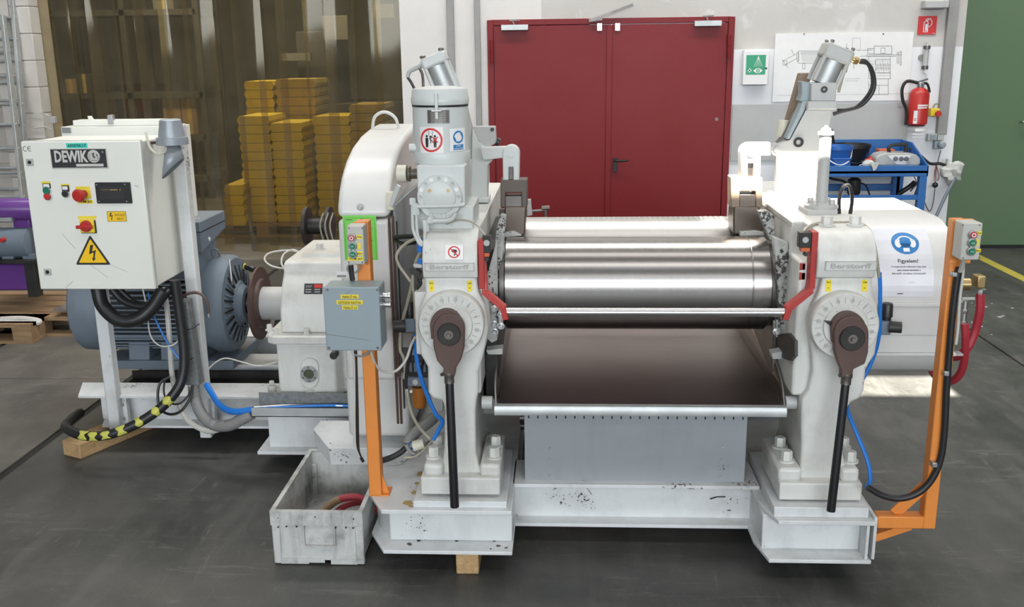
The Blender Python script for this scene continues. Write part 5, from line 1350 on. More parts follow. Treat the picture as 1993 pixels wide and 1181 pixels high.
YR = 3.44
p2 = thing('control_post', 'orange square post with push-button station standing on an arm off the base end', 'control post', at(1815, 1028, y=YR), 'orange control posts')
qx0, qx1 = X(1800, 990, YR), X(1825, 990, YR)
az0, az1 = Z(1760, 1029, YR), Z(1760, 1006, YR)
zt2 = Z(1865, 428, YR)
MB().box(qx0, qx1, YR, YR+.055, az0, zt2).build('post', 'orange_paint', p2, bev=.004)
MB().box(rx1+.009, qx0+.002, YR, YR+.055, az0, az1).build('arm', 'orange_paint', p2, bev=.004)
MB().bar((qx0-.10, YR+.03, az1), (qx0+.004, YR+.03, az1+.115), .045, .006, up=(0, 1, 0)).build('gusset', 'orange_paint', p2)
MB().bar((rx1+.009, YR+.03, az0-.05), (rx1+.14, YR+.03, az0+.002), .028, .03).build('lower_brace', 'orange_paint', p2)
MB().fbox(1857, 427, 1896, 440, YR-.006, .02).build('mounting_plate', 'orange_paint', p2, bev=.001)
MB().fbox(1851, 430, 1893, 512, YR-.012, .012).build('mounting_plate', 'orange_paint', p2, bev=.001)
station(p2, (1871.5, 434, 1909.5, 506), .075, 3.35, [(1892, 456, 'button_red'), (1890.5, 471.5, 'button_green'), (1889, 488, 'button_green')],
        [(1900, 450, 1911, 457, 'Stop'), (1899, 465, 1905, 478, ''), (1899, 484, 1909, 491, 'Start')])
MB().tube([at(1875, 506, y=3.39), at(1872, 520, y=3.41), at(1868, 528, y=3.42)], .008).build('station_gland', 'station_grey', p2)
MB().tube([at(a, b, y=YR-.012) for a, b in ((1867, 520), (1860, 560), (1853, 620), (1848, 680), (1842, 760), (1838, 840), (1830, 895), (1812, 935), (1785, 960), (1750, 970), (1715, 963), (1688, 948))], .0125, 10).build('post_cable', 'rubber', p2)
MB().tube([at(a, b, y=YR-.004) for a, b in ((1875, 512), (1873, 540), (1868, 580), (1864, 640), (1860, 670))], .006).build('grey_conduit', 'white_cable', p2)
for px, py in ((1859, 534), (1843, 727), (1820, 905)):
    MB().fbox(px-5, py-4, px+5, py+5, YR-.028, .03).build('cable_clip', 'zinc', p2, bev=.002)

# red water hoses
cable('water_hose', 'red water hose hanging from the brass rotary union behind the orange post', [(1908, 572, 3.99), (1907, 605, 3.99), (1899, 640, 4.0), (1888, 668, 4.0), (1872, 688, 4.0), (1858, 694, 4.02), (1835, 690, 4.1)], .0185, 'red_hose', 10, cat='hose', group='red hoses')
cable('water_hose', 'red water hose hanging from the ball valve and curling under the gear guard', [(1878, 630, 3.9), (1879, 660, 3.9), (1877, 700, 3.92), (1868, 728, 3.95), (1850, 742, 4.0), (1825, 735, 4.1), (1808, 712, 4.2), (1800, 698, 4.25)], .0165, 'red_hose', 10, cat='hose', group='red hoses')
# blue and clear lines at the second frame
cable('air_line', 'bright blue air line curving from the frame foot behind the second lever', [(1712, 530, 3.70), (1713, 570, 3.70), (1711, 650, 3.70), (1698, 700, 3.72), (1675, 745, 3.72), (1652, 780, 3.72), (1650, 800, 3.66), (1668, 845, 3.62), (1688, 895, 3.58), (1694, 930, 3.55), (1690, 945, 3.54), (1683, 945, 3.54)], .008, 'blue_hose', cat='hose')
cable('oil_tube', 'clear oil tube arching over the second bearing cap', [(1562, 462, 3.58), (1566, 448, 3.6), (1580, 438, 3.66), (1600, 434, 3.72), (1640, 433, 3.74), (1670, 434, 3.72), (1690, 445, 3.66), (1700, 470, 3.58), (1706, 500, 3.56), (1711, 540, 3.56)], .006, 'clear_hose', cat='tube')
cable('oil_tube', 'thin clear tube running from the pump block over the first cap to the limit switch', [(868, 436, 3.60), (890, 428, 3.6), (915, 430, 3.6), (930, 440, 3.58), (945, 458, 3.57)], .0035, 'clear_hose', cat='tube')

# ---------------- valve units beside the frames
def filter_unit(label, px, py, Y):
    t = thing('air_regulator', label, 'regulator', at(px, py, y=Y), 'air regulators')
    MB().fbox(px-8, py-14, px+12, py+12, Y, .06).build('regulator_body', 'motor_blue', t, bev=.004)
    c = at(px+2, py-14, y=Y+.03); MB().lathe(c, (0, 0, 1), [(0, .017), (.02, .017), (.022, .022), (.07, .02), (.075, .017)], 20).build('adjuster_knob', 'rubber', t)
    return t
t = filter_unit('black and blue air regulator with round gauge beside the second dial', 1723, 640, 3.70)
q = at(1730, 636, y=3.70); MB().cyl(q, q+Vector((.045, -.01, 0)), .022, n=24).build('gauge', 'iron_black', t)
t2 = filter_unit('blue air regulator with black knob between the gear guard and the first dial', 796, 635, 3.74)
q = at(788, 634, y=3.74); MB().cyl(q, q-Vector((.045, .01, 0)), .026, n=24).build('gauge', 'iron_black', t2)
MB().fbox(780, 648, 812, 676, 3.78, .02).build('mounting_plate', 'steel_dark', t2)
t = thing('service_unit', 'pneumatic service unit with amber bowl and valves below the first dial', 'service unit', at(815, 790, y=3.82))
MB().fbox(792, 735, 838, 752, 3.80, .08).build('filter_head', 'motor_blue', t, bev=.004)
c = at(815, 752, y=3.84); MB().lathe(c, (0, 0, -1), [(0, .030), (.07, .030), (.09, .024), (.098, .01)], 24).build('amber_bowl', 'amber', t)
MB().fdisc(808, 744, 5.5, 3.795, .01, 20).build('pressure_dial', 'pale_grey', t)
MB().fbox(792, 700, 836, 734, 3.82, .07).build('valve_block', 'iron_black', t, bev=.003)
for px in (799, 808, 817, 826):
    MB().fbox(px-3, 706, px+3, 724, 3.81, .02).build('solenoid', 'motor_blue', t, bev=.002)
MB().fdisc(800, 762, 3, 3.80, .03, 10).build('tap', 'white', t)
MB().fbox(840, 770, 862, 800, 3.78, .1).build('side_block', 'pale_grey', t, bev=.003)
t = thing('pneumatic_valve', 'small black pneumatic lever valve on the edge of the first bearing cap', 'valve', at(812, 525, y=3.62))
MB().fpoly([(795, 522), (803, 520), (820, 532), (813, 541), (800, 533)], 3.60, .04).build('valve_body', 'iron_black', t, bev=.003)
MB().fbox(804, 514, 822, 522, 3.62, .03).build('valve_bracket', 'zinc', t, bev=.002)
MB().tube([at(a, b, y=3.62) for a, b in ((816, 542), (818, 552), (810, 562))], .008).build('valve_tail', 'iron_black', t)
q = at(818, 480, y=3.62); MB().cyl(q+Vector((0, 0, .03)), q-Vector((0, 0, .02)), .013, n=14).build('blue_coupling', 'blue_hose', t)
MB().cyl(at(819, 504, y=3.62), at(818, 512, y=3.62), .012, n=14).build('blue_coupling', 'blue_hose', t)
cable('oil_tube', 'clear tube with black joint bowing out beside the first bearing cap', [(828, 458, 3.66), (805, 466, 3.68), (785, 478, 3.7), (772, 496, 3.7), (776, 515, 3.7), (790, 535, 3.7), (799, 548, 3.7)], .006, 'clear_hose', cat='tube')
MB().tube([at(774, 512, y=3.7), at(783, 525, y=3.7)], .009).build('tube_joint', 'rubber', None)  if False else None
cable('oil_tube', 'long clear tube hanging down from the blue coupling past the regulator', [(818, 490, 3.66), (808, 515, 3.68), (800, 560, 3.7), (790, 600, 3.72), (780, 640, 3.76), (779, 680, 3.76), (786, 700, 3.76), (792, 760, 3.74), (800, 800, 3.7), (815, 830, 3.66), (838, 855, 3.62)], .0065, 'clear_hose', cat='tube')
cable('oil_tube', 'pale tube standing between the lever valve and the dial', [(806, 516, 3.64), (803, 550, 3.66), (806, 580, 3.66), (808, 620, 3.68)], .005, 'clear_hose', cat='tube')
cable('black_hose', 'black hose looping between the gear guard and the first bearing cap', [(768, 462, 3.85), (790, 460, 3.8), (815, 460, 3.75)], .010, 'rubber', cat='hose')
cable('black_hose', 'black hose drooping just below the upper hose loop by the gear guard', [(768, 468, 3.85), (785, 474, 3.8), (808, 472, 3.75)], .008, 'rubber', cat='hose')
cable('air_line', 'blue air line running down past the amber bowl to the first foot', [(809, 650, 3.72), (810, 690, 3.72), (818, 730, 3.7), (832, 770, 3.68), (848, 805, 3.66), (861, 820, 3.66), (852, 840, 3.64), (843, 856, 3.62)], .009, 'blue_hose', cat='hose')
cable('black_hose', 'black cable bundle hanging under the first air regulator', [(806, 655, 3.74), (798, 690, 3.74), (792, 720, 3.74), (790, 745, 3.74), (791, 756, 3.74)], .007, 'rubber', cat='cable')
cable('black_hose', 'black cable hanging close to the first dial down to the valve block', [(822, 672, 3.78), (825, 700, 3.78), (815, 725, 3.8)], .005, 'rubber', cat='cable')

def ribbed(name, label, pts, r, mat, cat='conduit', pitch=.011):
    P3 = [at(*p[:2], y=p[2]) for p in pts]; S = smooth_path(P3, 40)
    Q = [S[0]]; 
    for p in S[1:]:
        if (p-Q[-1]).length >= pitch/2: Q.append(p)
    mb = MB(); n = len(Q)
    mb.tube(Q, r, 12, 0, radii=lambda t: r*(1.0 if round(t*(n-1)) % 2 else .88))
    return tag(mb.build(name, mat, origin=P3[0], sm=60), label, cat)
ribbed('ribbed_conduit', 'grey ribbed conduit curving from the cabinet post to the galvanised trough', [(376, 750, 4.62), (380, 775, 4.60), (392, 805, 4.55), (415, 826, 4.5), (445, 828, 4.44), (470, 816, 4.42), (492, 804, 4.42)], .030, 'grey_conduit')
ribbed('ribbed_conduit', 'grey ribbed hose lying on the base beside the first foot', [(845, 812, 3.95), (830, 825, 3.9), (812, 838, 3.85), (798, 853, 3.8), (793, 866, 3.78)], .026, 'grey_conduit')
cable('black_cable', 'black sleeve lying on the base plate behind the first orange post', [(793, 868, 3.78), (780, 880, 3.76), (762, 890, 3.74), (744, 896, 3.72)], .013, 'rubber')
o = thing('cable_coil', 'tangle of dirty hose ends with cream sleeve beside the first foot', 'hoses', at(806, 872, y=3.72))
MB().tube([at(a, b, y=3.74) for a, b in ((790, 865), (800, 880), (815, 884), (812, 870), (798, 866))], .009).build('hose_end', 'grey_conduit', o)
MB().tube([at(a, b, y=3.70) for a, b in ((842, 856), (828, 872), (808, 888), (786, 890))], .005).build('hose_end', 'clear_hose', o)
MB().cyl(at(805, 868, y=3.72), at(826, 862, y=3.72), .022, n=16).build('cream_sleeve', 'cream_paint', o)
MB().tube([at(a, b, y=3.76) for a, b in ((795, 862), (800, 870), (796, 874))], .011).build('hose_end', 'blue_hose', o)

# galvanised cable trough in front of the plinth
tr_ = thing('cable_trough', 'bent galvanised cable trough with blue hoses along the gearbox plinth', 'cable trough', at(650, 800, y=4.38))
a0 = fr(490, 795, 812, 812, 4.37)
MB().box(a0[0], a0[2], 4.37, 4.376, a0[1], a0[3]).build('trough_front', 'alu', tr_)
MB().box(a0[0], a0[2], 4.37, 4.47, a0[1], a0[1]+.004).build('trough_floor', 'galv', tr_)
MB().box(a0[0]+.01, a0[2], 4.465, 4.471, a0[1], a0[3]+.045).build('trough_back', 'galv', tr_)
for k, r in enumerate((.008, .006)):
    MB().tube([at(495, 796-k*3, y=4.40+k*.03), at(560, 792-k*3, y=4.41+k*.03), at(640, 789, y=4.42), at(700, 791, y=4.42), at(812, 795, y=4.41)], r).build('trough_hose', 'blue_hose' if k == 0 else 'zinc', tr_)
cable('air_line', 'thick blue hose curving from the cabinet post into the galvanised trough', [(402, 748, 4.62), (412, 765, 4.58), (425, 785, 4.52), (440, 797, 4.46), (460, 801, 4.42), (492, 797, 4.41)], .016, 'blue_hose', cat='hose')
cable('white_cable', 'thick white cable looping low round the second cabinet post', [(318, 560, 4.60), (325, 600, 4.62), (330, 660, 4.63), (334, 720, 4.64), (338, 745, 4.66), (350, 790, 4.66), (368, 820, 4.64), (400, 838, 4.62), (425, 836, 4.62), (440, 824, 4.64)], .014, 'white_cable')

# galvanised duct strapped to the second cabinet post
du = thing('cable_duct', 'grey galvanised cable duct strapped to the second cabinet post', 'cable duct', at(365, 748, y=4.64))
MB().prism([at(346, 586, y=4.60), at(364, 586, y=4.60), at(388, 750, y=4.60), at(362, 750, y=4.60)], (0, .07, 0)).build('duct_body', 'galv', du, bev=.002)
for y_ in (640, 698):
    MB().tube([at(355, y_+2, y=4.593), at(372, y_, y=4.593), at(388, y_-10, y=4.66)], .0025).build('cable_tie', 'rubber', du)
    MB().tube([at(362, y_, y=4.593), at(352, y_+15, y=4.6), at(344, y_+28, y=4.61)], .002).build('cable_tie', 'rubber', du)
MB().tube([at(a, b, y=4.62) for a, b in ((352, 588), (360, 574), (385, 570), (402, 585), (406, 612))], .007).build('flex_lead', 'brown_paint', du)
q = at(406, 610, y=4.62); MB().cyl(q, q-Vector((0, 0, .02)), .008, n=10).build('lead_end', 'zinc', du)
# heavy cables below the cabinet
cable('power_cable', 'thick black cable bundle hanging in a deep loop below the control cabinet', [(190, 560, 4.52), (200, 595, 4.5), (230, 622, 4.48), (265, 622, 4.48), (295, 600, 4.5), (318, 565, 4.52)], .034, 'rubber', n=12, group='black power cables')
cable('power_cable', 'black cable sagging inside the deep loop below the control cabinet', [(218, 562, 4.55), (240, 585, 4.54), (275, 596, 4.53), (310, 585, 4.53), (330, 562, 4.55)], .020, 'rubber', n=10, group='black power cables')
cable('power_cable', 'black cable in a shallow curve just under the cabinet floor', [(232, 562, 4.56), (262, 588, 4.55), (292, 592, 4.55), (322, 575, 4.55)], .014, 'rubber', n=10, group='black power cables')
pts = [(340, 545, 4.56), (348, 600, 4.56), (358, 680, 4.55), (356, 730, 4.53), (340, 765, 4.5), (305, 800, 4.46), (255, 830, 4.42), (205, 847, 4.4), (160, 847, 4.42), (132, 835, 4.5), (128, 828, 4.6), (140, 815, 4.72), (156, 803, 4.85)]
pc_ = thing('ground_cable', 'heavy black cable with worn yellow tape sweeping down to the floor timber', 'cable', at(205, 850, y=4.4))
P3 = [at(*p[:2], y=p[2]) for p in pts]
MB().tube(P3, .025, 12).build('cable_jacket', 'rubber', pc_)
S = smooth_path(P3, 12)
for f in (.37, .42, .475, .53, .575, .62, .655):
    i = int(f*len(S)); p_, d = S[i], (S[i+1]-S[i-1]).normalized()
    u_ = Vector((0, -1, .55)); u_ = (u_-d*u_.dot(d)).normalized(); w_ = d.cross(u_)
    L0, a0, a1 = random.uniform(.028, .046), random.uniform(-1.5, -.9), random.uniform(.6, 1.5)
    mb = MB(); mb.grid(lambda u, v: p_+d*(L0*(u-.5)*(1+.35*math.sin(9*v+i)))+(u_*math.cos(a0+(a1-a0)*v)+w_*math.sin(a0+(a1-a0)*v))*.0258, 4, 10)
    mb.build('yellow_tape', 'tape_yellow', pc_, solid=.001)
cable('black_cable', 'thin black cable making a ring loop in front of the drive beam', [(375, 750, 4.58), (370, 775, 4.55), (352, 800, 4.52), (330, 806, 4.52), (312, 795, 4.54), (307, 770, 4.56), (312, 745, 4.58), (330, 733, 4.6)], .007, 'rubber')
cable('black_cable', 'second thin black cable hugging the ring loop by the drive beam', [(372, 752, 4.6), (366, 770, 4.58), (350, 785, 4.56), (332, 784, 4.56), (320, 768, 4.57), (320, 745, 4.58), (326, 735, 4.6)], .005, 'rubber')
cable('white_cable', 'thin white wire hanging in front of the motor fins', [(278, 562, 4.55), (286, 600, 4.55), (292, 650, 4.56), (310, 672, 4.56), (335, 672, 4.56), (350, 660, 4.58)], .004, 'white_cable')
cable('air_line', 'thin blue line slanting across the motor fins', [(288, 570, 4.6), (300, 615, 4.6), (325, 665, 4.6), (352, 702, 4.6)], .005, 'blue_hose', cat='hose')
cable('white_cable', 'thin white cable rising and falling across the oily base between motor and gearbox', [(402, 722, 4.9), (420, 705, 4.95), (440, 697, 5.0), (470, 704, 5.0), (505, 712, 5.0), (540, 704, 5.0)], .004, 'white_cable')
cable('white_cable', 'thin white cable looped on top of the gearbox', [(640, 520, 4.9), (600, 515, 4.9), (560, 522, 4.9), (530, 518, 4.9), (515, 505, 4.95), (525, 492, 5.0), (560, 487, 5.0), (590, 492, 5.0)], .005, 'white_cable')
cable('white_cable', 'second thin white cable loop by the gearbox top edge', [(556, 528, 4.85), (548, 512, 4.9), (552, 495, 4.95), (570, 486, 5.0), (588, 494, 5.0)], .005, 'white_cable')
o = thing('taped_cable', 'black and yellow taped cable behind the motor end shield', 'cable', at(470, 520, y=5.6))
MB().tube([at(455, 513, y=5.5), at(475, 518, y=5.5), at(495, 525, y=5.45), at(508, 540, y=5.75), Vector((-1.82, 5.95, .45)), Vector((-1.85, 5.95, .29))], .018).build('cable_jacket', 'rubber', o)
for a, b in ((462, 515), (474, 518), (486, 522)):
    q = at(a, b, y=5.49); MB().cyl(q, q+Vector((.016, 0, -.006)), .0195, n=12).build('yellow_tape', 'tape_yellow', o)

# ================================================================ crate, hose, timbers
CR = Vector((-.985, 3.51, 0)); cw, cdp, ch = .375, .635, .24
cr = thing('euro_crate', 'scuffed white plastic crate standing on the floor against the base corner', 'crate', CR)
cxa, cxb, cya, cyb = CR.x-cw/2, CR.x+cw/2, CR.y, CR.y+cdp
pl = 'crate_plastic'
mb = MB(); t_ = .005; i_ = .010
mb.box(cxa+i_, cxb-i_, cya+i_, cya+i_+t_, .012, ch-.01); mb.box(cxa+i_, cxb-i_, cyb-i_-t_, cyb-i_, .012, ch-.01)
mb.box(cxa+i_, cxa+i_+t_, cya+i_, cyb-i_, .012, ch-.01); mb.box(cxb-i_-t_, cxb-i_, cya+i_, cyb-i_, .012, ch-.01); mb.box(cxa+i_, cxb-i_, cya+i_, cyb-i_, .012, .02)
mb.build('crate_body', pl, cr)
mb = MB()
for (x0, x1, y0, y1) in ((cxa, cxb, cya, cya+.004), (cxa, cxb, cyb-.004, cyb), (cxa, cxa+.004, cya+.0041, cyb-.0041), (cxb-.004, cxb, cya+.0041, cyb-.0041)):
    mb.box(x0, x1, y0, y1, ch-.062, ch)
for (x0, x1, y0, y1) in ((cxa+.0041, cxb-.0041, cya+.0041, cya+.018), (cxa+.0041, cxb-.0041, cyb-.018, cyb-.0041), (cxa+.0041, cxa+.018, cya+.0181, cyb-.0181), (cxb-.018, cxb-.0041, cya+.0181, cyb-.0181)):
    mb.box(x0, x1, y0, y1, ch-.006, ch-.001)
mb.build('crate_rim', pl, cr)
for f in (.10, .225, .345, .66, .775, .89):
    x = cxa+cw*f; MB().box(x-.0015, x+.0015, cya-.003, cya+.004, ch-.06, ch-.002).build('rim_rib', pl, cr)
for k in range(9):
    y = cya+.06+k*.064; MB().box(cxa-.003, cxa+.004, y-.0015, y+.0015, ch-.06, ch-.002).build('rim_rib', pl, cr)
for x0, x1 in ((cxa+.002, cxa+.035), (cxb-.035, cxb-.002)):
    MB().box(x0, x1, cya+.002, cya+.03, .005, ch-.062).build('corner_pillar', pl, cr, bev=.006)
    MB().box(x0, x1, cyb-.03, cyb-.002, .005, ch-.062).build('corner_pillar', pl, cr, bev=.006)
gx0_, gx1_ = cxa+cw*.36, cxa+cw*.68
mb = MB()
mb.box(gx0_-.006, gx0_, cya-.002, cya+.012, ch-.15, ch-.062).box(gx1_, gx1_+.006, cya-.002, cya+.012, ch-.15, ch-.062).box(gx0_-.006, gx1_+.006, cya-.002, cya+.012, ch-.156, ch-.15)
mb.build('grip_frame', pl, cr, bev=.001)
for x0, x1 in ((cxa+.03, cxa+.145), (cxa+.145, cxa+.21), (cxb-.14, cxb-.03)):
    MB().box(x0, x1, cya+.004, cya+.02, .004 if x1-x0 > .08 else .010, .028).build('foot_rail', pl, cr, bev=.001)
for px, py in ((542, 1008), (613, 1006), (688, 1010), (541, 1026), (557, 1025), (577, 1025), (653, 1027), (673, 1027), (687, 1028)):
    q = at(px, py, y=cya-.0005); MB().cyl(q, q+Vector((0, .003, 0)), .0032, n=10).build('rim_hole', 'black', cr)
hs = [Vector((cxa+.10, cya+.10, .05)), Vector((cxa+.13, cya+.20, .10)), Vector((cxa+.20, cya+.28, .15)), Vector((cxa+.29, cya+.30, .16)), Vector((cxb-.02, cya+.28, .13))]
ho = thing('hose_piece', 'red hose piece with tan tape lying in the white crate', 'hose', hs[0])
MB().tube(hs, .016, 12).build('hose', 'red_hose', ho)
S = smooth_path(hs, 12); MB().tube(S[9:27], .0168, 12, 0).build('tan_tape', 'cream_paint' if False else 'carton', ho)
MB().tube([p+Vector((.03, .02, -.035)) for p in hs], .014, 10).build('hose', 'red_hose', ho)
tag(MB().tube([(cxa+.12, cya+.16, .03), (cxa+.18, cya+.22, .05), (cxa+.27, cya+.22, .05), (cxb-.03, cya+.16, .03)], .003).build('steel_wire', 'steel_dark', origin=(cxa+.12, cya+.16, .03)), 'thin dark wire lying in the white crate', 'wire')

def timber(label, pts, h, g='timbers under the base'):
    v = [at(a, b, z=0) for a, b in pts[:2]]
    x0, x1 = v[0].x, v[1].x; y0 = v[0].y
    c_ = Vector(((x0+x1)/2, y0, 0))
    return tag(MB().box(x0, x1, y0, y0+pts[2], 0, h).build('timber_block', 'wood', bev=.005, origin=c_), label, 'timber', g)
tag(MB().prism([(-2.605, 4.60, 0), (-2.485, 4.545, 0), (-2.25, 5.05, 0), (-2.37, 5.11, 0)], (0, 0, .084)).build('timber_block', 'wood', bev=.005, origin=(-2.5, 4.6, 0)), 'timber block under the end of the drive beam by the taped cable', 'timber', 'timbers under the base')
timber('timber block end showing under the base below the first ratchet lever', ((888, 1117), (932, 1117), .5), .088)
# ================================================================ strip curtain and the store behind it
cu = thing('strip_curtain', 'amber PVC strip curtain hanging across the store opening', 'curtain', ((CUX0+CUX1)/2, WY+.06, 0))
MB().box(CUX0, CUX1, WY+.02, WY+.12, 4.2, 4.32).build('curtain_rail', 'zinc', cu)
nst = 15
pitch = (CUX1-CUX0)/nst
random.seed(11)
for i in range(nst):
    w_ = pitch*1.28; xc = CUX0+pitch*(i+.5); y0 = WY+.08+(.025 if i % 2 else -.025)
    ph = random.uniform(0, 6.28); am = random.uniform(.01, .04); cv_ = random.uniform(.006, .02)*(1 if random.random() < .5 else -1)
    tw = random.uniform(-.16, .16); zb = .03+random.uniform(0, .12); kx = random.uniform(-.03, .03)
    def fn(u, v, w_=w_, xc=xc, y0=y0, ph=ph, am=am, cv_=cv_, tw=tw, zb=zb, kx=kx):
        z = 4.25-(4.25-zb)*v; s = (u-.5)
        a = tw*v
        dx = s*w_*math.cos(a); dy = s*w_*math.sin(a)+cv_*v*(4*s*s-.5)*2+am*math.sin(ph+5.2*v)*v
        if v > .93: dy += (v-.93)*1.6*(am*20-.4)
        return Vector((xc+dx+kx*v, y0+dy, z))
    MB().grid(fn, 6, 28).build('pvc_strip', 'pvc_strip', cu, sm=80, solid=0)

# stacks of foam sheets behind the curtain
def pal(label, x, y, z, w_=1.2, d_=.8, h_=.144, group='pallets'):
    t = thing('wood_pallet', label, 'pallet', (x, y, z), group)
    for k in range(3):
        yy = y-d_/2+.05+k*(d_-.1)/2
        MB().box(x-w_/2, x+w_/2, yy-.05, yy+.05, z, z+.022).build('bottom_board', 'pallet_wood', t)
        for j in (-1, 0, 1):
            xb = x+j*(w_/2-.07)*1.0; MB().box(xb-.07, xb+.07, yy-.05, yy+.05, z+.022, z+.1).build('pallet_block', 'pallet_wood', t)
    for j in (-1, 0, 1):
        xb = x+j*(w_/2-.07); MB().box(xb-.07, xb+.07, y-d_/2, y+d_/2, z+.1, z+.122).build('stringer', 'pallet_wood', t)
    for k in range(5):
        yy = y-d_/2+.07+k*(d_-.14)/4; MB().box(x-w_/2, x+w_/2, yy-.068, yy+.068, z+.122, z+h_).build('top_board', 'pallet_wood', t)
    return t
proto = None
def sheet_stack(xs, y, z0, n, th, w_, d_, mat, lab, grp):
    """one thing per stack: every foam sheet with its toothed edge is a part"""
    t = thing('foam_stack', lab, 'stack', (xs, y, z0), grp)
    for i in range(n):
        x0 = xs-w_/2+random.uniform(-.008, .008); z = z0+i*th
        mb = MB()
        e = th*.5
        prof = [(x0, z+.003), (x0+w_, z+.003), (x0+w_+.02, z+th*.5), (x0+w_, z+th-.003), (x0, z+th-.003), (x0-.02, z+th*.5)]
        mb.prism([(a, y-d_/2, b) for a, b in prof], (0, d_, 0)).build('foam_sheet', mat, t, sm=0)
    return t
YP_ = 11.35
sx_ = lambda px: X(px, 380, YP_)
zb_ = .15
for i, (pa, pb, top, mat, dy) in enumerate(((458, 492, 352, 'foam_yellow', -.25), (494, 552, 222, 'foam_yellow', 0), (553, 612, 235, 'foam_yellow', 0), (510, 562, 156, 'foam_yellow', .8), (566, 640, 152, 'foam_tan', .8), (632, 700, 222, 'foam_yellow', .35), (700, 765, 200, 'foam_tan', .35))):
    Y_ = YP_+dy; xa, xb = X(pa, 380, Y_), X(pb, 380, Y_); zt_ = Z((pa+pb)/2, top, Y_)
    n_ = max(3, int((zt_-zb_)/.10))
    lab = ('short yellow foam sheet stack at the pallet edge behind the curtain', 'tall yellow foam sheet stack with stepped edge behind the curtain', 'tall yellow foam stack beside the stepped one behind the curtain', 'tallest yellow foam stack rising at the back behind the curtain',
           'tall tan foam stack next to the tallest yellow one behind the curtain', 'yellow foam stack seen beside the white gear guard top', 'tan foam stack nearest the wall end behind the curtain')[i]
    sheet_stack((xa+xb)/2, Y_, zb_, n_, (zt_-zb_)/n_, (xb-xa)*.93, .7, mat, lab, 'foam sheet stacks')
pal('wooden pallet under the yellow foam stacks behind the curtain', X(535, 430, YP_), YP_, 0, 1.25, 1.0, .147)
pal('wooden pallet under the foam stacks nearest the wall end', X(700, 430, YP_), YP_+.4, 0, 1.2, 1.0, .147)
# cartons, shelves and dim things further back
def carton(label, pa, py0, pb, py1, Y, d_, mat, z_ground=True):
    u0, v0, u1, v1 = fr(pa, py0, pb, py1, Y)
    zs = min((.33, .93, 1.53, 2.68), key=lambda q: abs(q-v0)); v0, v1 = zs, zs+min(.9, v1-v0)
    t = thing('carton', label, 'box', ((u0+u1)/2, Y, v0), 'boxes in the store')
    MB().box(u0, u1, Y, Y+d_, v0, v1).build('carton_body', mat, t, bev=.006)
    MB().box((u0+u1)/2-.025, (u0+u1)/2+.025, Y-.001, Y, v0, v1).build('carton_tape', 'foam_tan', t)
    return t
sh = thing('storage_rack', 'tall dark storage rack with shelves behind the strip curtain', 'rack', (X(200, 300, 14), 14, 0))
for px in (120, 260, 400):
    for dy in (0, .8):
        x = X(px, 250, 14); MB().box(x-.04, x+.04, 14+dy, 14.08+dy, 0, 4.0).build('rack_upright', 'dark_store', sh)
for z in (.25, .85, 1.45, 2.6):
    MB().box(X(120, 250, 14), X(400, 250, 14), 14, 14.9, z, z+.08).build('shelf', 'dark_store', sh)
rk = [('pale carton on the rack behind the curtain, beside a dark tote', 130, 175, 150, 203, 14.1, 'carton'), ('brown carton low on the rack behind the white cabinet', 318, 190, 352, 262, 14.1, 'carton'), ('wide brown carton at the rack end behind the alarm horn', 354, 190, 384, 270, 14.1, 'carton'),
      ('dark tote on the rack beside the pale carton', 152, 168, 182, 205, 14.1, 'dark_store'), ('grey carton high on the rack behind the curtain', 300, 20, 340, 60, 14.1, 'store_grey')]
for l_, a, b, c_, d_, Y_, m_ in rk: carton(l_, a, b, c_, d_, Y_, .5, m_)
mc = thing('store_machine', 'dark machine housing standing in the store behind the curtain', 'machine', (X(690, 300, 13.6), 13.6, 0))
MB().box(X(590, 300, 13.6), X(660, 300, 13.6), 13.6, 14.6, 0, Z(620, 60, 13.6)).build('machine_column', 'dark_store', mc, bev=.02)
MB().box(X(655, 300, 13.6), X(775, 300, 13.6), 13.6, 14.8, 0, Z(700, 200, 13.6)).build('machine_body', 'dark_store', mc, bev=.02)
MB().box(X(642, 300, 13.55), X(690, 300, 13.55), 13.55, 13.6, Z(660, 78, 13.55), Z(660, 30, 13.55)).build('machine_panel', 'store_grey', mc, bev=.01)
MB().box(X(738, 300, 13.5), X(778, 300, 13.5), 13.5, 13.56, Z(760, 34, 13.5), Z(760, 8, 13.5)).build('notice_board', 'store_grey', mc)
MB().box(X(550, 130, 13.4), X(605, 130, 13.4), 13.4, 13.5, Z(580, 118, 13.4), Z(580, 103, 13.4)).build('machine_rail', 'store_grey', mc)
mm = thing('red_machine', 'dark red and brown machine far back in the store', 'machine', (X(250, 300, 16), 16, 0))
MB().box(X(235, 300, 16), X(290, 300, 16), 16, 17, 0, Z(260, 165, 16)).build('machine_body', 'brown_paint', mm, bev=.03)
MB().cyl((X(250, 200, 15.9), 15.9, Z(250, 195, 16)), (X(275, 200, 15.9), 15.9, Z(250, 195, 16)), .18).build('machine_drum', 'red_paint', mm)

# cable drum behind the gearbox, seen through the curtain edge
dm = thing('cable_reel', 'dark cable reel with grey wire beside the gear guard', 'reel', at(640, 445, y=5.9))
c = at(620, 440, y=5.9); MB().lathe(c-Vector((.08, 0, 0)), (1, 0, 0), [(0, .12), (.02, .12), (.02, .05), (.14, .05), (.14, .12), (.16, .12)], 32).build('reel_drum', 'iron_black', dm)
MB().box(c.x-.07, c.x+.07, 5.86, 5.94, 0, c.z-.11).build('reel_stand', 'iron_black', dm)
for k in range(3):
    q = c+Vector((.06+k*.03, -.1, 0)); MB().tube([q+Vector((0, 0, .10)), q+Vector((-.02, -.02, .02)), q+Vector((0, 0, -.10)), q+Vector((.03, .02, -.13))], .005).build('wire_turn', 'clear_hose', dm)

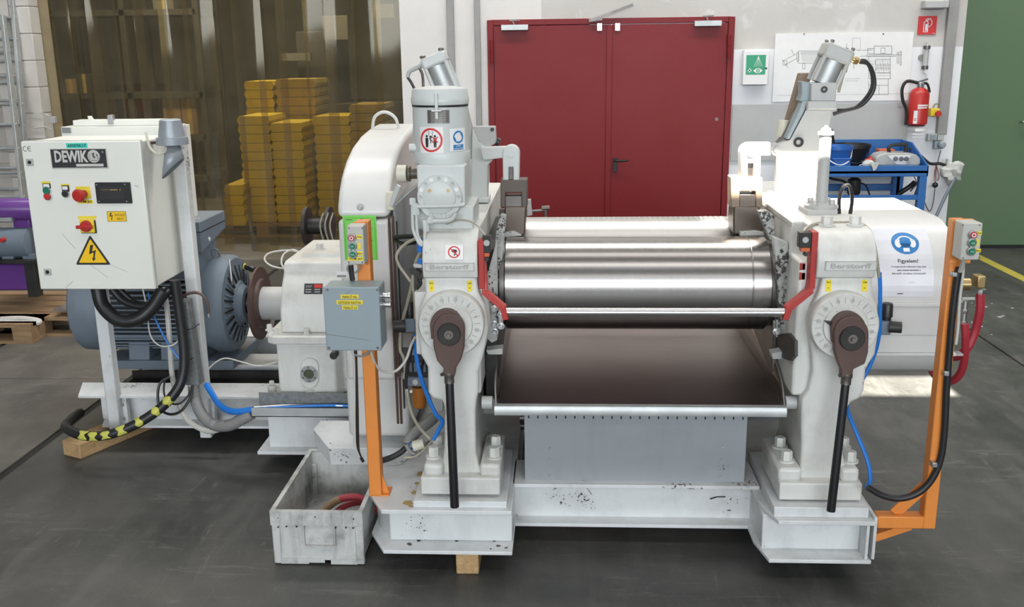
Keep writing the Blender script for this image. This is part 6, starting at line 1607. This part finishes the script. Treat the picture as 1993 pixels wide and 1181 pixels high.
# ================================================================ ladders and purple machine at the far side
def ladder(label, p0, p1, wid, Y0, Y1, n, mat='alu'):
    """two rails and rungs leaning from (p0, Y0) on the floor to p1 at depth Y1"""
    a, b = at(*p0, y=Y0), at(*p1, y=Y1)
    t = thing('ladder', label, 'ladder', (a.x, a.y, a.z), 'aluminium ladders')
    w_ = Vector((wid, 0, 0))
    for o in (0, 1):
        MB().bar(a-w_*o, b-w_*o, .03, .07, up=(0, 1, 0)).build('ladder_rail', mat, t, bev=.003)
    d = b-a
    for i in range(n):
        q = a+d*((i+.5)/n); MB().cyl(q+Vector((.02, 0, 0)), q-w_-Vector((.02, 0, 0)), .015, n=12).build('rung', mat, t)
    for o in (0, 1):
        MB().bar(a-w_*o, a-w_*o+d.normalized()*.06, .036, .08, up=(0, 1, 0)).build('ladder_foot', 'rubber', t)
    return t
ladder('wide aluminium ladder leaning on the white block wall', (62, 470), (24, -30), .62, 9.05, 9.42, 12)
ladder('narrow aluminium ladder leaning in front of the wide one', (58, 500), (6, 30), .30, 8.8, 9.3, 10)
sb2 = thing('wire_hook', 'small grey junction box with wires on the white block pier', 'junction box', at(100, 233, y=WY-.2))
MB().fbox(95, 227, 106, 240, WY-.26, .05).build('box_body', 'pale_grey', sb2, bev=.004)
MB().tube([at(66, 221, y=WY-.22), at(85, 221, y=WY-.23), at(96, 226, y=WY-.23)], .006).tube([at(68, 249, y=WY-.22), at(90, 247, y=WY-.23), at(100, 252, y=WY-.23)], .006).build('box_wires', 'white_cable', sb2, kind='stuff')

YU = 7.1
pu = thing('purple_pump_unit', 'purple tube-topped machine with grey drive on a wooden pallet', 'machine', at(60, 590, y=YU))
MB().lathe(at(-120, 408, y=YU), at(153, 406, y=YU)-at(-120, 408, y=YU), [(0, .085), ((at(153, 406, y=YU)-at(-120, 408, y=YU)).length-.02, .085), ((at(153, 406, y=YU)-at(-120, 408, y=YU)).length, .07)], 28).build('tube_housing', 'purple_paint', pu)
MB().fbox(25, 424, 58, 446, YU-.02, .2).build('tube_bracket', 'purple_paint', pu, bev=.01)
MB().fbox(-40, 424, 22, 430, YU-.1, .1).build('cover_strip', 'alu', pu)
c0, c1 = at(-60, 473, y=YU-.05), at(62, 472, y=YU-.05)
mt = MB().lathe(c0, c1-c0, [(0, .12), (.18, .12), (.18, .13), (.22, .13), (.22, .115), ((c1-c0).length, .115), ((c1-c0).length+.015, .08)], 28).build('drive_motor', 'motor_blue', pu)
for k in range(3):
    q = at(-30+k*40, 500, y=YU-.08); MB().fbox(-36+k*40, 495, -14+k*40, 507, YU-.12, .15).build('motor_foot', 'motor_blue', mt)
MB().fdisc(2, 468, 4, YU-.2, .05, 14).build('red_cap', 'button_red', mt)
MB().fbox(-60, 506, 66, 514, YU-.16, .5).build('frame_beam', 'iron_black', pu, bev=.004)
MB().fbox(50, 512, 70, 578, YU-.14, .08).build('frame_leg', 'iron_black', pu, bev=.004)
MB().fbox(-20, 514, 76, 566, YU+.05, .35).build('purple_tank', 'purple_paint', pu, bev=.02)
pal('wooden pallet carrying the purple machine', at(75, 575, y=YU).x, YU+.12, 0, 1.25, .85, .147)
pal('corner of a second wooden pallet at the frame edge', at(-50, 640, z=.1).x, 6.75, 0, .9, .3, .147)
cable('flat_hose', 'pale flat hose lying folded on the second pallet', [(-10, 622, 6.75), (20, 620, 6.72), (50, 620, 6.72), (75, 624, 6.72), (72, 628, 6.7), (40, 628, 6.7), (-10, 626, 6.7)], .02, 'white_cable', cat='hose')
st = thing('steel_channel', 'short steel channel lying flat behind the motor fan end', 'profile', at(150, 625, z=.02))
a = at(118, 603, z=.2); b = at(165, 600, z=.2)
MB().box(a.x, a.x+.42, a.y, a.y+.2, .0, .01).box(a.x, a.x+.42, a.y+.09, a.y+.1, .01, .19).box(a.x-.06, a.x+.42, a.y, a.y+.2, .19, .2).build('channel', 'zinc', st)

# ================================================================ things on the back wall
ew = thing('eye_wash_cabinet', 'white wall cabinet with green eye-wash symbol beside the red doors', 'cabinet', at(1470, 165, y=WY-.1))
MB().fbox(1448, 97, 1497, 163, WY-.10, .10).build('cabinet_body', 'white', ew, bev=.006)
MB().fbox(1446, 99, 1496, 165, WY-.115, .014).build('cabinet_door', 'white', ew, bev=.006)
Yw = WY-.116
u0, v0, u1, v1 = fr(1452, 107, 1490, 145, Yw)
s = decal('safety_sign', rect2(u0, v0, u1, v1), 'sign_green', ew, PL(Yw))
W_, H_ = u1-u0, v1-v0
ec = (u0+W_*.62, v0+H_*.2)
eye = []
nn = 14
eye = [[(ec[0]-W_*.24+W_*.48*i/nn, ec[1]+H_*.13*math.sin(PI*i/nn)) for i in range(nn+1)]+[(ec[0]+W_*.24-W_*.48*i/nn, ec[1]-H_*.13*math.sin(PI*i/nn)) for i in range(1, nn)]]
ray = []
for i in range(5):
    f = (i-2)/2; ray += line2((u0+W_*.62+f*W_*.05, v0+H_*.80), (u0+W_*.62+f*W_*.22, v0+H_*.40), W_*.014)
decal('eye_pictogram', eye+ray+rect2(u0+W_*.57, v0+H_*.80, u0+W_*.67, v0+H_*.86)+rect2(u0+W_*.60, v0+H_*.84, u0+W_*.64, v0+H_*.95)+rect2(u0+W_*.10, v0+H_*.18, u0+W_*.30, v0+H_*.25)+rect2(u0+W_*.165, v0+H_*.115, u0+W_*.235, v0+H_*.315), 'white', s, PL(Yw), .0012)
decal('eye_iris', ring2(ec[0], ec[1], H_*.055, H_*.10, 20)+disc2(ec[0], ec[1], H_*.03, 14), 'sign_green', s, PL(Yw), .002)
MB().fdisc(1491, 133, 2.2, Yw, .006, 12).build('lock', 'black', ew)

db = thing('drawing_board', 'large white board with a machine line drawing on the back wall', 'board', at(1640, 200, y=WY-.02))
Yd_ = WY-.022
u0, v0, u1, v1 = fr(1506, 64, 1773, 197, Yd_)
MB().box(u0, u1, Yd_, WY-.004, v0, v1).build('board', 'white', db, bev=.002)
L = []
def P2(u, v): return UV(1420+u/5.245, 20+v/5.245, Yd_)     # from the enlarged view of the drawing
def seg(pts, w_=.0036):
    for a, b in zip(pts, pts[1:]): L.extend(line2(P2(*a), P2(*b), w_))
def rct(a, b, c_, d_, w_=.0036): seg([(a, b), (c_, b), (c_, d_), (a, d_), (a, b)], w_)
rct(700, 415, 920, 540); rct(730, 430, 900, 445); rct(685, 430, 705, 520); seg([(540, 520), (690, 440)]); seg([(560, 560), (690, 490)]); seg([(535, 500), (600, 590)]); rct(545, 515, 585, 560)
for i in range(14): seg([(735+i*12, 450), (750+i*12, 530)], .002)
seg([(630, 400), (660, 460)]); rct(745, 545, 770, 600)
rct(1475, 365, 1655, 445); rct(1545, 385, 1585, 440); seg([(1395, 455), (1700, 455)], .004); seg([(1395, 470), (1700, 470)], .004); seg([(1300, 410), (1460, 405)]); seg([(1330, 470), (1400, 465)])
rct(1420, 470, 1640, 700); rct(1490, 500, 1640, 560); rct(1490, 590, 1640, 640); seg([(1420, 720), (1420, 860), (1620, 860), (1620, 700)]); seg([(1525, 765), (1525, 860)]); seg([(1420, 765), (1620, 765)])
for i in range(8): seg([(1430+i*26, 505+(i*37) % 60), (1450+i*26, 660-(i*23) % 50)], .002)
for i in range(6): seg([(1430, 520+i*30), (1630, 515+i*30)], .0016)
rct(1255, 285, 1335, 400, .002); seg([(1260, 400), (1270, 600)]); rct(1410, 390, 1475, 440); seg([(1700, 455), (1760, 455)]); rct(1710, 430, 1725, 540); rct(1740, 420, 1752, 560); seg([(1195, 340), (1195, 430)]); seg([(1175, 700), (1330, 698)], .002); seg([(1175, 722), (1310, 720)], .002)
seg([(480, 870), (1850, 850)], .0016)
decal('line_drawing', L, 'steel_dark', db, PL(Yd_), .0004, .0004)
for px in (1565, 1719):
    q = at(px, 66, y=Yd_); MB().cyl(q, q-Vector((0, .006, 0)), .008, n=10).build('board_screw', 'steel_dark', db)
rp = thing('splash_panel', 'plain pale sheet panel screwed to the wall below the drawing board', 'panel', at(1600, 300, y=WY-.02))
u0, v0, u1, v1 = fr(1424, 202, 1766, 312, WY-.02)
MB().box(u0, u1, WY-.02, WY-.004, v0, v1).build('panel_sheet', 'store_pale' if 'store_pale' in M else 'pale_grey', rp, bev=.002)
for px in (1440, 1600, 1750):
    q = at(px, 208, y=WY-.02); MB().cyl(q, q-Vector((0, .004, 0)), .007, n=10).build('panel_screw', 'zinc', rp)

fs = thing('extinguisher_sign', 'red square sign with white extinguisher symbol', 'sign', at(1805, 67, y=WY-.01))
u0, v0, u1, v1 = fr(1787, 31, 1823, 67, WY-.012)
MB().box(u0, u1, WY-.012, WY-.003, v0, v1).build('sign_plate', 'sign_red', fs, bev=.001)
W_ = u1-u0; cxs = u0+W_*.42
decal('sign_pictogram', ring2(cxs+W_*.10, v0+W_*.62, W_*.20, W_*.235, 22, -PI*.45, PI*.75)+rect2(cxs-W_*.13, v0+W_*.12, cxs-W_*.09, v0+W_*.6)+rect2(cxs+W_*.09, v0+W_*.12, cxs+W_*.13, v0+W_*.6)+rect2(cxs-W_*.13, v0+W_*.12, cxs+W_*.13, v0+W_*.16)+rect2(cxs-W_*.03, v0+W_*.2, cxs+W_*.08, v0+W_*.56)+ring2(cxs, v0+W_*.6, W_*.09, W_*.13, 12, 0, PI)+line2((cxs, v0+W_*.72), (cxs+W_*.25, v0+W_*.85), W_*.05)+rect2(u1-W_*.2, v0+W_*.05, u1-W_*.05, v0+W_*.065), 'white', fs, PL(WY-.012))
fe = thing('fire_extinguisher', 'red fire extinguisher with black hose hanging on the back wall', 'extinguisher', at(1787, 246, y=WY-.12))
ec = at(1787, 210, y=WY-.12); k = mpp(1787, 210, WY-.12)
zb, zt = Z(1787, 243, WY-.12), Z(1787, 170, WY-.12); r = 19*k
MB().lathe((ec.x, WY-.12, zb), (0, 0, 1), [(0, r*.85), (.015, r), (zt-zb-.06, r), (zt-zb-.02, r*.75), (zt-zb, r*.35), (zt-zb+.02, r*.3)], 32).build('cylinder', 'button_red', fe)
MB().lathe((ec.x, WY-.12, zt), (0, 0, 1), [(0, r*.4), (.04, r*.42), (.05, r*.25)], 20).bar((ec.x-.03, WY-.13, zt+.05), (ec.x+.06, WY-.13, zt+.075), .02, .014).build('valve_head', 'chrome', fe)
MB().tube([(ec.x+.02, WY-.13, zt+.04), (ec.x+.06, WY-.13, zt+.03), (ec.x+.085, WY-.13, zt-.03), (ec.x+.085, WY-.13, zt-.05)], .012).build('carry_handle', 'black', fe)
MB().tube([(ec.x-.02, WY-.13, zt+.04), at(1766, 158, y=WY-.13), at(1756, 172, y=WY-.13), at(1757, 195, y=WY-.13), at(1764, 215, y=WY-.13), at(1763, 243, y=WY-.13)], .015).build('discharge_hose', 'rubber', fe)
MB().lathe((ec.x, WY-.12, zb), (0, 0, -1), [(-.03, r*.9), (.01, r*.8), (.012, r*.5)], 24).build('base_ring', 'black', fe)
fw = wrapz(ec.x, WY-.12, r)
s = decal('label_text', rect2(-.035, zt-.17, .07, zt-.155, 5)+rect2(-.035, zt-.19, .06, zt-.178, 5)+rect2(-.065, zt-.33, -.03, zt-.21, 2)+rect2(-.04, zt-.40, .075, zt-.375, 5)+rect2(-.06, zt-.43, .04, zt-.42, 5)+rect2(-.06, zt-.455, .05, zt-.45, 5), 'white', fe, fw, .001, kind='stuff')
decal('label_letters', T2('EZ', .022, -.047, zt-.29, .02, .03), 'button_red', s, fw, .002)
sc_ = thing('hanging_scale', 'slim clear tube scale hanging on a hook above the extinguisher', 'scale', at(1801, 137, y=WY-.05))
qa, qb = at(1804, 92, y=WY-.05), at(1800, 131, y=WY-.05)
MB().cyl(qa, qb, .024, n=16).build('scale_tube', 'pale_grey', sc_)
MB().cyl(qa+Vector((0, 0, .015)), qa-Vector((0, 0, .015)), .032, n=16).cyl(qb+Vector((0, 0, .015)), qb-Vector((0, 0, .02)), .03, n=16).build('end_caps', 'steel_dark', sc_, kind='stuff')
MB().tube([qb-Vector((0, 0, .02)), at(1797, 141, y=WY-.05), at(1803, 146, y=WY-.05), at(1800, 155, y=WY-.06)], .004).build('scale_hook', 'zinc', sc_)
MB().tube([qa, at(1802, 83, y=WY-.04), at(1806, 84, y=WY-.04), qa], .004).build('wall_hook', 'zinc', sc_)
tag(MB().fdisc(1794, 112, 6, WY-.02, .018, 20).build('round_cap', 'conduit_grey', origin=at(1794, 112, y=WY-.02)), 'round grey cap on the wall beside the hanging scale', 'outlet')  # only a plain round grey cap fixed to the wall
eb = thing('emergency_stop_box', 'yellow emergency stop box with red mushroom on the wall conduit', 'switch', at(1820, 226, y=WY-.06))
MB().fbox(1811, 211, 1829, 226, WY-.07, .065).build('box_body', 'sticker_yellow', eb, bev=.006)
q = at(1824, 221, y=WY-.07); MB().lathe(q, (0, -1, 0), [(0, .02), (.03, .02), (.03, .03), (.045, .026)], 20).build('mushroom_button', 'button_red', eb)
MB().tube([at(1817, 211, y=WY-.04), at(1820, 203, y=WY-.04), at(1832, 202, y=WY-.04)], .006).build('box_cable', 'grey_conduit', eb)
wd = thing('wall_conduit', 'grey square cable conduit running down the wall to switch and socket', 'conduit', at(1830, 260, y=WY-.04))
a, b = at(1851, -20, y=WY-.03), at(1831, 262, y=WY-.03)
MB().box(b.x-.045, b.x+.045, WY-.06, WY-.004, b.z, a.z).build('duct', 'conduit_grey', wd, bev=.004)
MB().fbox(1801, 0, 1848, 16, WY-.12, .12).build('lamp_housing', 'pale_grey', wd, bev=.01)
sw = MB().fbox(1806, 260, 1824, 274, WY-.06, .055).build('light_switch', 'pale_grey', wd, bev=.005)
MB().fbox(1811, 262, 1822, 272, WY-.066, .01).build('switch_rocker', 'grey_enamel', sw, bev=.003)
MB().fbox(1825, 260, 1837, 273, WY-.06, .055).build('junction_lid', 'pale_grey', wd, bev=.004)
so = MB().fbox(1819, 275, 1836, 290, WY-.06, .055).build('wall_socket', 'grey_enamel', wd, bev=.005)
q = at(1831, 281, y=WY-.06); MB().lathe(q, (0, -1, 0), [(0, .035), (.05, .032), (.06, .02)], 20).build('plug', 'grey_enamel', so)
cable('lead_cable', 'thin dark lead hanging from the wall socket to a plug and up behind the bench', [(1831, 292, WY-.08), (1826, 312, WY-.08), (1820, 335, WY-.08), (1820, 360, WY-.08), (1816, 395, WY-.08), (1810, 411, WY-.1), (1803, 402, WY-.12), (1795, 380, WY-.2), (1780, 345, WY-.5), (1770, 322, WY-.75)], .004, 'rubber')
wr = thing('wire_tangle', 'tangle of thin red and dark wires with black plug hanging beside the blue bench', 'wires', at(1820, 355, y=WY-.1))
for k in range(6):
    dx = random.uniform(-8, 10)
    MB().tube([at(1822, 318, y=WY-.1), at(1820+dx*.5, 330, y=WY-.1), at(1818+dx, 343+k*2, y=WY-.1), at(1820+dx*.6, 352, y=WY-.1)], .0025, 5).build('wire', 'button_red' if k % 2 else 'rubber', wr)
q = at(1820, 360, y=WY-.1); MB().ball(q, .028, 1, .8, 1).build('plug', 'black', wr)
cable('black_cable', 'black cable running along the wall from the bench corner to the rag', [(1770, 290, WY-.4), (1790, 302, WY-.3), (1810, 318, WY-.12), (1828, 318, WY-.12), (1843, 323, WY-.12)], .014, 'rubber')
rg = at(1852, 335, y=WY-.12)
mb = MB().ball(rg, .10, 1, .7, 1.15, 18, 12)
for v in mb.bm.verts:
    d = v.co-rg; v.co = rg+d*(1+.18*math.sin(d.x*60+d.z*45)+.12*math.sin(d.z*90+d.x*30))
tag(mb.build('rag', 'rag', origin=rg), 'pale crumpled rag hanging over the mop handle by the green door', 'rag')
cable('mop_handle', 'dark blue handle leaning on the wall between bench and green door', [(1865, 335, WY-.14), (1840, 382, WY-.25), (1820, 425, WY-.36), (1790, 490, WY-.5)], .016, 'motor_blue', cat='handle')

# ================================================================ blue bench with its things
BY0, BY1 = 8.75, 9.5
bz1 = Z(1700, 323, BY0); bz0 = Z(1700, 344, BY0)
bxa, bxb = X(1560, 335, BY0), X(1807, 335, BY0)
bn = thing('blue_bench', 'blue steel workbench with raised rim against the back wall', 'workbench', ((bxa+bxb)/2, BY0, 0))
MB().box(bxa, bxb, BY0, BY0+.02, bz0, bz1).build('front_apron', 'bench_blue', bn, bev=.004)
MB().box(bxa, bxb, BY0, BY1, bz0+.03, bz0+.05).build('bench_top', 'bench_blue', bn)
MB().box(bxa, bxb, BY1-.02, BY1, bz0, bz1+.17).build('back_board', 'bench_blue', bn, bev=.004)
MB().yz([(BY0, bz0), (BY0, bz1), (BY1-.3, bz1+.165), (BY1, bz1+.165), (BY1, bz0)], bxb-.015, bxb).build('side_board', 'bench_blue', bn, bev=.003)
for x, y in ((bxb-.07, BY0), (bxb-.07, BY1-.07), (bxa, BY0), (bxa, BY1-.07), (X(1742, 370, BY1-.05), BY1-.07)):
    MB().box(x, x+.065, y, y+.065, 0, bz0).build('bench_leg', 'bench_blue', bn, bev=.004)
zr = Z(1760, 385, BY0)
MB().box(bxa, bxb, BY0+.01, BY0+.055, zr-.02, zr+.02).build('lower_rail', 'bench_blue', bn, bev=.003)
zr = Z(1700, 363, BY1)
MB().box(bxa, bxb, BY1-.06, BY1-.02, zr-.03, zr+.03).build('rear_rail', 'bench_blue', bn, bev=.003)
bt = bz0+.05
def bucket(label, px, r0, r1, zb, zt, Y, mat, hand=None):
    x = X(px, 300, Y); t = thing('bucket', label, 'bucket', (x, Y, zb), 'buckets')
    MB().lathe((x, Y, zb), (0, 0, 1), [(.004, 0), (.004, r0-.004), (zt-zb, r1-.004), (zt-zb, r1), (0, r0), (0, 0)], 32, caps=False).build('bucket_shell', mat, t)
    MB().ring((x, Y, zt-.03), (0, 0, 1), r1-.004, r1+.008, .03, 32).build('bucket_rim', mat, t)
    if hand: MB().tube([(x-r1, Y, zt-.03), (x-r1*.6, Y-r1*.9, zt-.12), (x+.0, Y-r1*1.08, zt-.16), (x+r1*.6, Y-r1*.9, zt-.12), (x+r1, Y, zt-.03)], .005).build('bucket_handle', hand, t)
    return t
bucket('blue plastic bucket with white handle on the blue bench', 1627, .10, .145, bt, Z(1627, 283, 9.0), 9.0, 'bucket_blue', 'white')
bucket('large black bucket behind the blue one on the bench', 1655, .12, .17, bt, Z(1655, 280, 9.25), 9.25, 'black', 'black')
tb = thing('blue_tray', 'low blue plastic tray beside the blue bucket', 'tray', at(1640, 320, y=8.88))
MB().fbox(1622, 309, 1656, 325, 8.86, .2).build('tray_body', 'bucket_blue', tb, bev=.01)
MB().fbox(1620, 308, 1658, 311, 8.85, .22).build('tray_rim', 'bucket_blue', tb, bev=.004)
cable('stick', 'black stick poking up out of the black bucket', [(1630, 300, 9.2), (1622, 275, 9.2), (1618, 252, 9.2)], .014, 'black', cat='stick')
cable('stick', 'dark rod leaning inside the bench behind the black bucket', [(1664, 300, 9.3), (1672, 308, 9.2), (1680, 318, 9.1)], .01, 'motor_blue', cat='stick')
bk = thing('orange_brick', 'orange brick lying behind the radio on the bench', 'brick', at(1727, 305, y=9.35))
MB().fbox(1711, 291, 1742, 308, 9.3, .12).build('brick_body', 'brick_orange', bk, bev=.004)
ra = thing('portable_radio', 'silver portable radio with black carry handle on the blue bench', 'radio', at(1747, 322, y=8.9))
YR_ = 8.84
mb = MB().fpoly([(1704, 318), (1705, 308), (1712, 301), (1725, 298), (1770, 298), (1784, 301), (1791, 308), (1792, 318), (1788, 323), (1709, 323)], YR_, .2)
rb = mb.build('radio_body', 'silver_plastic', ra, bev=.012, seg=3)
MB().fpoly([(1727, 303), (1773, 302), (1762, 320), (1745, 320)], YR_-.006, .01).build('control_panel', 'white', rb, bev=.002)
for px in (1743, 1754, 1764):
    c = at(px, 309, y=YR_-.008); MB().lathe(c, (0, -1, 0), [(0, .022), (.01, .02)], 20).build('dial', 'motor_blue', rb); MB().lathe(c-Vector((0, .01, 0)), (0, -1, 0), [(0, .013), (.008, .012)], 16).build('knob', 'chrome', rb)
for px in (1719, 1778):
    MB().fdisc(px, 312, 9, YR_-.004, .01, 28).build('speaker_grille', 'pale_grey', rb)
MB().tube([at(1731, 302, y=YR_+.1), at(1732, 284, y=YR_+.1), at(1760, 281, y=YR_+.1), at(1763, 283, y=YR_+.1), at(1762, 300, y=YR_+.1)], .016, 8, 4).build('carry_handle', 'black', rb)
mk = thing('dust_mask', 'white dust mask with straps lying on the bench rim', 'mask', at(1690, 318, y=8.83))
mb = MB().ball(at(1690, 319, y=8.82), .055, 1, .6, .7, 16, 10); mb.build('mask_cup', 'rag', mk)
MB().fpoly([(1694, 316), (1712, 316), (1705, 330), (1700, 333)], 8.735, .008).build('mask_flap', 'rag', mk)
MB().tube([at(1672, 322, y=8.78), at(1685, 318, y=8.76), at(1700, 318, y=8.75)], .003).build('mask_strap', 'white', mk)
rdx = thing('red_cloth', 'small dark red cloth heap beside the dust mask', 'cloth', at(1697, 312, y=8.95))
mb = MB().ball(at(1697, 312, y=8.95), .05, 1.3, .7, .6, 14, 9)
for v in mb.bm.verts: v.co.z += .012*math.sin(v.co.x*130)
mb.build('cloth', 'button_red', rdx)
cable('vacuum_hose', 'thick black hose lying over the corner of the bench', [(1760, 300, 9.3), (1768, 292, 9.3), (1778, 296, 9.25), (1790, 310, 9.1), (1800, 322, 8.9)], .028, 'rubber', cat='hose')
pm = thing('drain_pump', 'small black cylindrical pump hanging under the bench top', 'pump', at(1663, 365, y=9.1))
c = at(1663, 350, y=9.1); MB().lathe(c, (0, 0, -1), [(-.02, .03), (0, .06), (.12, .06), (.15, .04), (.16, 0)], 24).build('pump_body', 'iron_black', pm)
MB().tube([at(1655, 360, y=9.05), at(1640, 352, y=9.0), at(1620, 348, y=9.0), at(1600, 340, y=9.0)], .012).build('pump_hose', 'rubber', pm)
MB().tube([at(1672, 355, y=9.05), at(1684, 360, y=9.05), at(1690, 372, y=9.05), at(1696, 390, y=9.05)], .008).build('pump_cable', 'rubber', pm)
cable('black_hose', 'thick black hose stub resting on the lower bench rail', [(1748, 378, 8.95), (1760, 370, 8.93), (1772, 362, 8.92), (1781, 354, 8.9)], .022, 'rubber', n=10, cat='hose')
for k, (a, b, l_) in enumerate((((1772, 372), (1795, 345), 'dark flat bar leaning against the bench leg'), ((1778, 385), (1792, 350), 'thin dark rod leaning against the bench leg beside the flat bar'))):
    P0, P1 = at(*a, y=9.0), at(*b, y=8.95)
    t = tag(MB().bar(P0, P1, .03-.015*k, .012).build('metal_bar', 'motor_blue', origin=P0), l_, 'bar')
# small bits on the second frame / behind the rolls
MB().fpoly([(1026, 389), (1033, 388), (1036, 419), (1026, 421)], 4.85, .03).build('adjuster_plate', 'pale_grey', fl_, bev=.002)
q0, q1 = at(1035, 411, y=4.88), at(1062, 409, y=4.88)
MB().bar((-.32, 4.87, q0.z), (q0.x, 4.87, q0.z), .03, .03).build('adjuster_bracket', 'steel_dark', fl_)
MB().cyl(q0, q1, .007, n=10).cyl(q1-Vector((.02, 0, -.01)), q1+Vector((.02, 0, .012)), .012, n=12).cyl(q1, q1-Vector((0, 0, .035)), .007, n=10).build('adjuster_handle', 'steel_dark', fl_, kind='stuff')
